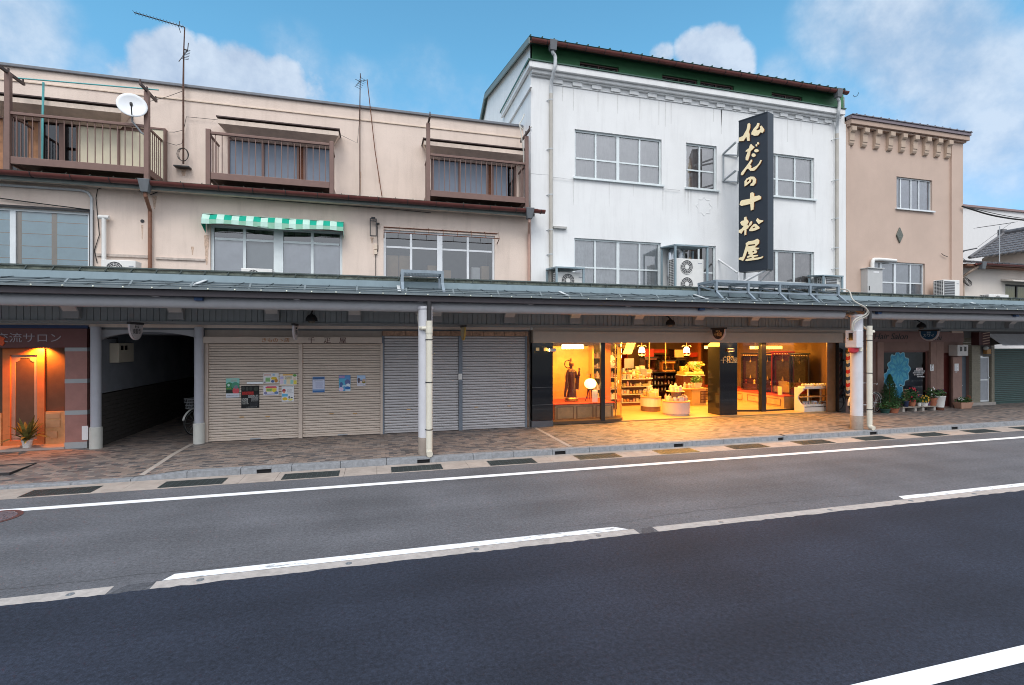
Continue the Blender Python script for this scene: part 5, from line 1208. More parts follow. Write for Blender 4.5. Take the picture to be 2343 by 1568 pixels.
# steel gratings standing on the canopy roof
M_plat = mat('grey_galvanised', (.26, .31, .35), .45, metal=.3, var=.12)
def platform(x0, x1, yf, yb, zd, nleg, label, diag=True):
    t = thing('service_platform', label, 'platform', ((x0 + x1) / 2, (yf + yb) / 2, 3.5), 'steel platforms on the canopy roof')
    b = MB(); b.box(x0, x1, yf, yf + .05, zd - .07, zd); b.box(x0, x1, yb - .05, yb, zd - .07, zd); b.box(x0, x0 + .05, yf + .05, yb - .05, zd - .07, zd); b.box(x1 - .05, x1, yf + .05, yb - .05, zd - .07, zd)
    for k in range(1, nleg - 1): x = x0 + (x1 - x0) * k / (nleg - 1); b.box(x - .025, x + .025, yf + .05, yb - .05, zd - .075, zd - .015)
    f = b.build('deck_frame', M_plat, t)
    b = MB(); n = int((x1 - x0) / .07)
    for k in range(n): x = x0 + .06 + k * .07; b.box(x, x + .012, yf + .05, yb - .05, zd - .014, zd + .004)
    for k in range(5): y = yf + .1 + (yb - yf - .2) * k / 4; b.box(x0 + .05, x1 - .05, y, y + .012, zd - .012, zd - .002)
    b.build('grating', M_plat, t)
    for k in range(nleg):
        x = min(max(x0 + (x1 - x0) * k / (nleg - 1), x0 + .03), x1 - .03); b = MB(); zr = lambda y: 3.40 + (y - 10.5) * .203
        yk = yf - .02
        b.bar((x, yf + .02, zd - .05), (x, yf + .02, 3.72), .06); b.bar((x, yf + .02, 3.74), (x, yf - .28, zr(yf - .28) + .0), .06)
        if not diag: MB().bar((x, yb - .03, zd - .05), (x, yb - .03, zr(yb)), .05).build('leg', M_plat, t)
        else: b.bar((x, yb - .03, zd - .05), (x, yb - .03, zr(yb)), .05)
        if diag: b.bar((x, yb - .05, zd - .1), (x, yf + .03, 3.76), .04)
        b.build('leg', M_plat, t)
    if diag: MB().box(x0, x1, yf + .0, yf + .04, 3.73, 3.78).build('lower_rail', M_plat, t)
    return t
platform(8.62, 12.75, 11.2, 11.97, 4.06, 5, 'long steel platform on the canopy roof under the black sign')
pa, pb = at(917, 0, 11.4)[0], at(1014, 0, 11.4)[0]
platform(pa, pb, 11.3, 11.9, 4.03, 2, 'small steel grating table on the canopy above the front pillar', False)
# pale strips lying on the roof sheet
for (xa, ya, xb, yb_), lab in (((437, 655, 472, 642), 'curved pale strip lying on the canopy roof at left'), ((1280, 668, 1302, 679), 'pale strip lying on the canopy roof before the white building'), ((1588, 675, 1620, 686), 'pale strip lying on the canopy roof beside the long steel platform'), ((2160, 681, 2230, 695), 'long pale strip lying on the canopy roof at far right'), ((911, 655, 914, 668), 'short upright white tag on the canopy roof beside the small grating table')):
    p = []
    for x, y in ((xa, ya), (xb, yb_)):
        d = ray(x); tz = (CY - y) / FPX                      # meets the sloping sheet z = 3.42 + .203 (Y - 10.5)
        k = (3.425 - CAM_H - .203 * 10.5) / (tz - .203 * d[1]); p.append((d[0] * k, d[1] * k, CAM_H + tz * k + .012))
    o = MB().bar(p[0], p[1], .07, .012).build('metal_strip', mat('pale_strip', (.6, .62, .62), .5)); tag(o, lab, 'metal strip')
# ================================================================ WHITE BUILDING
wb = thing('white_building', 'white rendered three-storey building with green top floor and a brightly lit shop', 'building', (10, G, 0))
WX0, WX1 = 4.2, 15.53
WT = 10.0
def rect(f, x0, x1, yt, yb, Y=G): return (QX(f, x0, Y), QX(f, x1, Y), Q(f, (x0 + x1) / 2, yb, Y)[1], Q(f, (x0 + x1) / 2, yt, Y)[1])
w1 = (at(1315, 0, G)[0], at(1514, 0, G)[0], 7.22, 8.62)
w2 = (at(1570, 0, G)[0], at(1640, 0, G)[0], 7.22, 8.62)
w3 = (at(1735, 0, G)[0], at(1863, 0, G)[0], 7.22, 8.62)
w4 = (at(1314, 0, G)[0], at(1512, 0, G)[0], 3.95, 5.45)
w5 = (at(1567, 0, G)[0], at(1638, 0, G)[0], 3.95, 5.45)
w6 = (at(1735, 0, G)[0], at(1863, 0, G)[0], 3.95, 5.45)
b = MB(); wall(b, WX0, WX1, 2.75, WT + .25, G, [w1, w2, w3, w4, w5, w6], .16)
b.poly([(WX0, G, 0), (WX0, 19, 0), (WX0, 19, 12.04), (WX0, 13.45, 10.93), (WX0, G, 10.93)]); b.poly([(WX0, 19, 0), (WX0, 24, 0), (WX0, 24, 9.2), (WX0, 20.1, 11.4), (WX0, 19, 12.04)])
b.poly([(WX1, G, 0), (WX1, 24, 0), (WX1, 24, 9.2), (WX1, 19, 12.04), (WX1, G, 10.86)]); b.poly([(WX0, 24, 0), (WX1, 24, 0), (WX1, 24, 9.2), (WX0, 24, 9.2)])
for a, c in ((WX0 + .003, at(1259, 0, G)[0]), (at(1906, 0, G)[0], WX1 - .003)):
    b.box(a, c, G - .05, G - .001, 2.75, 9.9)
b.build('wall', M_white, wb, fix=False)
b = MB()
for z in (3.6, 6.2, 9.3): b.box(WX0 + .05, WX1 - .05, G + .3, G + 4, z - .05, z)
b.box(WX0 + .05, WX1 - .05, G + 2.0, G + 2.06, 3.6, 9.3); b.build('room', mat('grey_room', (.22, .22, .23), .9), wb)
# cornice
CXR = 15.28
b = MB(); b.box(WX0 - .02, CXR, 13.2, G + .2, 10.10, 10.275); b.box(WX0 - .0, CXR - .06, 13.29, G + .0, 10.01, 10.098); b.box(WX0 + .02, CXR - .1, 13.37, G - .002, 9.965, 10.008)
b.box(WX0 + .02, at(1900, 0, G)[0], G - .03, G - .002, 9.81, 9.83)
b.box(WX0 - .1, WX0 - .021, 13.2, 16.5, 10.10, 10.275); b.box(WX0 - .06, WX0 - .002, G - .2, 22, 9.55, 9.62)
cn = b.build('cornice', M_whtrim, wb, bevel=.012)
MB().box(WX0 - .12, CXR + .01, 13.17, G + .2, 10.278, 10.31).box(WX0 - .14, WX0 - .125, 13.17, 16.5, 10.24, 10.31).build('flashing', M_gtrim, cn)
xd = QX('B3', 893, 13.4); xe = QX('B4', 1600, 13.4); n = 17
for k in range(n):
    x = xd + (xe - xd) * k / (n - 1); MB().box(x - .15, x + .15, G - .055, G - .002, 9.855, 9.963).build('dentil', M_whtrim, cn)
# green top floor
at_ = [(at(1326.7, 0, G)[0], at(1415.8, 0, G)[0]), (at(1515.4, 0, G)[0], at(1595.8, 0, G)[0]), (at(1602.5, 0, G)[0], at(1679, 0, G)[0]), (at(1765.7, 0, G)[0], at(1836, 0, G)[0])]
b = MB(); wall(b, WX0 + .05, WX1 - .05, 10.312, 10.92, G + .0, [(a, c, 10.36, 10.62) for a, c in at_], .08)
gw = b.build('green_wall', M_green, wb, fix=False)
gl2_ = glass('attic_glass', (.8, .82, .85), boost=.12); M_bfr = mat('dark_red_brown_sash', (.20, .11, .11), .5)
for a, c in at_: window(wb, a, c, 10.36, 10.62, G, 2, fr=.03, m=M_bfr, g=gl2_, cur=None)
# roof
b = MB(); rx0, rx1 = WX0 - .13, 15.18
sec = [(13.1, 10.89), (13.16, 10.81), (19.0, 12.02), (24.4, 8.9), (24.4, 9.02), (19.0, 12.18)]
b.prism([sec], lambda a, c, t: (t, a, c), rx0, rx1)
rf = b.build('roof', mat('dark_green_sheet_roof', (.05, .085, .075), .45, metal=.2, var=.15), wb)
b = MB(); n = 32
for k in range(n + 1): x = rx0 + .04 + (rx1 - rx0 - .08) * k / n; b.bar((x, 13.1, 10.91), (x, 19.0, 12.2), .03, .045)
b.build('roof_seam', M_gtrim, rf)
b = MB(); b.hexa(((rx0 - .02, 13.12, 10.69), (rx0 + .02, 13.12, 10.69), (rx0 + .02, 19.02, 11.92), (rx0 - .02, 19.02, 11.92)), ((rx0 - .02, 13.12, 10.87), (rx0 + .02, 13.12, 10.87), (rx0 + .02, 19.02, 12.1), (rx0 - .02, 19.02, 12.1)))
b.hexa(((rx0 - .02, 19.02, 11.92), (rx0 + .02, 19.02, 11.92), (rx0 + .02, 24.3, 8.85), (rx0 - .02, 24.3, 8.85)), ((rx0 - .02, 19.02, 12.1), (rx0 + .02, 19.02, 12.1), (rx0 + .02, 24.3, 9.03), (rx0 - .02, 24.3, 9.03)))
b.build('barge_board', mat('grey_green_barge', (.16, .20, .19), .5, var=.1), rf)
b = MB(); yc, zc, r = 13.08, 10.79, .085
pr = [(yc + r * math.cos(t), zc + r * math.sin(t)) for t in [math.pi + math.pi * k / 8 for k in range(9)]] + [(yc + (r - .012) * math.cos(t), zc + (r - .012) * math.sin(t)) for t in [2 * math.pi - math.pi * k / 8 for k in range(9)]]
b.prism([pr], lambda a, c, t: (t, a, c), rx0 + .04, rx1 + .04); gu = b.build('gutter', M_gut, wb, smooth=True)
b = MB()
for k in range(20): x = rx0 + .5 + k * .58; b.tube([(x, yc + (r + .008) * math.cos(t), zc + (r + .008) * math.sin(t)) for t in [math.pi + math.pi * k2 / 6 for k2 in range(7)]], .008, 5)
b.build('gutter_bracket', M_dark, gu)
def wpipe(xh, xw, name='down_pipe'):
    MB().hexa(((xh - .09, 13.0, 10.55), (xh + .09, 13.0, 10.55), (xh + .09, 13.15, 10.55), (xh - .09, 13.15, 10.55)), ((xh - .11, 12.97, 10.83), (xh + .11, 12.97, 10.83), (xh + .11, 13.17, 10.83), (xh - .11, 13.17, 10.83))).build('rain_hopper', mat('slate_hopper', (.13, .14, .15), .6), wb, bevel=.01)
    p = MB().tube(smooth_pts([(xh, 13.08, 10.6), (xh, 13.08, 10.5), (xh + .09, 13.11, 10.46), (xh + .09, 13.11, 10.2), (xh + .06, 13.12, 10.07), (xw, G - .1, 9.76), (xw, G - .1, 9.5)], 1), .05, 12).build('down_pipe_bend', M_gpipe, wb, smooth=True)
    p = MB().tube([(xw, G - .1, 9.5), (xw, G - .1, 3.7)], .052, 14).build('down_pipe', mat('beige_grey_pipe', (.46, .43, .38), .5, var=.1, scale=2), wb, smooth=True)
    for z in (9.3, 7.9, 5.6, 4.9, 6.6): MB().lathe((xw, G - .1, z), [(.06, 0), (.06, .035)], 14).tube([(xw - .05, G - .1, z + .02), (xw - .13, G - .04, z + .0), (xw - .13, G, z)], .012, 5).build('pipe_clip', M_gpipe, p)
wpipe(QX('B3', 845, 13.08), QX('B3', 829, G - .1)); wpipe(QX('B4', 1683, 13.08), QX('B4', 1676, G - .1))
# windows
M_net = mat('beige_net', (.74, .71, .69), .95, var=.14, scale=2.5); M_netb = mat('brownish_net', (.52, .46, .43), .95, var=.3, scale=3); M_netl = mat('pale_net', (.86, .88, .88), .95, var=.12)
gl2 = glass('upper_window_glass', (.95, .96, .97), boost=.17)
def wcol(f, *xs): return [QX(f, x, G) for x in xs]
window(wb, *w1, G, cols=wcol('B3', 1257, 1466, 1670), rows=(.42, .58), wide=(1,), fr=.05, m=M_sash, g=gl2, curY=.1, cur=M_net, sill=True)
window(wb, *w2, G, cols=wcol('B4', 455), rows=(.42, .58), fr=.05, m=M_sash, g=gl2, curY=.1, cur=M_netb, sill=True)
window(wb, *w3, G, cols=wcol('B4', 1150, 1312), rows=(.42, .58), wide=(0,), fr=.05, m=M_sash, g=gl2, curY=.1, cur=M_net, sill=True)
window(wb, *w4, G, cols=wcol('B5', 612, 852, 1078), rows=(.44, .56), wide=(1,), fr=.05, m=M_sash, g=gl2, curY=.1, cur=M_netl)
window(wb, *w5, G, cols=wcol('B5', 1700, 1790), rows=(.44, .56), fr=.05, m=M_sash, g=gl2, cur=mat('dark_brown_net', (.17, .14, .12), .95, var=.3))
window(wb, *w6, G, cols=wcol('B6', 995, 1165), rows=(.3, .7), wide=(0,), fr=.05, m=M_sash, g=gl2, curY=.1, cur=M_netb)
# raised crest, small ledge, cracks
X, z = Q('B5', 1740, 88, G); lp = []
for k in range(16): a = math.pi * 2 * k / 16 - math.pi / 2; rr = .31 if k % 2 == 0 else .23; lp.append((X + rr * math.cos(a), z + .06 + rr * math.sin(a)))
lpi = [(X + (p - X) * .9, z + .06 + (q - z - .06) * .9) for p, q in lp]
MB().prism([lp, lpi], lambda a, c, t: (a, t, c), G - .007, G - .001).build('wall_crest', M_whtrim, wb)
b = MB(); rnd = random.Random(17)
for wq in (w1, w2, w3):
    for k in range(4):
        x_ = (wq[0] - .04, wq[1] + .04)[k % 2] + rnd.uniform(-.05, .05) * (k > 1) if k < 2 else rnd.uniform(wq[0], wq[1]); l_ = rnd.uniform(.3, .9); h_ = rnd.uniform(.012, .03)
        b.poly([(x_ - h_, G - .0008, 7.16), (x_ + h_, G - .0008, 7.16), (x_ + h_ * .3, G - .0008, 7.16 - l_), (x_ - h_ * .4, G - .0008, 7.16 - l_ * .9)])
for k in range(14):
    x_ = rnd.uniform(5.0, 15.0); l_ = rnd.uniform(.2, .8); b.poly([(x_ - .02, G - .0008, 9.8), (x_ + .025, G - .0008, 9.8), (x_ + .008, G - .0008, 9.8 - l_), (x_ - .01, G - .0008, 9.8 - l_)])
b.build('rain_streak', mat('rain_streak', (.66, .655, .64), .9, var=.08, scale=15), wb, fix=False)['kind'] = 'stuff'
X0, z0 = Q('B5', 162, 290, G); X1, _ = Q('B5', 298, 290, G)
MB().box(X0, X1, G - .09, G - .002, z0 - .03, z0 + .03).build('wall_ledge', mat('old_ledge_grey', (.42, .41, .39), .8, var=.2), wb)
b = MB()
for f, pts in (('B2', [(1300, 722), (1400, 728), (1455, 732)]), ('B2', [(1490, 750), (1580, 762), (1660, 772)]), ('B4', [(130, 1355), (270, 1372)])):
    for p, q in zip(pts, pts[1:]):
        A, C_ = Q(f, *p, G - .052), Q(f, *q, G - .052); b.box(A[0], C_[0], G - .0525, G - .0505, min(A[1], C_[1]) - .004, max(A[1], C_[1]))
b.build('wall_crack', mat('crack_grey', (.5, .5, .5), .9), wb)
b = MB()
for pts in ([(580, 835), (560, 890), (530, 930), (545, 980), (560, 1100), (575, 1200), (575, 1300)], [(650, 955), (625, 965), (590, 1020)], [(530, 935), (565, 980)]):
    b.tube(smooth_pts([(Q('B3', x, y, G - .1)[0], G - .1, Q('B3', x, y, G - .1)[1]) for x, y in pts]), .016, 6)
b.build('cable', mat('pale_cable', (.6, .58, .52), .6), wb)

# ---------------------------------------------------------------- big black sign
hS = 4.5
P0 = Vector((10.36, 12.43, 0)); P1 = Vector((10.73, 11.70, 0)); P2 = Vector((11.03, 11.80, 0)); P3 = P0 + (P2 - P1)
sz0, sz1 = 4.48, 8.98
sgn = thing('vertical_sign', 'tall black box sign with large gold brush characters, standing out from the white building', 'sign', (10.7, 12.1, sz0))
M_sign = mat('black_sign_sheet', (.018, .022, .03), .35, var=.1, scale=3)
up = Vector((0, 0, 1))
MB().hexa([p + up * sz0 for p in (P0, P1, P2, P3)], [p + up * sz1 for p in (P0, P1, P2, P3)]).build('box', M_sign, sgn, bevel=.006)
e1 = (P1 - P0).normalized(); nS = Vector((e1.y, -e1.x, 0)); nS = nS if nS.dot(-P0) > 0 else -nS
b = MB()
for k in (0, 1):
    z = sz0 + .0 if k == 0 else sz1 - .03
    q = [p + up * z for p in (P0, P1)]; b.hexa((q[0], q[1], q[1] + nS * .012, q[0] + nS * .012), [v + up * .03 for v in (q[0], q[1], q[1] + nS * .012, q[0] + nS * .012)])
b.build('edge_trim', M_sign, sgn)
def onface(f, x, y):
    px, py = pix(f, x, y); d = ray(px); D3 = Vector((d[0], d[1], (CY - py) / FPX)); O = Vector((0, 0, CAM_H))
    k = (P0 - O).dot(nS) / D3.dot(nS); q = O + D3 * k
    return ((q - P0).dot(e1), q.z)
def ell(cx, cy, rx, ry): return [(cx + rx * math.cos(2 * math.pi * k / 12), cy + ry * math.sin(2 * math.pi * k / 12)) for k in range(12)]
GL = [('S1', [[[(318, 340), (345, 325), (365, 340), (362, 400), (340, 480), (352, 520), (352, 635), (310, 635), (302, 570), (285, 580), (250, 635), (165, 640), (170, 580), (240, 550), (265, 500), (300, 440), (315, 370)]],
       [[(490, 325), (522, 325), (520, 360), (500, 410), (470, 440), (480, 455), (525, 440), (540, 420), (530, 385), (560, 370), (605, 430), (600, 470), (575, 498), (545, 485), (500, 540), (440, 548), (385, 525), (385, 490), (420, 430), (470, 370)]]]),
      ('S1', [[[(360, 705), (380, 690), (400, 712), (440, 745), (400, 790), (372, 810), (350, 900), (325, 975), (285, 970), (285, 920), (320, 820), (285, 825), (290, 800), (345, 760)]], [ell(499, 678, 17, 23)], [ell(471, 712, 15, 21)], [ell(472, 806, 40, 28)], [ell(422, 884, 35, 32)]]),
      ('S1', [[[(375, 965), (395, 960), (395, 990), (360, 1050), (385, 1070), (375, 1110), (410, 1105), (470, 1070), (510, 1030), (540, 970), (565, 968), (540, 1030), (470, 1120), (430, 1155), (370, 1158), (340, 1130), (330, 1115), (300, 1130), (235, 1230), (200, 1232), (205, 1190), (270, 1110), (330, 1030)]]]),
      ('S1', [[[(265, 1430), (265, 1340), (300, 1290), (370, 1255), (430, 1258), (465, 1300), (460, 1370), (420, 1415), (365, 1415), (370, 1385), (405, 1360), (412, 1310), (385, 1300), (370, 1350), (310, 1400)], [(300, 1365), (310, 1320), (350, 1295), (345, 1330)]]]),
      ('S2', [[[(365, 105), (400, 90), (430, 105), (430, 165), (520, 145), (552, 165), (548, 210), (430, 262), (420, 390), (375, 410), (365, 295), (215, 328), (180, 310), (190, 260), (215, 230), (360, 205)]]]),
      ('S2', [[[(260, 525), (295, 515), (303, 560), (332, 590), (330, 625), (310, 650), (345, 690), (325, 720), (298, 735), (292, 830), (265, 842), (262, 745), (240, 760), (210, 812), (165, 790), (165, 750), (210, 730), (250, 680), (205, 660), (192, 615), (215, 590), (255, 580)]],
       [[(380, 590), (400, 605), (385, 650), (355, 685), (335, 670), (355, 620)]], [[(490, 540), (520, 570), (590, 580), (580, 605), (540, 625), (515, 648), (490, 620), (465, 580)]],
       [[(345, 745), (380, 690), (430, 640), (460, 640), (525, 700), (520, 725), (450, 755), (400, 768), (350, 765)], [(400, 715), (430, 685), (460, 695), (430, 715)]]]),
      ('S2', [[[(285, 980), (330, 945), (420, 930), (490, 900), (520, 925), (515, 980), (480, 1015), (440, 1050), (520, 1058), (505, 1080), (450, 1090), (485, 1110), (470, 1150), (410, 1165), (410, 1185), (490, 1180), (495, 1200), (430, 1215), (430, 1235), (540, 1220), (590, 1200), (575, 1235), (500, 1260), (300, 1288), (272, 1275), (300, 1250), (390, 1235), (390, 1215), (310, 1230), (305, 1210), (370, 1180), (330, 1165), (335, 1140), (320, 1120), (310, 1115), (290, 1180), (240, 1285), (155, 1255), (185, 1225), (230, 1215), (260, 1120), (290, 1020)],
                [(325, 1005), (450, 990), (440, 1015), (330, 1030)], [(400, 1115), (435, 1110), (430, 1135), (405, 1140)]]])]
M_sl = mat('gold_cream_letter', (.95, .78, .48), .5, var=.05); M_slr = mat('red_gold_edge', (.55, .20, .06), .5)
for f, glyph in GL:
    b = MB()
    for loops in glyph:
        lps = [[onface(f, *p) for p in lp] for lp in loops]
        b.prism(lps, lambda a, c, t: P0 + e1 * a + up * c + nS * t, .035, .05)
    o = b.build('character', M_sl, sgn)
    b = MB()
    for loops in glyph: b.prism([[onface(f, *p) for p in lp] for lp in loops], lambda a, c, t: P0 + e1 * a + up * c + nS * t, .001, .034)
    b.build('character_side', M_slr, o)
# brackets and stays that hold it
b = MB()
for yt, yb in ((1045, 1285),):
    for y in (yt, yb):
        A = Q('B4', 658, y, G - .04); pA = Vector((A[0], G - .02, A[1])); pe = Vector((P0.x - .02, P0.y + .1, A[1]))
        b.bar(pA, pe, .045); b.bar((A[0] + .55, G - .02, A[1] - .02), pe + Vector((.1, 0, -.02)), .045); b.bar(pA, (A[0] + .55, G - .06, A[1]), .035)
    A = Q('B4', 658, yt, G - .04); C_ = Q('B4', 658, yb, G - .04); b.bar((A[0], G - .04, A[1]), (C_[0], G - .04, C_[1]), .035)
b.build('wall_bracket', mat('bracket_grey', (.35, .38, .40), .5, var=.1), sgn)
b = MB(); A = Q('B6', 425, 820, G - .02); b.tube([(A[0], G - .01, A[1]), (P0.x, P0.y + .05, sz0 + .0)], .03, 8)
b.tube([(P1.x + .02, P1.y + .1, sz0), (P0.x - .2, P0.y + .3, 3.95)], .035, 8); b.tube([(P2.x - .05, P2.y + .02, sz0), (P2.x - .3, P2.y + .6, 3.92)], .022, 8); b.tube([(P3.x, P3.y, sz0), (P3.x, P3.y, 3.9)], .035, 8)
b.tube([(P0.x, P0.y, sz0 + .02), (P0.x, P0.y, 3.9)], .03, 8)
b.build('stay', mat('white_stay', (.7, .7, .7), .5, var=.1), sgn)

# ---------------------------------------------------------------- air conditioners
def ac_unit(X0, X1, Z0, Z1, Y0, depth, label, fans=1, shelter=None, grille_x=True, slat=False):
    t = thing('air_conditioner', label, 'air conditioner', ((X0 + X1) / 2, Y0 + depth / 2, Z0), 'outdoor air conditioner units')
    MB().box(X0, X1, Y0, Y0 + depth, Z0, Z1).build('casing', M_acw, t, bevel=.012)
    H = (Z1 - Z0) / fans; W_ = X1 - X0; r = min(H * .42, W_ * .30)
    for k in range(fans):
        cx, cz = X0 + W_ * .40, Z0 + H * (k + .5)
        if slat:
            b = MB()
            for j in range(12): z = cz - H * .42 + H * .84 * j / 11; b.box(X0 + .04, X0 + W_ * .68, Y0 - .012, Y0 - .002, z, z + .01)
            g = MB().box(X0 + .03, X0 + W_ * .69, Y0 - .0018, Y0 + .0, cz - H * .44, cz + H * .44).build('fan_opening', M_acg, t); b.build('louvre', M_alu, g); continue
        ring = [(cx + r * math.cos(a), cz + r * math.sin(a)) for a in [2 * math.pi * j / 28 for j in range(28)]]
        g = MB().prism([ring], lambda a, c, s: (a, s, c), Y0 - .006, Y0 - .001).build('fan_opening', M_acg, t)
        b = MB()
        for rr in (.35, .55, .75, .97): b.tube([(cx + r * rr * math.cos(a), Y0 - .014, cz + r * rr * math.sin(a)) for a in [2 * math.pi * j / 24 for j in range(25)]], .004 if rr < .9 else .009, 4, cap=False)
        for j in range(12): a = 2 * math.pi * j / 12 + .2; b.tube([(cx + r * .3 * math.cos(a), Y0 - .014, cz + r * .3 * math.sin(a)), (cx + r * .97 * math.cos(a), Y0 - .014, cz + r * .97 * math.sin(a))], .004, 4)
        b.prism([[(cx + r * .3 * math.cos(a), cz + r * .3 * math.sin(a)) for a in [2 * math.pi * j / 16 for j in range(16)]]], lambda a, c, s: (a, s, c), Y0 - .022, Y0 - .01)
        b.build('fan_guard', M_acw, g)
    b = MB()
    for j in range(int((Z1 - Z0) / .05)): z = Z0 + .03 + j * .05; b.box(X0 - .012, X0 - .002, Y0 + .03, Y0 + depth - .03, z, z + .012)
    for j in range(4): y = Y0 + .05 + (depth - .1) * j / 3; b.box(X0 - .016, X0 - .013, y, y + .012, Z0 + .02, Z1 - .03)
    MB().box(X0 - .0018, X0, Y0 + .02, Y0 + depth - .02, Z0 + .02, Z1 - .02).build('side_opening', M_acg, t); b.build('side_grille', M_acw, t)
    MB().box(X1 - W_ * .2, X1 - W_ * .06, Y0 - .004, Y0 - .001, Z1 - .14, Z1 - .12).build('badge', mat('badge_grey', (.3, .32, .36), .4), t)
    MB().box(X0 + .06, X0 + .12, Y0 + .02, Y0 + depth, Z0 - .09, Z0).box(X1 - .12, X1 - .06, Y0 + .02, Y0 + depth, Z0 - .09, Z0).build('foot', M_dark, t)
    if shelter:
        h, y0, x0, x1 = shelter; b = MB()
        b.hexa(((x0, y0, h - .04), (x1, y0, h - .04), (x1, G - .01, h + .02), (x0, G - .01, h + .02)), ((x0, y0, h), (x1, y0, h), (x1, G - .01, h + .06), (x0, G - .01, h + .06)))
        for x in (x0, x1 - .05): b.box(x, x + .05, y0 + .01, y0 + .06, 3.74, h - .04); b.box(x, x + .05, G - .1, G - .05, 3.76, h - .03)
        b.build('shelter', M_band, t)
    return t
ZB = 3.87
Ya = 12.75
X0, X1 = QX('A2', 905, 12.9), QX('A2', 1215, 12.9)
ac_unit(X0, X1, ZB - .05, Q('A2', 1060, 875, 12.9)[1], 12.9, .3, 'small white air conditioner below the vent pipe, right of the sky-tinted window')
X0, X1 = QX('A5', 552, 13.0), QX('A5', 812, 13.0)
ac_unit(X0, X1, ZB - .05, Q('A5', 680, 1410, 13.0)[1], 13.0, .3, 'white air conditioner barely rising above the canopy under the chequered awning')
X0, X1 = QX('B5', 205, Ya), QX('B5', 485, Ya)
ac_unit(X0, X1, ZB, Q('B5', 330, 755, Ya)[1], Ya, .32, 'single-fan air conditioner under a steel shelter, left of the curtained window', shelter=(Q('B5', 330, 700, Ya - .2)[1], Ya - .2, QX('B5', 195, Ya - .2), QX('B5', 495, Ya - .2)))
X0, X1 = QX('B5', 1438, Ya), QX('B5', 1738, Ya)
ac_unit(X0, X1, ZB, Q('B5', 1590, 615, Ya)[1], Ya, .34, 'tall twin-fan air conditioner under a steel shelter on the white building', fans=2, shelter=(Q('B5', 1590, 470, Ya - .12)[1], Ya - .12, QX('B5', 1440, Ya - .12), QX('B5', 1790, Ya - .12)))
X0, X1 = QX('B6', 1450, 12.9), QX('B6', 1610, 12.9)
ac_unit(X0, X1, ZB, Q('B6', 1530, 985, 12.9)[1], 12.9, .32, 'air conditioner behind the right end of the long steel platform', slat=True, shelter=(Q('B6', 1530, 968, 12.8)[1], 12.8, QX('B6', 1435, 12.8), QX('B6', 1628, 12.8)))
# curved silver duct beside the twin-fan unit
X, z = Q('B5', 1500, 535, Ya + .36); o = MB().tube(smooth_pts([(X + .12, G - .12, 4.6), (X + .12, G - .13, z + .05), (X - .05, G - .14, z + .12), (X - .22, G - .14, z + .06), (X - .24, G - .14, 4.4)]), .1, 14).build('exhaust_duct', mat('shiny_duct', (.6, .62, .64), .25, metal=.8, var=.05), smooth=True)
tag(o, 'shiny curved exhaust duct between the twin-fan air conditioner and the white wall', 'duct')
# ================================================================ LIT SHOP IN THE WHITE BUILDING
FZ = 2.395
xf0, xf1 = QX('C1', 238, 13.28), QX('C2', 1918, 13.28)
b = MB().box(xf0, xf1, 13.28, G + .1, FZ, 2.72); b.box(xf0 + .02, WX1 - .02, 13.34, G + .1, 2.723, 2.86)
b.build('shop_fascia', mat('beige_board', (.46, .40, .34), .65, var=.05, scale=9), wb, bevel=.006)
IY = 21.0; CZ = 2.72
b = MB(); b.poly([(WX0 + .1, IY, 0), (WX1 - .1, IY, 0), (WX1 - .1, IY, CZ), (WX0 + .1, IY, CZ)]); b.poly([(WX0 + .1, 13.5, 0), (WX0 + .1, IY, 0), (WX0 + .1, IY, CZ), (WX0 + .1, 13.5, CZ)]); b.poly([(WX1 - .1, 13.5, 0), (WX1 - .1, IY, 0), (WX1 - .1, IY, CZ), (WX1 - .1, 13.5, CZ)])
b.build('shop_wall', mat('brown_shop_wall', (.26, .15, .07), .8, var=.08), wb, fix=False)
MB().box(WX0 + .1, WX1 - .1, 13.5, IY, CZ, CZ + .04).build('shop_ceiling', mat('cream_ceiling', (.68, .60, .42), .8, var=.04), wb)
MB().box(WX0 + .1, WX1 - .15, 13.62, IY, .004, .03).build('shop_floor', mat('beige_floor_tile', (.50, .34, .16), .35, var=.1, scale=2), wb)
# granite piers
xa, xb = QX('C1', 226, G - .05), QX('C1', 461, G - .05)
b = MB(); b.box(xa, xb, G - .05, G + .35, .17, FZ - .004)
lp_ = b.build('granite_pier', M_granite, wb, bevel=.006); MB().box(xa - .02, xb + .005, G - .06, G + .36, .001, .166).build('pier_base', mat('grey_base', (.10, .10, .11), .4), lp_)
b = MB()
for z in (.62, 1.12): b.box(xa - .001, xb + .001, G - .0515, G - .0505, z, z + .006)
b.build('joint', mat('joint_grey', (.2, .2, .2), .6), lp_)
PX0, PX1, PY0, PY1 = 10.74, 11.42, 13.76, 14.36
cp_ = MB().box(PX0, PX1, PY0, PY1, .03, FZ + .3).build('granite_column', M_granite, wb, bevel=.006)
X, z = Q('C2', 615, 695, PY0); text('十松屋', .2, M_gold, cp_, (X, PY0 - .006, z), squeeze=1.12)
X, z = Q('C2', 612, 652, PY0); text('仏だんの', .075, M_gold, cp_, (X, PY0 - .006, z), squeeze=1.25)
qa, qb = QX('C2', 1862, G), QX('C2', 1938, G)
MB().box(qa, qb, G - .03, G + .4, .03, FZ - .004).build('granite_pier', M_granite, wb, bevel=.006)
MB().box(QX('C2', 1735, G + .1), qa - .01, G + .1, G + .14, .03, FZ).build('bronze_panel', mat('bronze_panel', (.16, .08, .035), .3, var=.2), wb)
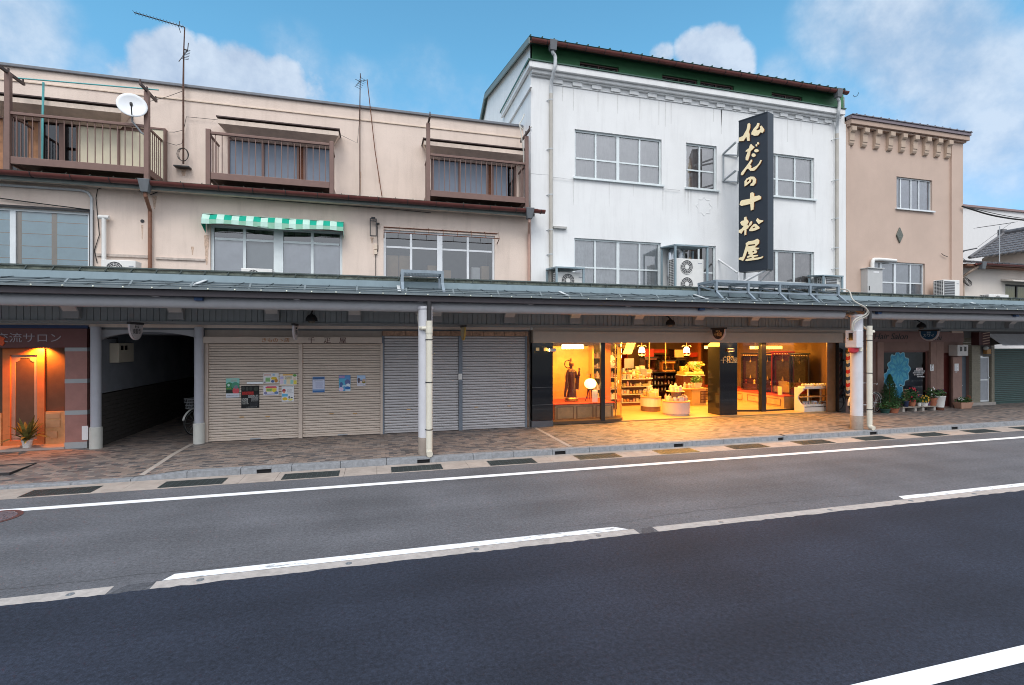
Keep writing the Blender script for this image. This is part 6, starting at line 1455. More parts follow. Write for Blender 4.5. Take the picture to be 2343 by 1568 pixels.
# wall lamps
def wall_lamp(X, Y, z, label, both=True):
    t = thing('wall_lamp', label, 'wall lamp', (X, Y, z)); MB().box(X - .1, X + .1, Y - .1, Y - .002, z - .055, z + .055).build('shade', mat('pale_lamp_shade', (.6, .42, .25), .5, var=.03), t, bevel=.006)
    MB().box(X - .07, X + .07, Y - .08, Y - .02, z - .058, z - .0555).box(X - .07, X + .07, Y - .08, Y - .02, z + .0555, z + .058).build('glow_strip', mat('lamp_glow', (1, .7, .3), emit=(1, .5, .12), es=22), t)
    for s in (1, -1): lamp('SPOT', (X, Y - .06, z + s * .065), 9, (1, .5, .13), .02, (R(180) if s > 0 else 0, 0, 0), cone=R(125))
X, z = Q('C2', 625, 572, PY0); wall_lamp(X, PY0, z, 'box-shaped lit wall lamp on the black granite column')
X, z = Q('C1', 448, 572, G - .1)
cl_ = thing('spot_lamp', 'short grey cylinder spot lamp on the black granite pier, beside the statue window', 'spot lamp', (X, G - .12, z))
MB().tube([(X + .1, G - .12, z), (X - .08, G - .12, z)], .05, 14).build('housing', M_alu, cl_, smooth=True); MB().tube([(X - .08, G - .12, z), (X - .085, G - .12, z)], .042, 12).build('lens', mat('spot_lens', (1, .8, .4), emit=(1, .6, .12), es=25), cl_)
MB().tube([(X + .05, G - .12, z), (X + .05, G - .05, z)], .015, 6).build('stem', M_dark, cl_)
lamp('SPOT', (X - .1, G - .14, z), 26, (1, .62, .10), .02, (0, R(-112), 0), cone=R(110))
for x in (285, 375):
    Xg, zg = Q('C1', x, 565, G - .05); MB().box(Xg - .05, Xg + .05, G - .06, G - .0515, zg - .04, zg + .05).build('glint_plate', M_gold, lp_)  # made-up plates stand in for two golden lamp glints on the granite
# glazing: left display window with a rounded end
gy = 13.58
M_mull = mat('black_mullion', (.02, .018, .018), .35, var=0)
xg0, xg1 = xb + .0, QX('C1', 1158, gy); ctr = (xg1, gy + .42); rg = .42
arc = [(ctr[0] + rg * math.sin(a), ctr[1] - rg * math.cos(a)) for a in [R(120) * k / 14 for k in range(15)]]
path = [(xg0, gy)] + arc
b = MB()
for (x0, y0), (x1, y1) in zip(path, path[1:]): b.poly([(x0, y0, .1), (x1, y1, .1), (x1, y1, FZ + .02), (x0, y0, FZ + .02)])
sw_ = b.build('display_window', M_shopglass, wb, smooth=False, fix=False)
xm = QX('C1', 1025, gy)
MB().box(xm - .065, xm + .065, gy - .05, gy + .05, .06, FZ + .05).build('mullion', M_mull, sw_)
b = MB(); b.box(xg0, xg1, gy - .04, gy + .3, .031, .098); b.prism([[ctr] + [(ctr[0] + .45 * math.sin(a), ctr[1] - .45 * math.cos(a)) for a in [R(-5) + R(130) * k / 14 for k in range(15)]]], lambda a, c, t: (a, c, t), .031, .10)
b.build('window_base', mat('bronze_base', (.10, .06, .035), .4), sw_)
MB().tube([(p[0], p[1], FZ - .02) for p in path[1:]], .02, 6).tube([(arc[-1][0], arc[-1][1], .1), (arc[-1][0], arc[-1][1], FZ)], .02, 8).build('window_edge', mat('brass', (.5, .33, .1), .3, metal=.7), sw_)
# display platform and golden alcove
PY = 13.95; pT = .56
xq0, xq1 = QX('C1', 488, PY), QX('C1', 1150, PY)
pl = thing('display_platform', 'oak-fronted display platform with red cloth top in the statue window', 'platform', ((xq0 + xq1) / 2, PY, 0))
MB().box(xq0, xq1, PY, 15.6, .03, pT - .03).build('base', M_oak, pl); 
b = MB()
for k in range(3):
    a = xq0 + (xq1 - xq0) * k / 3 + .04; c = xq0 + (xq1 - xq0) * (k + 1) / 3 - .04
    b.box(a, c, PY - .018, PY - .001, .09, .12); b.box(a, c, PY - .018, PY - .001, pT - .11, pT - .08); b.box(a, a + .03, PY - .018, PY - .001, .12, pT - .11); b.box(c - .03, c, PY - .018, PY - .001, .12, pT - .11)
b.build('panel_moulding', mat('dark_oak', (.34, .17, .065), .5), pl)
MB().box(xq0 - .12, xq1 + .06, PY - .05, 15.6, pT - .028, pT).build('cloth_top', M_red, pl, bevel=.008)
xal = QX('C1', 868, 15.3)
b = MB(); b.box(xb - .15, xal, 15.3, 15.36, pT + .002, 2.25); b.box(xb - .15, QX('C1', 580, 15.2) - .0, 15.12, 15.298, pT + .002, 2.25); b.box(xal + .0, xal + .05, 15.0, 15.36, pT + .002, 2.3)
al = b.build('alcove_back', mat('gold_screen', (.66, .34, .07), .55, var=.12, scale=4), wb)
b = MB()
for k in range(8): z = 2.19 + k * .028; b.box(xb - .1, xal + 1.2, 14.3, 14.33, z, z + .011)
b.build('ceiling_louvre', mat('dark_louvre', (.07, .05, .03), .5), wb)
b = MB(); b.box(QX('C1', 565, 14.6), QX('C1', 800, 14.6), 14.55, 14.62, 2.2, 2.34)
tl = b.build('tube_lamp', mat('tube_white', (1, .95, .7), emit=(1, .85, .4), es=18)); tag(tl, 'bright tube lamp behind the slats above the statue', 'lamp')
lamp('AREA', (xb + .9, 14.2, 2.24), 52, (1, .38, .035), (1.2, .3), (R(30), 0, 0)); lamp('AREA', (xq0 + 1.0, 13.72, 2.36), 70, (1, .45, .08), (2.0, .12), (R(14), 0, 0)); lamp('AREA', (xq1 - .3, 14.6, 2.24), 20, (1, .55, .12), (.6, .4))
lamp('SPOT', (xb + .35, 14.5, 2.2), 60, (1, .50, .03), .04, (R(35), 0, R(12)), cone=R(80))
# standing robed statue
def statue():
    sx, sy = QX('C1', 672, 14.5), 14.5; z0 = pT
    t = thing('buddhist_statue', 'dark bronze standing robed statue with a ring halo in the golden window', 'statue', (sx, sy, z0))
    M_br = mat('dark_bronze', (.060, .020, .011), .36, metal=.25, var=.35, scale=14)
    MB().lathe((sx, sy, z0), [(.23, 0), (.24, .03), (.2, .05), (.22, .08), (.2, .11), (.17, .13)], 24, 1, .8).build('pedestal', mat('gilt_bronze', (.30, .17, .06), .3, metal=.7, var=.2), t, smooth=True)
    b = MB(); n = 28; base = []
    rings = [(.13, .19, .14, 0), (.2, .175, .13, 0), (.35, .15, .115, 0), (.5, .14, .105, 0), (.62, .135, .10, -.005), (.72, .14, .105, -.008), (.82, .15, .105, -.005), (.9, .165, .10, 0), (.96, .17, .095, .003), (1.0, .13, .08, .003), (1.02, .06, .055, .0), (1.05, .045, .05, 0), (1.08, .05, .055, -.005), (1.11, .066, .07, -.012), (1.15, .073, .078, -.012), (1.19, .07, .074, -.008), (1.215, .066, .068, -.002), (1.24, .055, .055, 0), (1.26, .04, .04, 0), (1.29, .036, .036, 0), (1.33, .03, .03, 0), (1.36, .008, .008, 0)]
    for z, rx, ry, oy in rings:
        for j in range(n):
            a = 2 * math.pi * j / n; fold = 1 + (.055 * math.sin(a * 7 + z * 5) + .03 * math.sin(a * 13 + z * 9)) * (1 if z < .95 else 0)
            xx, yy = rx * .84 * math.cos(a) * fold, ry * math.sin(a) * fold
            if 1.08 < z < 1.22:                                    # nose, brow and cheeks on the street side
                f_ = max(0, -math.sin(a)); w_ = math.exp(-(math.cos(a) / .22) ** 2)
                yy -= f_ * w_ * (.016 if 1.12 < z < 1.17 else .004)
            b.v.append((sx + xx + (.015 * math.sin(z * 4)), sy + yy + oy, z0 + z))
    for i in range(len(rings) - 1):
        for j in range(n): b.face(i * n + j, i * n + (j + 1) % n, (i + 1) * n + (j + 1) % n, (i + 1) * n + j)
    # left arm hangs (picture left), right arm raised (picture right), hanging sleeve
    b.tube([(sx - .11, sy, z0 + .94), (sx - .155, sy - .0, z0 + .78), (sx - .16, sy - .03, z0 + .6), (sx - .145, sy - .06, z0 + .46)], [.05, .05, .042, .028], 12)
    b.tube([(sx + .11, sy, z0 + .94), (sx + .165, sy - .02, z0 + .76), (sx + .21, sy - .12, z0 + .82), (sx + .19, sy - .16, z0 + .95)], [.055, .055, .042, .026], 12)
    b.hexa(((sx + .15, sy - .03, z0 + .38), (sx + .22, sy - .05, z0 + .36), (sx + .22, sy - .01, z0 + .36), (sx + .15, sy + .01, z0 + .38)), ((sx + .15, sy - .07, z0 + .82), (sx + .24, sy - .1, z0 + .84), (sx + .24, sy, z0 + .84), (sx + .15, sy + .02, z0 + .82)))
    b.hexa(((sx - .25, sy - .03, z0 + .14), (sx - .2, sy - .05, z0 + .14), (sx - .2, sy + .02, z0 + .14), (sx - .25, sy + .02, z0 + .16)), ((sx - .2, sy - .05, z0 + .62), (sx - .15, sy - .07, z0 + .62), (sx - .15, sy + .02, z0 + .62), (sx - .2, sy + .02, z0 + .62)))
    for hx, hy, hz, d in ((sx - .145, sy - .075, z0 + .43, -1), (sx + .19, sy - .165, z0 + .985, 1)):
        b.lathe((hx, hy, hz - .03), [(.015, 0), (.026, .015), (.028, .04), (.018, .058)], 10, 1, .6)
        for k in range(4): o_ = (k - 1.5) * .011; L_ = (.045, .052, .05, .04)[k]; b.tube([(hx + o_, hy, hz + d * .02), (hx + o_ * 1.2, hy - .008, hz + d * (.02 + L_ * .6)), (hx + o_ * 1.2, hy - .02, hz + d * (.02 + L_))], [.0065, .006, .0045], 6)
        b.tube([(hx + .025, hy, hz), (hx + .038, hy - .012, hz + d * .025), (hx + .03, hy - .02, hz + d * .04)], [.007, .006, .005], 6)
    for s in (-1, 1): b.lathe((sx + s * .072, sy - .005, z0 + 1.10), [(.006, 0), (.014, .02), (.012, .06), (.004, .075)], 8, .6, 1)
    b.build('body', M_br, t, smooth=True)
    b = MB(); hz = z0 + 1.16
    b.tube([(sx - .07 + .12 * math.cos(a), sy + .1, hz + .12 * math.sin(a)) for a in [2 * math.pi * k / 30 for k in range(31)]], .016, 8, cap=False); b.tube([(sx, sy + .07, z0 + .95), (sx - .05, sy + .1, hz - .14)], .01, 6)
    b.build('halo', M_br, t, smooth=True)
    b = MB(); b.tube([(sx + .075 * math.cos(a), sy - .008 + .08 * math.sin(a), z0 + 1.2) for a in [2 * math.pi * k / 24 for k in range(25)]], .012, 6, cap=False); b.tube([(sx + .12 * math.cos(a), sy - .02 + .09 * math.sin(a), z0 + .96 - .04 * math.sin(-a)) for a in [2 * math.pi * k / 24 for k in range(25)]], .009, 6, cap=False)
    b.build('ornament', MATS['gilt_bronze'], t, smooth=True)
statue()
# round paper lamp on legs, and hanging lantern
X, z = Q('C1', 888, 955, 14.35)
bl = thing('paper_lamp', 'glowing round paper lamp with tassels on dark legs beside the statue', 'lamp', (X, 14.35, pT))
MB().sphere((X, 14.35, z), .19, 20, 12, .85).build('globe', mat('glow_paper', (1, .9, .6), emit=(1, .66, .2), es=4), bl, smooth=True)
b = MB()
for k in range(3): a = 2.1 * k + .6; b.tube([(X + .05 * math.cos(a), 14.35 + .05 * math.sin(a), z - .15), (X + .09 * math.cos(a), 14.35 + .09 * math.sin(a), pT + .2), (X + .16 * math.cos(a), 14.35 + .16 * math.sin(a), pT)], .012, 6)
b.lathe((X, 14.35, z - .2), [(.1, 0), (.1, .04)], 14); b.tube([(X, 14.35, z + .16), (X, 14.35, z + .3), (X - .14, 14.35, z + .28)], .012, 6); b.build('stand', M_lacq, bl)
b = MB()
for k in range(8): a = k * .8; b.tube([(X + .1 * math.cos(a), 14.35 + .1 * math.sin(a), z - .18), (X + .11 * math.cos(a), 14.35 + .11 * math.sin(a), pT + .06)], .011, 5)
b.build('tassel', mat('dark_red_tassel', (.18, .02, .015), .9), bl)
lamp('POINT', (X, 14.05, z), 12, (1, .6, .2), .15)
X2, z2 = Q('C1', 1100, 700, 14.9)
hl_ = thing('hanging_lantern', 'cream round lantern with a dark crest hanging inside the rounded glass', 'lantern', (X2, 14.9, z2))
b = MB().sphere((X2, 14.9, z2), .21, 20, 12, 1.08)
b.build('body', mat('lantern_paper', (.78, .66, .46), .8, var=.05, emit=(1, .7, .3), es=.35), hl_, smooth=True)
MB().lathe((X2, 14.9, z2 + .215), [(.1, 0), (.1, .04)], 14).lathe((X2, 14.9, z2 - .25), [(.08, 0), (.09, .04)], 14).tube([(X2, 14.9, z2 + .25), (X2, 14.9, CZ)], .006, 5).build('ring', M_brnwood, hl_)
cv = Vector((.35, -.93, 0)); o_ = Vector((X2, 14.9, z2)) + cv * .207; s_ = Vector((.93, .35, 0))
MB().prism([[(.055 * math.cos(a), .055 * math.sin(a)) for a in [2 * math.pi * k / 16 for k in range(16)]], [(.035 * math.cos(a), .035 * math.sin(a)) for a in [2 * math.pi * k / 16 for k in range(16)]]], lambda a, c, t: o_ + s_ * a + Vector((0, 0, c)) + cv * t, -.012, .006).build('crest', M_dark, hl_)
X, z = Q('C1', 940, 1105, 14.05)
o = MB().box(X - .09, X + .09, 14.05, 14.07, pT, pT + .37).build('notice_card', M_paper); tag(o, 'white upright card standing on the red cloth beside the round lamp', 'card')

# ---------------------------------------------------------------- goods
GOODS = [(.70, .62, .48), (.62, .58, .50), (.42, .44, .30), (.55, .30, .12), (.30, .33, .36), (.74, .70, .62), (.25, .10, .06), (.60, .50, .20), (.45, .50, .55), (.66, .40, .36)]
GM = [mat('goods_%d' % i, c, .5, var=.06) for i, c in enumerate(GOODS)]
rg_ = random.Random(5)
protos = []
for i in range(10):
    kind = i % 4
    m = GM[i]; b = MB()
    if kind == 0: b.box(-.05, .05, -.035, .035, 0, .13); b.m = 1; b.box(-.035, .035, -.0362, -.0352, .03, .09); nm, ct = 'packaged_box', 'box'
    elif kind == 1: b.lathe((0, 0, 0), [(.035, 0), (.037, .09), (.02, .11), (.018, .13), (.022, .135)], 10); nm, ct = 'jar', 'jar'
    elif kind == 2: b.box(-.07, .07, -.04, .04, 0, .07); b.m = 1; b.box(-.05, .05, -.0412, -.0402, .02, .05); nm, ct = 'packaged_box', 'box'
    else: b.lathe((0, 0, 0), [(.03, 0), (.045, .03), (.045, .1), (.03, .12)], 10); nm, ct = 'candle_cup', 'cup'
    me_o = b.build(nm, [m, GM[(i + 5) % 10]], smooth=False); protos.append((me_o.data, nm, ct)); bpy.data.objects.remove(me_o)
def goods(x, y, z, label, grp, sc_=1., rz=None, only=None):
    i = only if only is not None else rg_.randrange(10)
    me, nm, ct = protos[i]; o = bpy.data.objects.new(nm, me); col.objects.link(o); o.location = (x, y, z); s = sc_ * rg_.uniform(.85, 1.25); o.scale = (s, s, s * rg_.uniform(.9, 1.3)); o.rotation_euler = (0, 0, rz if rz is not None else rg_.uniform(-.5, .5))
    return tag(o, label, ct, grp)
# rounded gondola shelf at the left of the entrance
gcx, gcy = gnd(*pix('C1', 1405, 1205), .03); gcy += .45
gn = thing('display_shelf', 'white four-tier shelf with rounded end full of small goods, left in the shop', 'shelf', (gcx, gcy, .03))
def stadium(cx, cy, hw, hd, n=10): return [(cx - hw + hd + hd * math.cos(a), cy + hd * math.sin(a)) for a in [math.pi / 2 + math.pi * k / n for k in range(n + 1)]] + [(cx + hw - hd + hd * math.cos(a), cy + hd * math.sin(a)) for a in [-math.pi / 2 + math.pi * k / n for k in range(n + 1)]]
HW, HD = .92, .42
MB().prism([stadium(gcx, gcy, HW * .95, HD * .9)], lambda a, c, t: (a, c, t), .03, .12).build('plinth', mat('red_brown_plinth', (.22, .07, .035), .5), gn)
tiers = [.13, .43, .72, 1.0]
for z in tiers: MB().prism([stadium(gcx, gcy, HW, HD)], lambda a, c, t: (a, c, t), z, z + .025).build('tier', M_cell, gn, bevel=.005)
b = MB(); b.box(gcx - HW + .3, gcx + HW - .3, gcy - .015, gcy + .015, .12, 1.25)
for x in (gcx - HW + .3, gcx + HW - .3): b.tube([(x, gcy, .12), (x, gcy, 1.02)], .015, 8)
b.build('divider', mat('brown_divider', (.25, .13, .07), .6), gn)
for ti, z in enumerate(tiers):
    nm_ = ('lowest', 'second lowest', 'second highest', 'top')[ti]
    for k in range(13):
        a = -.95 + 1.9 * k / 12; x = gcx + a * HW * .92; yy = gcy - HD * math.sqrt(max(.05, 1 - max(0, abs(a) - .54) ** 2 / .2)) + .1
        goods(x, yy, z + .0252, 'small packaged good on the %s tier of the rounded four-tier shelf' % nm_, 'goods on the %s tier' % nm_, 1.05)
    if ti == 3:
        for k in range(8): goods(gcx - .7 + k * .2, gcy - .12, z + .0252, 'taller packaged good at the back of the shelf top', 'taller goods on the shelf top', 1.9)
# back wall: stepped dark altar stand
ax0, ax1 = at(1480, 0, 18.3)[0], at(1570, 0, 18.3)[0]
st = thing('altar_stand', 'dark lacquered multi-tier stand carrying household altars at the back of the shop', 'stand', ((ax0 + ax1) / 2, 18.6, .03))
for z in (.36, .62, .88): MB().box(ax0, ax1, 18.25, 18.9, z, z + .035).build('tier', M_lacq, st); 
b = MB()
for x in (ax0 + .02, (ax0 + ax1) / 2, ax1 - .05): b.box(x, x + .04, 18.4, 18.9, .03, 1.15)
b.box(ax0, ax1, 18.92, 18.96, .03, 1.15); b.build('upright', M_brnwood, st); MB().box(ax0 - .35, ax1 + .3, 18.0, 18.95, 1.16, 1.2).build('top_board', M_lacq, st)
for zi, z in enumerate((.395, .655, .915)):
    for k in range(11): goods(ax0 + .12 + (ax1 - ax0 - .25) * k / 10, 18.4, z, 'small altar fitting on the %s tier of the dark altar stand' % ('bottom', 'middle', 'upper')[zi], 'altar fittings on the %s tier' % ('bottom', 'middle', 'upper')[zi], .8, only=rg_.choice((1, 3, 6, 5, 9)))
def altar(X, Y, z, w, h, d, m, label, rz=0., door=True, trim=None, inner=None):
    t = thing('household_altar', label, 'altar', (X, Y, z), 'household altars in the shop')
    T = trim or M_lacq
    b = MB(); b.box(X - w / 2, X + w / 2, Y - d / 2, Y + d / 2, z, z + .06); b.box(X - w / 2, X + w / 2, Y - d / 2, Y + d / 2, z + h - .08, z + h); b.box(X - w / 2, X - w / 2 + .05, Y - d / 2 + .03, Y + d / 2, z + .06, z + h - .08); b.box(X + w / 2 - .05, X + w / 2, Y - d / 2 + .03, Y + d / 2, z + .06, z + h - .08); b.box(X - w / 2 + .05, X + w / 2 - .05, Y + d / 2 - .04, Y + d / 2, z + .06, z + h - .08)
    b.build('cabinet', m, t, bevel=.008)
    MB().box(X - w / 2 - .04, X + w / 2 + .04, Y - d / 2 - .03, Y + d / 2, z + h + .001, z + h + .05).build('cornice', T, t, bevel=.01)
    if door:
        for s in (-1, 1):
            b = MB(); b.hexa(*[[(X + s * (w / 2 - .05), Y - d / 2 + .02, zz), (X + s * (w / 2 - .05), Y - d / 2 + .05, zz), (X + s * (w / 2 + .0), Y - d / 2 - w * .32, zz), (X + s * (w / 2 - .025), Y - d / 2 - w * .32, zz)] for zz in (z + .07, z + h - .09)])
            b.build('door', T, t)
    MB().box(X - w / 2 + .06, X + w / 2 - .06, Y - d / 2 + .1, Y + d / 2 - .05, z + .061, z + .061 + h * .14).box(X - w * .2, X + w * .2, Y, Y + d / 2 - .05, z + .07 + h * .14, z + h * .3).build('step', inner or M_brnwood, t)
    b = MB().lathe((X, Y + .02, z + h * .31), [(w * .05, 0), (w * .07, .02), (w * .03, .1), (.005, .16)], 10); b.tube([(X, Y, z + h - .1), (X, Y, z + h - .28)], .006, 5).sphere((X, Y, z + h - .3), w * .055, 10, 8, 1.3)
    b.build('gilt_ornament', M_gold, t, smooth=True)
    if rz: rot(t, (X, Y, z), rz)
    return t
def rot(t, p, rz): t.rotation_euler = (0, 0, rz)
def altar_px(x0, x1, yt, yb, Y, m, label, d=.45, **k):
    X0, z1 = Q('C1', x0, yt, Y); X1, z0 = Q('C1', x1, yb, Y); return altar((X0 + X1) / 2, Y + d / 2, max(z0, 1.2), X1 - X0, z1 - max(z0, 1.2) - .05, d, m, label, **k)
altar_px(1512, 1648, 650, 820, 18.15, M_brnwood, 'dark brown table altar, leftmost on the dark altar stand', door=True)
altar_px(1712, 1858, 688, 830, 18.05, mat('orange_brown_wood', (.40, .15, .035), .35, var=.25), 'orange-brown table altar standing foremost on the dark altar stand', inner=M_lacq)
altar_px(1870, 1985, 655, 828, 18.2, M_lacq, 'plain black table altar, rightmost on the dark altar stand')
# tall altars and red panels along the back wall
for x0, x1, yt, m, lb_ in ((1240, 1320, 500, mat('deep_red_panel', (.42, .03, .015), .5, var=.1), 'red-lacquered tall cabinet at the back left of the shop'), (1560, 1700, 640, M_lacq, 'tall black altar cabinet behind the dark altar stand'), (1715, 1800, 620, M_brnwood, 'tall brown altar cabinet behind the orange-brown altar'), (1870, 2010, 560, M_brnwood, 'tall brown altar cabinet in the back right corner of the shop')):
    Yb = 20.2; X0, X1 = QX('C1', x0, Yb), QX('C1', x1, Yb); altar((X0 + X1) / 2, Yb + .3, .03, X1 - X0, Q('C1', (x0 + x1) / 2, yt, Yb)[1] - .1, .6, m, lb_, door=False)
for i, (x0, x1, yt, yb) in enumerate(((1615, 1760, 565, 605), (2030, 2110, 600, 650), (1880, 2000, 590, 630))):
    X0, z1 = Q('C1', x0, yt, 19.6); X1, z0 = Q('C1', x1, yb, 19.6); o = MB().box(X0, X1, 19.6, 19.64, z0, z1).build('valance', mat('red_valance', (.55, .05, .02), .8)); tag(o, ('leftmost red cloth valance at the back of the shop, between the brass posts', 'rightmost red cloth valance at the back of the shop, beside the gilded altar', 'middle red cloth valance at the back of the shop')[i], 'valance')
# slanted white banner and golden posts
X0, z1 = Q('C1', 1390, 495, 17.2); X1, z0 = Q('C1', 1290, 620, 17.2)
o = MB().hexa(((X1 - .12, 17.2, z0), (X1 + .25, 17.2, z0), (X1 + .25, 17.24, z0), (X1 - .12, 17.24, z0)), ((X0 - .18, 17.2, CZ), (X0 + .2, 17.2, CZ), (X0 + .2, 17.24, CZ), (X0 - .18, 17.24, CZ))).build('ceiling_brace', mat('cream_brace', (.62, .55, .35), .7)); tag(o, 'slanted cream board under the shop ceiling, left of the hanging lamps', 'board')
b = MB()
for x in (1605, 1792): X = QX('C1', x, 17.6); b.tube([(X, 17.6, 1.2), (X, 17.6, CZ)], .03, 10)
for i, x in enumerate((1605, 1792)):
    X = QX('C1', x, 17.6); o = MB().tube([(X, 17.9, 1.2), (X, 17.9, CZ)], .028, 10).build('brass_post', mat('brass_post', (.55, .40, .14), .3, metal=.6), smooth=True)
    tag(o, ('slim brass post behind the dark brown table altar', 'slim brass post behind the orange-brown table altar')[i], 'post')
def chandelier(px, py, Y, label):
    X, z = Q('C1', px, py, Y); t = thing('hanging_lamp', label, 'hanging lamp', (X, Y, z), 'hanging lamps of the lit shop')
    MB().lathe((X, Y, z - .11), [(.105, 0), (.12, .03), (.10, .16), (.07, .2)], 16).build('shade', mat('crystal_glow', (1, .95, .8), emit=(1, .84, .45), es=11), t, smooth=True)
    b = MB().tube([(X, Y, z + .09), (X, Y, CZ)], .01, 6)
    for k in range(6):
        a = k * 1.047; b.tube([(X, Y, z + .12), (X + .12 * math.cos(a), Y + .12 * math.sin(a), z + .17), (X + .19 * math.cos(a), Y + .19 * math.sin(a), z + .12)], .01, 6)
        b.tube([(X, Y, z - .17), (X + .1 * math.cos(a), Y + .1 * math.sin(a), z - .21), (X + .15 * math.cos(a), Y + .15 * math.sin(a), z - .15)], .009, 6)
    b.sphere((X, Y, z - .19), .04, 10, 6); b.build('ornate_frame', M_gold, t, smooth=True)
    lamp('POINT', (X, Y - .02, z - .26), 30, (1, .48, .09), .1)
chandelier(1475, 570, 16.6, 'glowing ornate hanging lamp nearest the display shelf')
chandelier(1985, 570, 16.6, 'glowing ornate hanging lamp nearest the black granite column')
M_redl2 = mat('red_panel', (.45, .03, .02), .6, var=.1)
# tables near the entrance
tb = gnd(*pix('C1', 1620, 1290), .03)
X0, X1 = QX('C1', 1490, 15.3), QX('C1', 1745, 15.0); ty = 15.4
ct = thing('sales_counter', 'low white counter with rounded front and brown plinth, behind the round counter', 'counter', ((X0 + X1) / 2, ty, .03))
MB().prism([stadium((X0 + X1) / 2, ty, (X1 - X0) / 2 * .97, .36)], lambda a, c, t: (a, c, t), .03, .2).build('plinth', mat('brown_plinth', (.20, .12, .08), .6), ct)
MB().prism([stadium((X0 + X1) / 2, ty, (X1 - X0) / 2, .38)], lambda a, c, t: (a, c, t), .2, .5).build('body', M_cell, ct); MB().prism([stadium((X0 + X1) / 2, ty, (X1 - X0) / 2 + .02, .4)], lambda a, c, t: (a, c, t), .5, .525).build('rim', mat('oak_rim', (.50, .27, .12), .5), ct)
for k in range(9):
    for j in range(3): goods(X0 + .25 + (X1 - X0 - .5) * k / 8, ty - .22 + .2 * j, .5255, 'yellow and orange packet on the low white counter', 'packets on the low white counter', 1.35, only=rg_.choice((0, 2, 8, 7, 3)), rz=0)
for k in range(7): goods(X0 + .3 + (X1 - X0 - .6) * k / 6, ty + .02, .66, 'packet in the second layer on the low white counter', 'upper packets on the low white counter', 1.2, only=rg_.choice((0, 2, 8, 5)), rz=0)
for k in range(9):
    X_ = QX('C1', 1260 + 36 * k, 17.4); goods(X_, 17.4 + .1 * (k % 2), 1.2, 'boxed article on the long ledge behind the four-tier shelf', 'boxed articles on the back ledge', 1.7, only=rg_.choice((0, 2, 4, 6)))
o = MB().box(QX('C1', 1245, 17.4), QX('C1', 1580, 17.4), 17.25, 17.7, 1.165, 1.198).box(QX('C1', 1250, 17.4), QX('C1', 1575, 17.4), 17.3, 17.68, .03, 1.164).build('back_ledge', M_brnwood); tag(o, 'long brown cupboard ledge behind the rounded four-tier shelf', 'cupboard')
for k, (px, py) in enumerate(((1330, 700), (1560, 590), (1900, 600))):
    X_, z_ = Q('C1', px, py, 18.9); o = MB().box(X_ - .22, X_ + .22, 18.9, 18.93, z_ - .3, z_ + .12).build('wall_notice', (M_paper, M_redl2, M_gold)[k]); tag(o, ('pale notice hung at the back left of the shop', 'red hanging panel above the dark brown table altar', 'gold hanging panel above the plain black table altar')[k], 'notice')
rx_, ry_ = at(1548, 0, 14.35)[0], 14.38
rc = thing('round_counter', 'round pale counter piled with sweets at the shop entrance', 'counter', (rx_, ry_, .03))
MB().lathe((rx_, ry_, .03), [(.40, 0), (.40, .05), (.435, .055), (.435, .43)], 36).build('body', mat('pale_pink_laminate', (.60, .52, .48), .5, var=.03), rc, smooth=True); MB().lathe((rx_, ry_, .46), [(.45, 0), (.46, .015), (.45, .03), (.40, .032)], 36).build('rim', MATS['oak_rim'], rc, smooth=True)
MB().tube([(rx_, ry_, .49), (rx_, ry_, .78)], .16, 20).build('core', mat('brown_divider2', (.34, .19, .1), .6), rc); MB().lathe((rx_ - .02, ry_, .78), [(.30, 0), (.30, .02)], 30).build('upper_tier', M_oak, rc)
for k in range(22):
    a = 2 * math.pi * k / 22; goods(rx_ + .32 * math.cos(a), ry_ + .32 * math.sin(a), .493, 'pastel packet of sweets on the round counter rim', 'packets on the round counter', 1.0, only=rg_.choice((0, 2, 4, 8, 9, 5)), rz=a + 1.57)
for k in range(9): a = 2 * math.pi * k / 9; goods(rx_ - .02 + .17 * math.cos(a), ry_ + .17 * math.sin(a), .8005, 'small packet on the upper tier of the round counter', 'packets on the upper tier', 1.0, only=rg_.choice((0, 5, 8)), rz=a + 1.57)
goods(rx_ - .02, ry_, .8005, 'white price stand on top of the round counter', 'price stands', 1.8, only=5)
# right side: bright yellow altar corner, oak chest, potted plant
ch = thing('oak_chest', 'light oak low chest with open lattice front near the black column', 'chest', (at(1600, 0, 16.4)[0], 16.5, .03))
X0, X1 = QX('C2', 195, 16.3), QX('C2', 352, 16.3)
MB().box(X0, X1, 16.3, 16.8, .03, .62).build('body', mat('light_oak', (.58, .40, .17), .5, var=.1), ch); MB().box(X0 - .4, X1 + .05, 16.25, 16.85, .621, .66).build('top', M_oak, ch)
b = MB()
for k in range(7): x = X0 + .36 + k * .055; b.box(x, x + .02, 16.285, 16.298, .1, .55)
for k in range(5): z = .12 + k * .1; b.box(X0 + .36, X0 + .72, 16.28, 16.2845, z, z + .02)
b.build('lattice', M_brnwood, ch)
X, z = Q('C2', 245, 1030, 16.5)
pp = thing('potted_plant', 'leafy green plant in a pale square pot on the light oak chest', 'potted plant', (X, 16.5, .661))
MB().hexa(((X - .12, 16.4, .661), (X + .12, 16.4, .661), (X + .12, 16.6, .661), (X - .12, 16.6, .661)), ((X - .16, 16.36, .85), (X + .16, 16.36, .85), (X + .16, 16.64, .85), (X - .16, 16.64, .85))).build('pot', M_cell, pp)
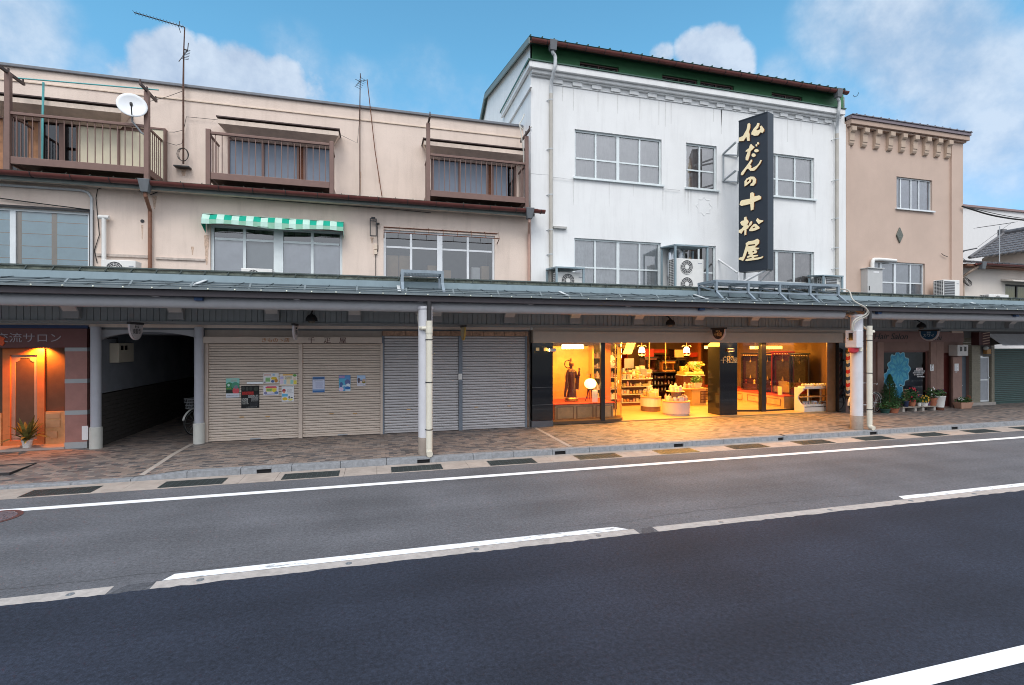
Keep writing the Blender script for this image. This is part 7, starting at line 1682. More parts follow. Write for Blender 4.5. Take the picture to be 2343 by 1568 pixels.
def leafball(c, r, n, s, seed, ez=.7):
    rnd = random.Random(seed); b = MB()
    for _ in range(n):
        d = Vector((rnd.gauss(0, 1), rnd.gauss(0, 1), rnd.gauss(0, 1))).normalized() * r * rnd.uniform(.35, 1); p = Vector(c) + Vector((d.x, d.y, d.z * ez))
        u = Vector((rnd.gauss(0, 1), rnd.gauss(0, 1), rnd.gauss(0, .5))).normalized(); v = u.cross(Vector((rnd.gauss(0, 1), rnd.gauss(0, 1), rnd.gauss(0, 1)))).normalized(); k = s * rnd.uniform(.6, 1.3)
        b.poly([p - u * k, p + v * k * .45, p + u * k, p - v * k * .45])
    return b
leafball((X, 16.5, .98), .24, 170, .055, 8).build('foliage', mat('bright_leaf', (.10, .22, .05), .6, var=.4), pp, fix=False)
for i, (px, py) in enumerate(((110, 1020), (130, 1015), (160, 1020), (185, 1018))): X, z = Q('C2', px, py, 16.5); goods(X, 16.5, .661, 'small vase on the light oak chest top', 'vases on the oak chest', 1.2, only=(1, 3, 5, 1)[i])
ya0 = QX('C2', 105, 17.4); ya1 = QX('C2', 345, 17.4)
yt = thing('gilded_altar', 'brightly lit gilded tiered altar display at the right of the back wall', 'altar', ((ya0 + ya1) / 2, 17.6, 1.0))
M_gy = mat('gilt_yellow', (.62, .42, .10), .45, metal=.1, var=.2, scale=12)
for k, (a, c, z0, z1) in enumerate(((.0, 1, 1.05, 1.08), (.05, .45, 1.08, 1.2), (.62, .95, 1.08, 1.3), (.5, .6, 1.08, 1.34), (.18, .4, 1.2, 1.42), (.7, .98, 1.3, 1.6))):
    MB().box(ya0 + (ya1 - ya0) * a, ya0 + (ya1 - ya0) * c, 17.4 + .06 * k, 18.0, z0 + .001, z1).build('tier', M_cell if k in (0, 5) else (M_gy if k != 3 else M_brnwood), yt, bevel=.01)
for k in range(14): goods(ya0 + .1 + (ya1 - ya0 - .2) * k / 13, 17.43, 1.081, 'golden flower ornament on the gilded altar', 'golden ornaments on the gilded altar', 1.0, only=7)
for k in range(6): leafball((ya0 + (ya1 - ya0) * (.12 + .15 * k), 17.55, 1.32 + .1 * (k % 3)), .17, 60, .045, 60 + k).build('flowers', M_gy if k != 4 else MATS['bright_leaf'], yt, fix=False)
MB().box(ya0, ya1, 17.45, 18.0, .03, 1.049).build('cupboard', M_brnwood, yt)
lamp('AREA', ((ya0 + ya1) / 2, 16.9, 2.45), 90, (1, .66, .12), (1.2, .6), (R(-25), 0, 0))
lamp('SPOT', (ya0 + .6, 16.6, 2.6), 60, (1, .75, .25), .05, (R(-45), 0, 0), cone=R(70))
# ceiling light panels of the hall
for i, (px, Y) in enumerate(((1720, 17.2), (1330, 17.0), (2090, 17.5))):
    X = QX('C1', px, Y); o = MB().box(X - .55, X + .55, Y - .3, Y + .3, CZ - .03, CZ - .004).build('ceiling_light', mat('panel_glow', (1, .9, .6), emit=(1, .78, .36), es=7)); tag(o, ('lit ceiling panel over the dark altar stand', 'lit ceiling panel over the rounded four-tier shelf', 'lit ceiling panel over the gilded altar')[i], 'ceiling light')
    lamp('AREA', (X, Y - .1, CZ - .05), 64, (1, .43, .05), (1.1, .6))
lamp('AREA', (9.0, 14.3, 2.38), 350, (1, .40, .045), (3.4, .5), (R(-28), 0, 0))
lamp('AREA', (9.2, 15.4, CZ - .02), 58, (1, .42, .045), (2.6, .8))
lamp('AREA', (13.2, 14.05, 2.36), 110, (1, .42, .07), (2.6, .3), (R(-25), 0, 0))
# curved shelving and trinkets behind the left glass
X0, X1 = QX('C1', 880, 15.9), QX('C1', 1215, 15.9)
cs_ = thing('glass_cabinet', 'tall shelving full of ornaments behind the rounded glass', 'cabinet', ((X0 + X1) / 2, 16.2, .03))
b = MB()
for z in (.4, .75, 1.15, 1.5, 1.85): b.box(X0, X1, 15.9, 16.25, z, z + .02)
b.build('tier', M_cell, cs_); MB().box(X0, X1, 16.26, 16.3, .03, 2.3).build('back', mat('olive_back', (.22, .20, .08), .7, var=.3, scale=8), cs_)
b = MB()
for x in (X0, X1 - .03): b.box(x, x + .03, 15.9, 16.255, .03, 2.3)
b.build('upright', M_brnwood, cs_)
for zi, z in enumerate((.421, .771, 1.171, 1.521, 1.871)):
    for k in range(9): goods(X0 + .1 + (X1 - X0 - .2) * k / 8, 16.0, z, 'small ornament on the shelving behind the rounded glass', 'ornaments behind the rounded glass', 1.25)
MB().box(xq1 + .1, xq1 + .28, 14.7, 15.0, .03, CZ).build('orange_column', mat('orange_column', (.50, .16, .04), .5, var=.1), wb)
# right display: glass, mullion, oak platform running into the shop
mx0 = QX('C2', 995, 14.2)
b = MB(); 
for (x0, y0), (x1, y1) in (((PX1, PY1 + .15), (mx0, 14.2)), ((mx0, 14.2), (qa - .02, 14.25))): b.poly([(x0, y0, .08), (x1, y1, .08), (x1, y1, FZ + .3), (x0, y0, FZ + .3)])
rw = b.build('display_window', M_shopglass, wb, fix=False)
MB().box(mx0 - .09, mx0 + .09, 14.12, 14.28, .03, FZ + .2).build('mullion', M_mull, rw)
MB().bar((PX1, PY1 + .15, .055), (mx0 - .1, 14.2, .055), .05).bar((mx0 + .1, 14.2, .055), (qa - .03, 14.25, .055), .05).build('sill', M_mull, rw)
rp = thing('display_platform', 'oak-panelled display platform with red top carrying tall altars, right window', 'platform', (14.8, 16.5, .03))
RX = 14.15
MB().box(RX, WX1 - .12, 14.65, 19.6, .03, .44).build('base', M_oak, rp); MB().box(RX - .03, WX1 - .12, 14.62, 19.6, .441, .47).build('cloth_top', M_red, rp)
b = MB()
for k in range(5):
    y0, y1 = 14.7 + k * .98, 14.7 + k * .98 + .9
    b.box(RX - .016, RX - .001, y0 + .1, y1 - .1, .1, .125); b.box(RX - .016, RX - .001, y0 + .1, y1 - .1, .335, .36); b.box(RX - .016, RX - .001, y0 + .1, y0 + .125, .125, .335); b.box(RX - .016, RX - .001, y1 - .125, y1 - .1, .125, .335)
b.build('panel_moulding', MATS['dark_oak'], rp)
MB().box(14.2, 14.35, 19.65, 20.5, 0, 2.6).build('orange_column', MATS['orange_column'], wb)
M_redl = mat('red_lacquer', (.24, .015, .012), .3, var=.25, scale=9)
def big_altar(px, X, h, m, T, label, w=.95, inner=None):
    d_ = ray(px); Y = X * d_[1] / d_[0]
    t = altar(0, 0, 0, w, h, .42, m, label, trim=T, inner=inner)
    b = MB()
    for s in (-1, 1):
        for k in range(5): z = .2 + k * (h - .45) / 4; b.box(s * (w / 2 - .025) - .022, s * (w / 2 - .025) + .022, -.192, -.181, z, z + .05)
    for k in range(7): x = -w * .36 + w * .12 * k; b.box(x - .02, x + .02, -.22, -.211, h - .06, h - .03)
    b.build('gilt_fittings', M_gold, t)
    b = MB().box(-w * .3, w * .3, (.165), .169, h * .32, h * .8); b.build('gold_screen', mat('dim_gold_screen', (.16, .10, .035), .4, var=.4, scale=12), t)
    for s in (-1, 1):
        q = MB().lathe((s * w * .25, -.05, h * .155), [(.05, 0), (.06, .03), (.03, .08), (.05, .14), (.02, .2)], 10); q.build('altar_vase', M_gold if s > 0 else M_redl, t, smooth=True)
    t.location = (X, Y, .471); t.rotation_euler = (0, 0, R(-46)); return t
big_altar(1829, 14.9, 1.50, M_brnwood, M_lacq, 'dark brown tall altar nearest the street in the right window', .62, M_red)
big_altar(1791, 14.85, 1.55, M_redl, M_redl, 'red lacquered tall altar in the right window', .74, M_gold)
big_altar(1756, 14.8, 1.50, M_lacq, M_brnwood, 'black tall altar beside the red one in the right window', .56)
big_altar(1717, 14.75, 1.46, M_brnwood, M_lacq, 'dark brown tall altar behind the black one, beside the right window mullion', .62)
b = MB()
for k in range(8): z = 2.12 + k * .032; b.box(mx0 + .2, WX1 - .25, 14.75, 14.78, z, z + .014); b.box(PX1 + .2, mx0 - .1, 15.3, 15.33, z, z + .014)
b.build('ceiling_louvre', mat('golden_louvre', (.45, .28, .08), .4, metal=.3), wb)
for i, (X, Y, lx) in enumerate(((13.9, 15.2, 1.4), (12.5, 16.2, 1.0))):
    o = MB().box(X - lx / 2, X + lx / 2, Y, Y + .05, 2.16, 2.27).build('tube_lamp', mat('tube_amber', (1, .8, .4), emit=(1, .52, .08), es=7)); tag(o, ('lit tube lamp behind the golden slats of the right window', 'lit tube lamp above the passage beside the black column')[i], 'lamp')
lamp('AREA', (14.2, 15.6, 2.5), 85, (1, .46, .07), (1.2, 2.5)); lamp('AREA', (12.7, 16.0, 2.55), 60, (1, .42, .04), (1.0, 1.6)); lamp('SPOT', (13.2, 16.2, 2.3), 45, (1, .45, .08), .05, (R(10), R(55), 0), cone=R(90))
for k, (px, py) in enumerate(((1290, 990), (1085, 940))):
    X, z = Q('C2', px, py, 15.0 + k * .8); o = MB().box(14.3, 14.32, 14.9 + k * .9, 15.1 + k * .9, .472, .78).build('notice_card', mat('cream_card', (.75, .62, .4), .7)); tag(o, ('cream card standing at the near end of the right red platform', 'cream card standing farther back on the right red platform')[k], 'card')
# white display rack with round cut-outs before the right window
def rack():
    xr0, xr1, y0, y1 = QX('C2', 1468, 13.72), QX('C2', 1905, 13.72), 13.72, 14.12
    t = thing('display_rack', 'white two-shelf sales rack with round cut-out sides, before the right window', 'rack', ((xr0 + xr1) / 2, 13.9, 0))
    side = [(y0, .005), (y1, .005), (y1, .84), (y0 + .06, .84), (y0 + .02, .80), (y0 + .03, .74)]
    cut = [(y0 + .2 + .17 * math.cos(a) * 1.0 - .03, .50 + .24 * math.sin(a)) for a in [R(75) + R(210) * k / 14 for k in range(15)]]
    prof = [(y0, .005), (y1, .005), (y1, .84), (y0 + .03, .84), (y0 + .02, .75)] + [(y0 + .05 + .20 * math.sin(math.pi * k / 12), .74 - .50 * k / 12) for k in range(13)] + [(y0 + .0, .20), (y0 - .03, .12)]
    for x in (xr0, xr1 - .04): MB().prism([prof], lambda a, c, s: (s, a, c), x, x + .04).build('side_panel', M_cell, t)
    for z, ya_ in ((.18, y0), (.80, y0 + .03)): MB().box(xr0 + .041, xr1 - .041, ya_, y1, z, z + .03).build('tray', M_cell, t)
    MB().box(xr0 + .041, xr1 - .041, y0 + .12, y1, .5, .52).build('tray', M_oak, t)
    MB().box(xr0 + .041, xr1 - .041, y0 + .005, y0 + .03, .02, .178).build('kick_board', M_cell, t); MB().box(xr0 + .041, xr1 - .041, y0 + .0, y0 + .02, .1785, .2).build('edge_strip', M_brnwood, t)
    for k in (1, 2): x = xr0 + (xr1 - xr0) * k / 3; MB().box(x - .02, x + .02, y1 - .06, y1 - .02, .21, .8).build('upright', M_cell, t)
    for j, z in enumerate((.211, .831)):
        for k in range(4):
            a = xr0 + .08 + (xr1 - xr0 - .16) * k / 4; c = a + (xr1 - xr0 - .16) / 4 - .03
            q = MB().box(a, c, y0 + .045, y0 + .055, z, z + .06).box(a, c, y1 - .08, y1 - .07, z, z + .06).box(a, a + .01, y0 + .055, y1 - .08, z, z + .06).box(c - .01, c, y0 + .055, y1 - .08, z, z + .06).box(a + .01, c - .01, y0 + .055, y1 - .08, z, z + .01)
            o = q.build('white_tray', M_cell); tag(o, 'white open tray of goods on the %s shelf of the white rack' % ('lower', 'upper')[j], 'tray', 'white trays on the sales rack, %s shelf' % ('lower', 'upper')[j])
            for m in range(5):
                if j: 
                    o = MB().sphere((0, 0, 0), .055, 10, 6, .8).build('round_packet', M_cell if (k + m) % 3 else GM[7], smooth=True); o.location = (a + .06 + (c - a - .12) * m / 4, y0 + .15 + .08 * (m % 2), z + .056); tag(o, 'round pale packet in an upper tray of the white rack', 'packet', 'round packets on the white rack')
                else: goods(a + .07 + (c - a - .14) * m / 4, y0 + .15 + .07 * (m % 2), z + .0105, 'small grey-green packet in a lower tray of the white rack', 'packets in the lower trays', .9, only=rg_.choice((4, 8, 2, 6)))
    return xr0, xr1
xr0, xr1 = rack()
for i, px in enumerate((1755, 1830)):
    X, z = Q('C2', px, 935, 13.95)
    b = MB(); wd, h = .17, .22
    for x in (X - wd / 2, X + wd / 2 - .02): b.box(x, x + .02, 13.9, 13.94, .893, .893 + h + .05)
    for zz in (.92, .893 + h): b.box(X - wd / 2 + .02, X + wd / 2 - .02, 13.905, 13.935, zz, zz + .025)
    if i: b.bar((X - wd / 2 + .02, 13.92, .94), (X + wd / 2 - .02, 13.92, .9 + h), .016)
    o = b.build('wooden_frame', mat('pale_wood', (.66, .48, .26), .6, var=.1)); tag(o, ('open pale wooden frame on the white rack', 'pale wooden frame with a diagonal bar at the right end of the white rack')[i], 'frame')
# ================================================================ PINK BUILDING
pb = thing('pink_building', 'narrow pink-beige rendered building with bracketed cornice and a barber shop', 'building', (18, G, 0))
QX0, QX1 = 15.54, 21.04
u1 = (QX('C4', 842, G), QX('C4', 1262, G), Q('C4', 1050, 1440, G)[1], Q('C4', 1050, 1072, G)[1])
u2 = (QX('C5', 562, G), QX('C5', 1140, G), 3.95, Q('C5', 850, 712, G)[1])
b = MB(); wall(b, QX0, QX1, 2.75, 10.0, G, [u1, u2], .14)
xpl = QX('C4', 1490, G - .06)
b.box(xpl, QX1 - .002, G - .07, G - .001, 2.75, 9.8); b.box(QX0 + .002, QX('C4', 300, G - .06), G - .05, G - .001, 2.75, 9.8)
b.poly([(QX1, G, 0), (QX1, 22, 0), (QX1, 22, 9.95), (QX1, G, 9.95)]); b.poly([(QX0, 22, 0), (QX1, 22, 0), (QX1, 22, 9.95), (QX0, 22, 9.95)])
b.build('wall', M_pink, pb, fix=False)
b = MB()
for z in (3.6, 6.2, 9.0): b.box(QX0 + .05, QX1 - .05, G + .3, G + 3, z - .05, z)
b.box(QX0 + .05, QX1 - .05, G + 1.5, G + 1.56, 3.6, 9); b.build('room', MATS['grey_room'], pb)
b = MB(); b.box(QX0 + .02, QX1 + .1, 13.22, G - .002, 9.86, 10.02); b.box(QX0 + .02, QX1 + .05, 13.30, G - .002, 9.80, 9.858); b.box(QX1 + .001, QX1 + .1, G, 22, 9.86, 10.02)
cn = b.build('cornice', mat('tan_pink_trim', (.46, .335, .265), .85, var=.08, streak=.15, dirt=(.3, .2, .15)), pb, bevel=.012)
b = MB(); b.box(QX0 + .0, QX1 + .12, 13.18, 13.4, 10.023, 10.13); ed = b.build('roof_edge', mat('purple_grey_edge', (.20, .16, .175), .5, var=.1), pb, bevel=.006)
b = MB(); b.hexa(((QX0, 13.15, 10.133), (QX1 + .14, 13.15, 10.133), (QX1 + .14, 22, 10.25), (QX0, 22, 10.25)), ((QX0, 13.15, 10.16), (QX1 + .14, 13.15, 10.16), (QX1 + .14, 22, 10.29), (QX0, 22, 10.29)))
for k in range(16): x = QX0 + .2 + k * .36; b.bar((x, 13.16, 10.17), (x, 16, 10.22), .03, .05)
b.build('roof', mat('purple_grey_roof', (.17, .16, .18), .5, var=.15), pb)
for x in (328, 480, 628, 783, 928, 1070, 1210, 1345, 1466):
    X = QX('C4', x, 13.32); w_ = .1
    prof = [(G - .002, 9.797), (13.25, 9.797), (13.25, 9.66), (13.28, 9.62), (13.32, 9.60), (13.33, 9.52), (13.33, 9.34), (13.35, 9.32), (13.35, 9.26), (13.38, 9.2), (13.42, 9.18), (G - .002, 9.17)]
    MB().prism([prof], lambda a, c, t: (t, a, c), X - w_, X + w_).build('bracket', M_pinktrim, cn)
gl3 = glass('pale_window_glass', (.78, .82, .86), boost=.17)
window(pb, *u1, G, cols=[QX('C4', 912, G), QX('C4', 1035, G), QX('C4', 1128, G)], fr=.04, m=M_alu, g=gl3, cur=mat('pale_lilac_net', (.78, .77, .84), .95, var=.15, scale=6), sill=True)
wn2 = window(pb, *u2, G, cols=[QX('C5', 658, G), QX('C5', 818, G), QX('C5', 995, G)], rows=(.45, .55), wide=(0, 1), fr=.05, m=M_alu, g=gl3, cur=mat('white_net', (.82, .81, .82), .95, var=.12))
X, z = Q('C5', 852, 405, G - .03); zt, zb = Q('C5', 852, 315, G)[1], Q('C5', 852, 495, G)[1]; hw = (QX('C5', 890, G) - QX('C5', 815, G)) / 2
MB().prism([[(X - hw, z), (X, zb), (X + hw, z), (X, zt)]], lambda a, c, t: (a, t, c), G - .05, G - .001).build('diamond_ornament', mat('green_grey_stone', (.13, .14, .12), .6, var=.4, scale=25), pb, bevel=.012)
X0, X1 = QX('C5', 487, G - .25), QX('C5', 657, G - .25); zt = Q('C5', 570, 785, G - .25)[1]
ec = thing('control_cabinet', 'tall grey electrical cabinet against the pink wall beside the lower window', 'cabinet', ((X0 + X1) / 2, G - .2, 3.8))
MB().box(X0, X1, G - .25, G - .003, 3.8, zt).build('casing', mat('cabinet_grey', (.50, .50, .49), .5, var=.04), ec, bevel=.008); MB().box(X0 - .03, X1 + .03, G - .3, G - .003, zt + .002, zt + .03).build('lid', MATS['cabinet_grey'], ec)
MB().box(X0 + .05, X0 + .08, G - .262, G - .251, zt - .75, zt - .6).build('handle', M_dark, ec); MB().box(X0 + .25, X0 + .5, G - .2545, G - .251, zt - .14, zt - .09).build('plate', M_paper, ec)
xv, zv = QX('C5', 540, G - .1), Q('C5', 540, 672, G - .1)[1]; xv2 = QX('C5', 805, G - .1)
o = MB().tube(smooth_pts([(xv, G - .1, zt), (xv, G - .1, zv - .08), (xv + .08, G - .1, zv), (xv2, G - .1, zv - .02)], 1), .06, 12).build('pipe_cover', M_acw, smooth=True); tag(o, 'white bent pipe cover rising from the grey cabinet on the pink wall', 'pipe cover')
X0, X1 = QX('C5', 1352, 12.9), QX('C5', 1536, 12.9)
ac_unit(X0, X1, ZB, Q('C5', 1440, 912, 12.9)[1], 12.9, .34, 'white air conditioner at the right end of the pink wall', slat=True)
b = MB().tube([(Q('C5', x, y, G - .06)[0], G - .06, Q('C5', x, y, G - .06)[1]) for x, y in ((1330, 610), (1350, 630), (1400, 650))], .012, 5).build('wall_hook', M_dark, pb)

# ---------------------------------------------------------------- barber shop front
S_ = G
zh0, zh1 = Q('C3', 1000, 568, S_ - .06)[1], Q('C3', 1000, 462, S_ - .06)[1]
hx0, hx1 = WX1 + .04, QX('C3', 1450, S_ - .06)
M_bb = mat('brown_render', (.19, .115, .095), .8, var=.12, scale=3)
hd = MB().box(hx0, hx1, S_ - .06, S_ + .05, zh0, zh1).build('shop_header', mat('dull_pink_board', (.20, .115, .10), .7, var=.08), pb)
M_ink = mat('ink_dark', (.015, .02, .02), .5)
X, z = Q('C3', 690, 515, S_ - .07); text('Hair Salon', .30, M_ink, hd, (X, S_ - .066, z), shear=.25, squeeze=1.25); X, z = Q('C3', 1130, 530, S_ - .07); text('Kawai', .26, M_ink, hd, (X, S_ - .066, z), shear=.25, squeeze=1.3)
MB().box(hx0, QX1 + .1, S_ - .02, S_ + .05, zh1 + .003, 2.86).build('grey_board', mat('dim_grey_board', (.2, .21, .22), .6), pb)
bw = (QX('C3', 603, S_), QX('C3', 1086, S_), .33, Q('C3', 840, 662, S_)[1])
dv = (QX('C3', 1228, S_), QX('C3', 1332, S_), .03, Q('C3', 1280, 685, S_)[1])
dk = (QX('C3', 1434, S_), QX('C3', 1505, S_), .03, Q('C3', 1470, 720, S_)[1])
b = MB(); wall(b, hx0, QX1 + .1, 0, zh0, S_, [bw, dv, dk], .2); b.build('shop_front', M_bb, pb, fix=False)
for x0, x1 in ((535, 600), (1090, 1152), (1155, 1225)): MB().box(QX('C3', x0, S_), QX('C3', x1, S_), S_ - .05, S_ - .001, .0, zh0 - .01).build('pier', mat('brown_pier', (.25, .155, .125), .8, var=.1), pb)
MB().box(QX('C3', 1340, S_ - .12), QX('C3', 1430, S_ - .12), S_ - .12, S_ - .06, .0, Q('C3', 1385, 728, S_ - .12)[1]).build('wing_panel', mat('pinkish_panel', (.28, .175, .145), .8, var=.1), pb)
MB().box(dv[0], dv[1], S_ + .1, S_ + .14, dv[2], dv[3]).build('door', mat('dark_red_door', (.10, .022, .018), .4, var=.1), pb)
dd = MB().box(dk[0], dk[1], S_ + .1, S_ + .14, dk[2], dk[3]).build('door', mat('slate_door', (.09, .11, .13), .4, var=.1), pb); MB().box(dk[0] + .03, dk[0] + .12, S_ + .06, S_ + .09, .78, .8).build('handle', M_alu, dd)
fw = MB(); f = .06
fw.box(bw[0], bw[1], S_ + .05, S_ + .12, bw[2], bw[2] + f); fw.box(bw[0], bw[1], S_ + .05, S_ + .12, bw[3] - f, bw[3]); fw.box(bw[0], bw[0] + f, S_ + .05, S_ + .12, bw[2] + f, bw[3] - f); fw.box(bw[1] - f, bw[1], S_ + .05, S_ + .12, bw[2] + f, bw[3] - f)
fw = fw.build('window', mat('red_brown_frame', (.13, .05, .04), .5), pb)
MB().poly([(bw[0] + .03, S_ + .09, bw[2]), (bw[1] - .03, S_ + .09, bw[2]), (bw[1] - .03, S_ + .09, bw[3]), (bw[0] + .03, S_ + .09, bw[3])]).build('glazing', M_dglass, fw, fix=False)
b = MB(); b.box(hx0, QX1, S_ + 1.6, S_ + 1.65, 0, 2.7); b.build('back_wall', mat('brown_back_wall', (.16, .11, .09), .8, var=.2), pb)
b = MB(); b.box(QX('C3', 830, S_ + .5), QX('C3', 1010, S_ + .5), S_ + .5, S_ + .54, .3, 2.0); b.build('inner_door', mat('dim_pale_door', (.30, .28, .27), .6), pb)
# blue flower-shaped decal with pale rim on the glass (generic foliage design)
c_ = Q('C3', 770, 870, S_ + .07); ci = Q('C3', 690, 910, S_ + .07)
def petal(cx, cz, r, n, amp, ez): return [(cx + r * (1 + amp * math.cos(n * a)) * math.cos(a), cz + r * ez * (1 + amp * math.cos(n * a)) * math.sin(a)) for a in [2 * math.pi * k / 120 for k in range(120)]]
dc_ = thing('window_decal', 'large blue leafy flower-shaped sticker on the dark barber shop window', 'window sticker', (c_[0], S_ + .07, c_[1]))
s1 = (QX('C3', 900, S_) - QX('C3', 610, S_)) / 2
M_d1 = mat('decal_pale', (.20, .42, .48), .6); M_d2 = mat('decal_blue', (.03, .24, .40), .6, var=.25, scale=18); M_d3 = mat('decal_teal', (.07, .33, .42), .6, var=.2, scale=20)
b = MB(); b.prism([petal(c_[0] + .03, c_[1] + .05, s1 * .80, 11, .09, 1.2)], lambda a, c, t: (a, t, c), S_ + .0845, S_ + .086)
b.prism([petal(c_[0] - s1 * .62, c_[1] - .28, s1 * .42, 7, .12, 1.2)], lambda a, c, t: (a, t, c), S_ + .0842, S_ + .0858); b.prism([petal(c_[0] + .02, c_[1] - s1 * 1.25, s1 * .36, 8, .1, 1.3)], lambda a, c, t: (a, t, c), S_ + .0839, S_ + .0855)
b.build('pale_rim', M_d1, dc_)
b = MB(); b.prism([petal(c_[0] + .03, c_[1] + .05, s1 * .74, 11, .09, 1.2)], lambda a, c, t: (a, t, c), S_ + .082, S_ + .0835); b.prism([petal(c_[0] - s1 * .62, c_[1] - .28, s1 * .37, 7, .12, 1.2)], lambda a, c, t: (a, t, c), S_ + .0817, S_ + .0832); b.prism([petal(c_[0] + .02, c_[1] - s1 * 1.25, s1 * .31, 8, .1, 1.3)], lambda a, c, t: (a, t, c), S_ + .0814, S_ + .0829)
b.build('blue_field', M_d2, dc_)
b = MB()
for k in range(11):
    a = 2 * math.pi * k / 11; ux, uz = math.cos(a), math.sin(a) * 1.2
    b.poly([(c_[0] + .03 + ux * s1 * q - uz * w2 * .07, S_ + .081 - .0004 * (k % 3), c_[1] + .05 + uz * s1 * q + ux * w2 * .07) for q, w2 in ((.25, 0), (.48, -1), (.72, 0), (.48, 1))])
rnd = random.Random(9)
for k in range(40): a = rnd.uniform(0, 6.28); q = rnd.uniform(0, .7) * s1; p = (c_[0] + .03 + q * math.cos(a), c_[1] + .05 + 1.2 * q * math.sin(a)); b.poly([(p[0] + rnd.uniform(-.05, .05), S_ + .0795 - .0001 * k, p[1] + rnd.uniform(-.06, .06)) for _ in range(3)])
b.build('leaf_marks', M_d3, dc_)
# opening hours on the glass, parking sign, notice
b = MB(); rnd = random.Random(2)
for yy, x0, x1 in ((870, 935, 1042), (890, 920, 1042), (910, 935, 1020), (930, 965, 1040)):
    u = x0
    while u < x1: ln = rnd.uniform(4, 12); A = Q('C3', u, yy, S_ + .08); C_ = Q('C3', min(u + ln, x1), yy + 9, S_ + .08); b.poly([(A[0], S_ + .083, C_[1]), (C_[0], S_ + .083, C_[1]), (C_[0], S_ + .083, A[1]), (A[0], S_ + .083, A[1])]); u += ln + rnd.uniform(2, 5)
hrs = thing('opening_hours', 'white opening hours lettering on the dark barber shop glass', 'sign', (*Q('C3', 980, 880, S_)[:1], S_ + .08, Q('C3', 980, 900, S_)[1]))
b.build('hours_rows', M_paper, hrs, fix=False); X, z = Q('C3', 988, 854, S_ + .08); pl_ = MB().box(X - .16, X + .16, S_ + .082, S_ + .0845, z - .045, z + .045).build('plate', mat('pinkish_white', (.7, .62, .62), .7), hrs); text('OPEN', .085, M_blk, hrs, (X, S_ + .0805, z), ext=.0006)
A = Q('C3', 1101, 872, S_ - .06); C_ = Q('C3', 1137, 806, S_ - .06)
ps = thing('parking_sign', 'small white parking notice on the brown pier right of the barber window', 'sign', (A[0], S_ - .06, A[1])); MB().box(A[0], C_[0], S_ - .058, S_ - .0515, A[1], C_[1]).build('board', M_paper, ps)
text('P', .2, mat('grey_ink', (.15, .13, .1), .6), ps, ((A[0] + C_[0]) / 2, S_ - .0595, (A[1] + C_[1]) / 2 + .05), ext=.0008); text('あり', .07, M_ink, ps, ((A[0] + C_[0]) / 2, S_ - .0595, A[1] + .055), ext=.0008)
A = Q('C3', 1356, 875, S_ - .13); C_ = Q('C3', 1398, 797, S_ - .13); o = MB().box(A[0], C_[0], S_ - .127, S_ - .1215, A[1], C_[1]); o.m = 1
for k in range(9): zz = C_[1] - .04 - k * .035; o.box(A[0] + .03, C_[0] - .03 - .03 * (k % 3), S_ - .1282, S_ - .1275, zz - .012, zz)
o = o.build('notice', [M_paper, mat('notice_grey', (.45, .46, .48), .7)]); tag(o, 'white paper notice pinned to the pinkish panel beside the dark door', 'notice')
X0, X1 = QX('C3', 1386, S_ - .3), QX('C3', 1497, S_ - .3); zt, zb = Q('C3', 1440, 602, S_ - .3)[1], Q('C3', 1440, 716, S_ - .3)[1]
mb2 = thing('meter_box', 'white double meter box with two dark windows, above the slate door', 'meter box', ((X0 + X1) / 2, S_ - .2, zb)); MB().box(X0, X1, S_ - .3, S_ - .002, zb, zt).build('cabinet', mat('box_offwhite', (.52, .50, .48), .5, var=.05), mb2, bevel=.012)
b = MB()
for k in (.22, .62): b.box(X0 + (X1 - X0) * k, X0 + (X1 - X0) * (k + .2), S_ - .307, S_ - .301, zb + (zt - zb) * .42, zb + (zt - zb) * .85)
b.build('meter_window', M_lacq, mb2)
# barber pole
X = QX('C2', 1998, G - .25); zt, zb = Q('C2', 1998, 600, G - .25)[1], Q('C2', 1998, 1090, G - .25)[1]
bp = thing('barber_pole', 'red, white and blue striped barber pole partly behind the right pillar', 'barber pole', (X, G - .25, zb))
m, t_, p_, N, K = node_mat('barber_stripes'); g_ = N('ShaderNodeNewGeometry'); sp_ = N('ShaderNodeSeparateXYZ'); K(g_.outputs['Position'], sp_.inputs[0])
a1 = N('ShaderNodeMath'); a1.operation = 'MULTIPLY'; K(sp_.outputs[0], a1.inputs[0]); a1.inputs[1].default_value = 3.4
a2 = N('ShaderNodeMath'); a2.operation = 'MULTIPLY_ADD'; K(sp_.outputs[2], a2.inputs[0]); a2.inputs[1].default_value = -2.2; K(a1.outputs[0], a2.inputs[2])
a3 = N('ShaderNodeMath'); a3.operation = 'FRACT'; K(a2.outputs[0], a3.inputs[0])
cr = N('ShaderNodeValToRGB'); cr.color_ramp.interpolation = 'CONSTANT'; K(a3.outputs[0], cr.inputs[0]); e = cr.color_ramp.elements; e[0].color = (.40, .03, .035, 1); e[1].position = .28; e[1].color = (.5, .5, .5, 1)
for pos, c in ((.52, (.03, .06, .13)), (.78, (.5, .5, .5))): el = e.new(pos); el.color = (*c, 1)
K(cr.outputs[0], p_.inputs['Base Color']); p_.inputs['Roughness'].default_value = .25
MB().lathe((X, G - .25, zb), [(.125, 0), (.125, zt - zb)], 24).build('striped_tube', m, bp, smooth=True)
MB().lathe((X, G - .25, zb - .14), [(.06, 0), (.13, .05), (.14, .138)], 24).lathe((X, G - .25, zt + .002), [(.14, 0), (.13, .1), (.05, .15)], 24).box(X - .03, X + .03, G - .14, G - .065, zb + .2, zb + .26).box(X - .03, X + .03, G - .14, G - .065, zt - .3, zt - .24).build('mount', M_dark, bp)

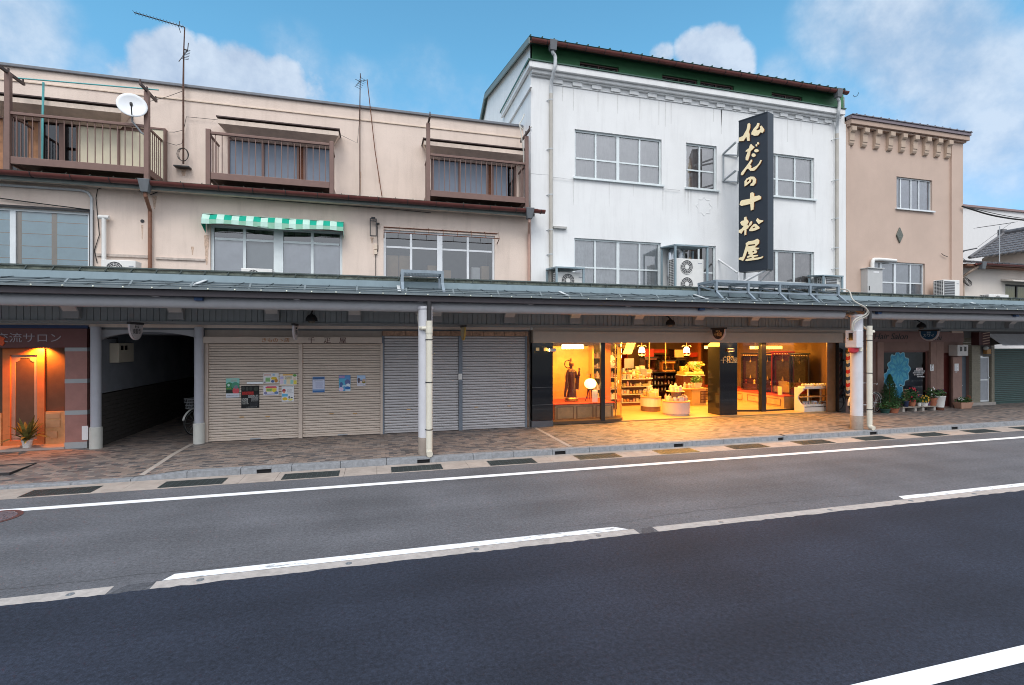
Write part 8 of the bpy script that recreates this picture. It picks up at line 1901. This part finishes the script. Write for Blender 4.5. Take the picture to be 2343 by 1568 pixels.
# plants in front of the barber shop
def leafmass(c, r, n, s, seed, ez, m, parent, name='foliage'): return leafball(c, r, n, s, seed, ez).build(name, m, parent, fix=False)
def plant(px, py, Y, rpot, hpot, mp, rl, ez, n, label, flower=None, z0=.0, seed=1, s=.05):
    X = QX('C3', px, Y); t = thing('potted_plant', label, 'potted plant', (X, Y, z0), 'potted plants before the barber shop')
    pot(X, Y, z0, rpot, hpot).build('pot', mp, t, smooth=True); MB().lathe((X, Y, z0 + hpot * .9), [(rpot * .85, 0), (rpot * .8, .01)], 14).build('soil', M_soil, t)
    leafmass((X, Y, z0 + hpot + rl * ez * .8), rl, n, s, seed, ez, M_leaf, t)
    if flower:
        rnd = random.Random(seed + 50); b = MB()
        for k in range(flower[1]):
            d = Vector((rnd.gauss(0, 1), rnd.gauss(0, 1) - .6, rnd.gauss(0, 1) + .5)).normalized() * rl; p = Vector((X, Y, z0 + hpot + rl * ez * .9)) + Vector((d.x * .8, d.y * .8, d.z * ez))
            for j in range(5): a = j * 1.257; b.poly([p, p + Vector((.032 * math.cos(a), -.01, .032 * math.sin(a))), p + Vector((.032 * math.cos(a + .9), -.01, .032 * math.sin(a + .9)))])
        b.build('flower', flower[0], t, fix=False)
    return t
M_fred = mat('red_petal', (.60, .03, .05), .6); M_fyel = mat('yellow_petal', (.75, .40, .03), .6); M_fwhi = mat('white_petal', (.7, .7, .7), .6); M_fpur = mat('purple_petal', (.16, .05, .22), .6)
# conifer
Xc = QX('C3', 675, 13.12); tr = thing('conifer', 'cone-shaped green conifer in a terracotta pot before the blue sticker', 'shrub', (Xc, 13.12, 0))
pot(Xc, 13.12, 0, .17, .25).build('pot', M_terra, tr, smooth=True)
rnd = random.Random(21); b = MB()
for k in range(2600):
    q = rnd.random() ** 1.5; a = rnd.uniform(0, 6.283); zz = .22 + 1.06 * q; r_ = .33 * (1 - q) ** .75 * min(1, .55 + q * 4) * rnd.uniform(.6, 1.08) + .01
    p = Vector((Xc + r_ * math.cos(a), 13.12 + r_ * math.sin(a), zz)); u = Vector((math.cos(a) * .5, math.sin(a) * .5, 1)).normalized() * .05 * rnd.uniform(.6, 1.2); v = Vector((-math.sin(a), math.cos(a), rnd.uniform(-.4, .4))) * .014
    b.poly([p - v, p + v, p + u])
b.build('foliage', M_leaf2, tr, fix=False); MB().tube([(Xc, 13.12, .2), (Xc, 13.12, 1.2)], [.025, .006], 8).build('trunk', M_brnwood, tr)
# low shelf of boards on blocks
X0, X1 = QX('C3', 785, 13.05), QX('C3', 1150, 13.05)
bs = thing('plant_bench', 'low board bench on grey blocks holding flower pots before the barber shop', 'bench', ((X0 + X1) / 2, 13.1, 0))
for a, c in ((0, .52), (.53, 1)): MB().box(X0 + (X1 - X0) * a, X0 + (X1 - X0) * c, 12.95, 13.25, .135, .16).build('board', mat('weathered_board', (.30, .26, .22), .8, var=.2), bs)
for k in (.04, .38, .60, .93): X = X0 + (X1 - X0) * k; MB().box(X - .05, X + .05, 12.98, 13.22, 0, .134).build('block', M_conc, bs)
plant(625, 1240, 12.95, .16, .14, mat('dark_green_pot', (.02, .07, .06), .6), .24, .6, 150, 'low green plant in a dark green bowl left of the conifer', seed=3)
plant(715, 1250, 12.9, .17, .16, M_terra, .2, .6, 90, 'leafy plant in a terracotta bowl in front of the conifer', seed=4)
plant(765, 1200, 13.2, .13, .16, M_terra, .24, .9, 120, 'bushy green plant in a terracotta pot between the conifer and the bench', seed=5)
plant(842, 1195, 13.1, .1, .2, mat('navy_pot', (.01, .02, .06), .4), .17, 1.3, 110, 'thin plant with cane trellis in a navy pot on the bench', z0=.161, seed=6)
b = MB(); Xn = QX('C3', 845, 13.1)
for dx in (-.1, 0, .1): b.tube([(Xn + dx * .5, 13.1, .33), (Xn + dx, 13.1, .78)], .006, 5)
for z in (.55, .66, .76): b.tube([(Xn - .11, 13.1, z), (Xn + .11, 13.1, z)], .005, 5)
o = b.build('trellis', mat('cane', (.5, .33, .2), .7)); tag(o, 'small cane trellis stuck in the navy pot on the bench', 'trellis')
plant(908, 1190, 13.15, .12, .16, M_terra, .22, 1.2, 170, 'tall red-flowered plant in a terracotta pot on the bench', (M_fred, 16), .161, 7)
plant(985, 1185, 13.1, .07, .12, M_acw, .12, .9, 60, 'small plant in a small white pot on the bench', z0=.161, seed=8)
plant(1040, 1185, 13.02, .11, .13, M_acw, .16, .8, 100, 'yellow-flowered plant in a white pot on the bench', (M_fyel, 22), .161, 9)
plant(1075, 1190, 13.15, .08, .14, mat('purple_pot', (.10, .04, .10), .6), .13, .8, 70, 'plant in a dark purple pot between the yellow flowers and the terracotta bowl', z0=.161, seed=10)
plant(1122, 1160, 13.1, .15, .14, M_terra, .24, .8, 160, 'leafy dark plant in a wide terracotta pot at the right end of the bench', (M_fwhi, 4), .3, 11)
MB().lathe((QX('C3', 1122, 13.1), 13.1, .161), [(.1, 0), (.13, .138)], 16).build('pot_stand', M_terra, bs, smooth=True)
Xk = QX('C3', 1196, 13.05); t = thing('bucket_planter', 'tall white bucket planted with purple flowers by the dark red door', 'planter', (Xk, 13.05, 0))
MB().lathe((Xk, 13.05, .1), [(.13, 0), (.175, .36), (.185, .37), (.185, .4), (.17, .4), (.165, .35), (.01, .35)], 22).build('bucket', M_acw, t, smooth=True); MB().lathe((Xk, 13.05, 0), [(.13, 0), (.13, .1)], 16).build('stand', M_brnwood, t)
leafmass((Xk, 13.05, .6), .2, 130, .05, 12, .8, M_leaf, t); leafball((Xk, 13.0, .66), .15, 30, .03, 13, .7).build('flower', M_fpur, t, fix=False)
X0, X1 = QX('C3', 1385, 13.1), QX('C3', 1518, 13.1); t = thing('planter_box', 'long terracotta planter with red and white flowers before the pinkish panel', 'planter', ((X0 + X1) / 2, 13.15, 0))
MB().hexa(((X0 + .08, 13.02, .0), (X1 - .08, 13.02, .0), (X1 - .08, 13.24, .0), (X0 + .08, 13.24, .0)), ((X0, 12.98, .22), (X1, 12.98, .22), (X1, 13.28, .22), (X0, 13.28, .22))).build('box', mat('pale_terracotta', (.42, .24, .17), .8, var=.1), t, bevel=.01)
for k in range(6): leafmass((X0 + .12 + (X1 - X0 - .24) * k / 5, 13.12, .3), .14, 55, .045, 30 + k, .8, M_leaf, t)
leafball((X0 + .05, 13.05, .36), .1, 22, .03, 41, .8).build('flower', M_fwhi, t, fix=False); leafball((X1 - .15, 13.08, .36), .16, 24, .028, 42, .7).build('flower', mat('orange_petal', (.5, .12, .03), .6), t, fix=False)
bicycle('old bicycle with dark rusty wheels behind the right pillar before the barber shop', QX('C3', 500, 13.15) - .35, 13.12, R(-90) + .15, False, fcol=(.12, .03, .03))

# ================================================================ LOW CREAM HOUSE AND ITS SHOPS
lh = thing('low_house', 'low cream house with brown gutter and grey tiled roof at the far right', 'house', (25, 13.6, 0))
LX0, LX1, LY = 21.3, 34.0, 13.75
zg = 5.3
uw = (QX('C5', 2055, LY), QX('C5', 2500, LY), 3.95, Q('C5', 2160, 965, LY)[1])
b = MB(); wall(b, LX0, LX1, 2.7, zg, LY, [uw], .12); b.poly([(LX0, LY, 0), (LX0, 17, 0), (LX0, 17, zg), (LX0, LY, zg)])
M_lcream = mat('pale_cream_wall', (.66, .60, .54), .85, var=.04, scale=2, streak=.1, dirt=(.45, .38, .32))
b.build('wall', M_lcream, lh, fix=False)
MB().box(LX0 + .1, LX1, LY + .6, LY + .65, 3.4, 5.2).build('room', M_dkroom, lh)
b = MB(); x = LX0 - .2
while x < LX1: b.hexa(((x, 13.32, zg + .06), (x + .26, 13.32, zg + .06), (x + .26, 17, zg + .9), (x, 17, zg + .9)), ((x, 13.32, zg + .1), (x + .26, 13.32, zg + .1), (x + .26, 17, zg + .94), (x, 17, zg + .94))); b.tube([(x + .27, 13.3, zg + .12), (x + .27, 17, zg + .96)], .035, 6); x += .28
M_tile = mat('grey_roof_tile', (.13, .125, .13), .5, var=.4, scale=9)
b.build('lower_roof', M_tile, lh)
b = MB(); yc, zc, r = 13.25, zg + .06, .07
b.prism([[(yc + r * math.cos(t), zc + r * math.sin(t)) for t in [math.pi + math.pi * k / 8 for k in range(9)]] + [(yc + (r - .012) * math.cos(t), zc + (r - .012) * math.sin(t)) for t in [2 * math.pi - math.pi * k / 8 for k in range(9)]]], lambda a, c, t: (t, a, c), LX0 + .25, LX1)
b.build('gutter', M_gut, lh, smooth=True); MB().box(LX0 - .1, LX1, 13.35, LY - .002, zg - .03, zg + .05).build('eave_board', M_brnpipe, lh)
MB().tube([(LX0 + .5, 13.25, zg + .02), (LX0 + .25, 13.5, zg - .25), (LX0 + .22, LY - .06, zg - .4), (LX0 + .22, LY - .06, 3.7)], .05, 10).build('down_pipe', mat('tan_pipe', (.42, .32, .25), .6), lh, smooth=True)
MB().hexa(((LX0 + .42, 13.18, zg - .15), (LX0 + .58, 13.18, zg - .15), (LX0 + .58, 13.32, zg - .15), (LX0 + .42, 13.32, zg - .15)), ((LX0 + .38, 13.15, zg + .1), (LX0 + .62, 13.15, zg + .1), (LX0 + .62, 13.35, zg + .1), (LX0 + .38, 13.35, zg + .1))).build('rain_hopper', MATS['slate_hopper'], lh)
window(lh, *uw, LY, cols=[QX('C5', 2212, LY)], fr=.06, m=M_dark, g=glass('yellow_glass', (.75, .74, .55), boost=.02), cur=mat('yellow_shoji', (.55, .52, .30), .8, var=.1))
MB().hexa(((uw[0] - .25, LY - .4, uw[3] + .06), (uw[1], LY - .4, uw[3] + .06), (uw[1], LY - .002, uw[3] + .12), (uw[0] - .25, LY - .002, uw[3] + .12)), ((uw[0] - .25, LY - .4, uw[3] + .1), (uw[1], LY - .4, uw[3] + .1), (uw[1], LY - .002, uw[3] + .2), (uw[0] - .25, LY - .002, uw[3] + .2))).build('window_hood', M_lcream, lh)
# upper part with tiled roof
UXe, UXr, UY0, UY1, UZe, UZr = 27.3, 29.7, 14.4, 17.1, 6.36, 7.68
b = MB(); n = 11
for i in range(n):
    for j in range(9):
        q0, q1 = j / 9, (j + 1) / 9 + .01; y0 = UY0 + (UY1 - UY0) * i / n; y1 = UY0 + (UY1 - UY0) * (i + 1) / n
        A = lambda q, y, dz: (UXe + (UXr - UXe) * q, y, UZe + (UZr - UZe) * q + dz)
        b.hexa((A(q0, y0, .03), A(q1, y0, .0), A(q1, y1 - .03, .0), A(q0, y1 - .03, .03)), (A(q0, y0 + .02, .09), A(q1, y0 + .02, .05), A(q1, y1 - .05, .05), A(q0, y1 - .05, .09)))
b.hexa(((UXr - .02, UY0, UZr - .02), (UXr + 3, UY0, UZe), (UXr + 3, UY1, UZe), (UXr - .02, UY1, UZr - .02)), ((UXr - .02, UY0, UZr + .05), (UXr + 3, UY0, UZe + .06), (UXr + 3, UY1, UZe + .06), (UXr - .02, UY1, UZr + .05)))
b.tube([(UXr, UY0, UZr + .1), (UXr, UY1 + .1, UZr + .1)], .12, 10); b.tube([(UXe, UY1, UZe + .1), (UXr, UY1, UZr + .1)], .07, 8); b.tube([(UXe, UY0, UZe + .1), (UXr, UY0, UZr + .1)], .07, 8)
b.box(UXr - .16, UXr + .16, UY1 + .0, UY1 + .2, UZr - .02, UZr + .28)
b.build('upper_roof', M_tile, lh)
MB().box(UXe + .35, UXr + 2.6, UY0 + .2, UY1 - .3, zg + .1, UZe - .0).prism([[(UXe + .35, UZe), (UXr + 2.6, UZe), (UXr, UZr - .1)]], lambda a, c, t: (a, t, c), UY0 + .2, UY1 - .3).build('upper_wall', mat('warm_cream_wall', (.60, .49, .40), .85, var=.05), lh)
# shop fronts below: tiled pillar, aluminium door, green shutter under a pale awning
SY = LY - .15
b = MB()
a0, a1, b0, b1 = QX('C3', 1535, SY), QX('C3', 1625, SY), QX('C3', 1742, SY), QX('C3', 1772, SY)
for x0, x1 in ((a0, a1), (b0, b1)):
    z = 0
    while z < 2.6: b.box(x0, x1, SY, SY + .3, z, z + .082); z += .086
b.build('tiled_pillar', mat('olive_tan_tile', (.22, .20, .15), .6, var=.15, scale=12), lh)
MB().box(a1, b0, SY + .02, SY + .3, Q('C3', 1680, 715, SY)[1], 2.7).box(a0 - .4, LX1, SY + .0, SY + .3, 2.58, 2.86).build('lintel', mat('dark_lintel', (.10, .095, .09), .7), lh)
MB().box(a0 - .05, b1, SY - .05, SY - .002, 0, .11).box(a1, b0, SY - .002, SY + .25, 0, .1).build('step', M_conc, lh)
dz1 = Q('C3', 1680, 725, SY + .05)[1]; dx0, dx1 = a1 + .03, b0 - .05; dz0 = .12
b = MB(); f = .055
b.box(dx0, dx0 + f, SY + .06, SY + .1, dz0, dz1); b.box(dx1 - f, dx1, SY + .06, SY + .1, dz0, dz1)
for z in (dz0, dz0 + (dz1 - dz0) * .47, dz1 - f): b.box(dx0 + f, dx1 - f, SY + .06, SY + .1, z, z + f)
do = b.build('door', M_alu, lh); MB().box(dx0 + f, dx1 - f, SY + .075, SY + .085, dz0 + f, dz1 - f).build('door_pane', mat('frosted_door', (.32, .34, .37), .35, var=.08), do); MB().box(dx1 - .06, dx1 - .02, SY + .02, SY + .058, 1.02, 1.06).build('handle', M_alu, do)
o = MB().box(QX('C3', 1655, SY), QX('C3', 1698, SY), SY - .12, SY - .002, Q('C3', 1675, 695, SY)[1], Q('C3', 1675, 645, SY)[1]).build('shade', mat('ochre_lamp_base', (.38, .2, .07), .6)); tag(o, 'ochre wall lamp base above the aluminium door', 'wall lamp')
X, z = Q('C3', 1680, 635, SY - .1); o2 = MB().sphere((X, SY - .1, z), .085, 12, 8).build('globe', mat('clear_globe', (.4, .42, .4), .1), o, smooth=True)
g0_, g1_ = b1 + .01, QX('C3', 2700, SY)
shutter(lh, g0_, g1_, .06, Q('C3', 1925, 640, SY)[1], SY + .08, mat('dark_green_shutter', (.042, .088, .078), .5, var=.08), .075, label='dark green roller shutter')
X0 = QX('C3', 1862, SY - .55); zt, zb = Q('C3', 1960, 485, SY - .3)[1], Q('C3', 1960, 608, SY - .55)[1]
aw2 = thing('shop_awning', 'pale grey cloth awning over the dark green shutter at far right', 'awning', (X0 + 1.5, SY - .3, zb)); M_aw2 = mat('pale_grey_canvas', (.50, .51, .54), .8, var=.08, streak=.2)
b = MB(); b.hexa(((X0, SY - .55, zb), (g1_, SY - .55, zb), (g1_, SY - .54, zb), (X0, SY - .54, zb)), ((X0, SY - .5, zb + .06), (g1_, SY - .5, zb + .06), (g1_, SY - .49, zb + .06), (X0, SY - .49, zb + .06))); b.hexa(((X0, SY - .5, zb + .062), (g1_, SY - .5, zb + .062), (g1_, SY - .48, zb + .05), (X0, SY - .48, zb + .05)), ((X0, SY - .01, zt), (g1_, SY - .01, zt), (g1_, SY - .0, zt - .02), (X0, SY - .0, zt - .02)))
b.build('canvas', M_aw2, aw2); MB().poly([(X0 + .003, SY - .5, zb + .05), (X0 + .003, SY - .01, zt - .03), (X0 + .003, SY - .01, zb)]).build('end_panel', mat('dark_end_panel', (.06, .055, .05), .8), aw2, fix=False)
X0, X1 = QX('C3', 1632, SY - .2), QX('C3', 1708, SY - .2); zt, zb = Q('C3', 1670, 470, SY - .2)[1], Q('C3', 1670, 605, SY - .2)[1]
o = MB().box(X0 - .2, X1, SY - .25, SY - .002, zb, zt); o.m = 1
for k in range(5): zz = zb + (zt - zb) * (k + .3) / 5; o.hexa(((X0, SY - .256, zz), (X1 - .02, SY - .256, zz + .05), (X1 - .02, SY - .2505, zz + .05), (X0, SY - .2505, zz)), ((X0, SY - .256, zz + .03), (X1 - .02, SY - .256, zz + .08), (X1 - .02, SY - .2505, zz + .08), (X0, SY - .2505, zz + .03)))
o = o.build('projecting_sign', [mat('dark_red_box', (.05, .012, .012), .6), mat('striped_tan', (.36, .24, .18), .7)]); tag(o, 'small dark red box sign with tan stripes above the aluminium door', 'sign')
X0, X1 = QX('C5', 1870, 13.0), QX('C5', 2095, 13.0)
ac_unit(X0, X1, ZB - .12, Q('C5', 1980, 1078, 13.0)[1], 13.0, .3, 'air conditioner before the yellow window of the low house')
# house cables and antenna
X, z = Q('C5', 1990, 300, 15.6); zb = Q('C5', 1995, 465, 15.6)[1]
an = thing('antenna_mast', 'thin antenna with slanted boom on the low tiled house', 'antenna', (X, 15.6, zb)); MB().tube([(X, 15.6, zg + .4), (X, 15.6, z)], .018, 6).build('mast', M_gpipe, an)
A, C_ = Q('C5', 1738, 318, 15.6), Q('C5', 2148, 258, 15.6); b = MB().tube([(A[0], 15.6, A[1]), (C_[0], 15.6, C_[1])], .014, 6)
for k in range(14): q = k / 13; b.tube([(A[0] + (C_[0] - A[0]) * q, 15.45, A[1] + (C_[1] - A[1]) * q), (A[0] + (C_[0] - A[0]) * q, 15.75, A[1] + (C_[1] - A[1]) * q)], .005, 4)
b.build('yagi', M_dark, an)
def wire(pts, r, label, f='C5', it=2):
    P_ = [(*Q(f, x, y, Y)[:1], Y, Q(f, x, y, Y)[1]) for x, y, Y in pts]; o = MB().tube(smooth_pts(P_, it), r, 6).build('overhead_cable', M_wire); tag(o, label, 'cable', 'overhead cables at far right')
wire([(1562, 72, 13.3), (1680, 110, 13.2), (1850, 165, 13.0), (2050, 205, 12.8), (2269, 232, 12.5), (2700, 270, 12)], .028, 'thick black cable sagging from the pink building to the right edge')
wire([(1562, 72, 13.3), (1720, 105, 13.2), (1900, 150, 13.0), (2100, 190, 12.8), (2269, 212, 12.5), (2700, 245, 12)], .012, 'thin twisted cable above the thick one at the right edge')
wire([(1740, 540, 13.6), (1900, 420, 14.4), (2130, 258, 15.4)], .006, 'thin stay wire slanting across the white wall at right')
b = MB().tube([(*Q('C5', x, y, 13.4)[:1], 13.4, Q('C5', x, y, 13.4)[1]) for x, y in ((1562, 585), (1730, 552))], .025, 6).tube(smooth_pts([(*Q('C5', x, y, 13.4)[:1], 13.4, Q('C5', x, y, 13.4)[1]) for x, y in ((1590, 585), (1545, 620), (1560, 660), (1600, 690))]), .012, 5).build('cable_bracket', M_dark); tag(b, 'dark cable bracket with looped wire at the edge of the pink building', 'bracket')
b = MB()
for k in range(4): b.tube(smooth_pts([(*Q('C5', x + 12 * k, y + 9 * k, 13.6)[:1], 13.6, Q('C5', x + 12 * k, y + 9 * k, 13.6)[1]) for x, y in ((1575, 900), (1600, 880), (1640, 910), (1630, 960), (1580, 950), (1570, 900))]), .01, 5)
o = b.build('cable_coil', M_wire); tag(o, 'tangle of coiled cables beside the tan down pipe of the low house', 'cable coil')
# plain white building behind
bh = thing('rear_building', 'plain white building with brown coping rising behind the low tiled house', 'building', (35, 20, 0))
MB().box(24.5, 52, 20, 30, 0, 9.95).build('wall', mat('plain_white_wall', (.72, .71, .70), .85, var=.03, streak=.08, dirt=(.5, .48, .46)), bh); MB().box(24.4, 52.1, 19.9, 30.1, 9.952, 10.06).build('coping', mat('dull_pink_coping', (.28, .19, .18), .6), bh)
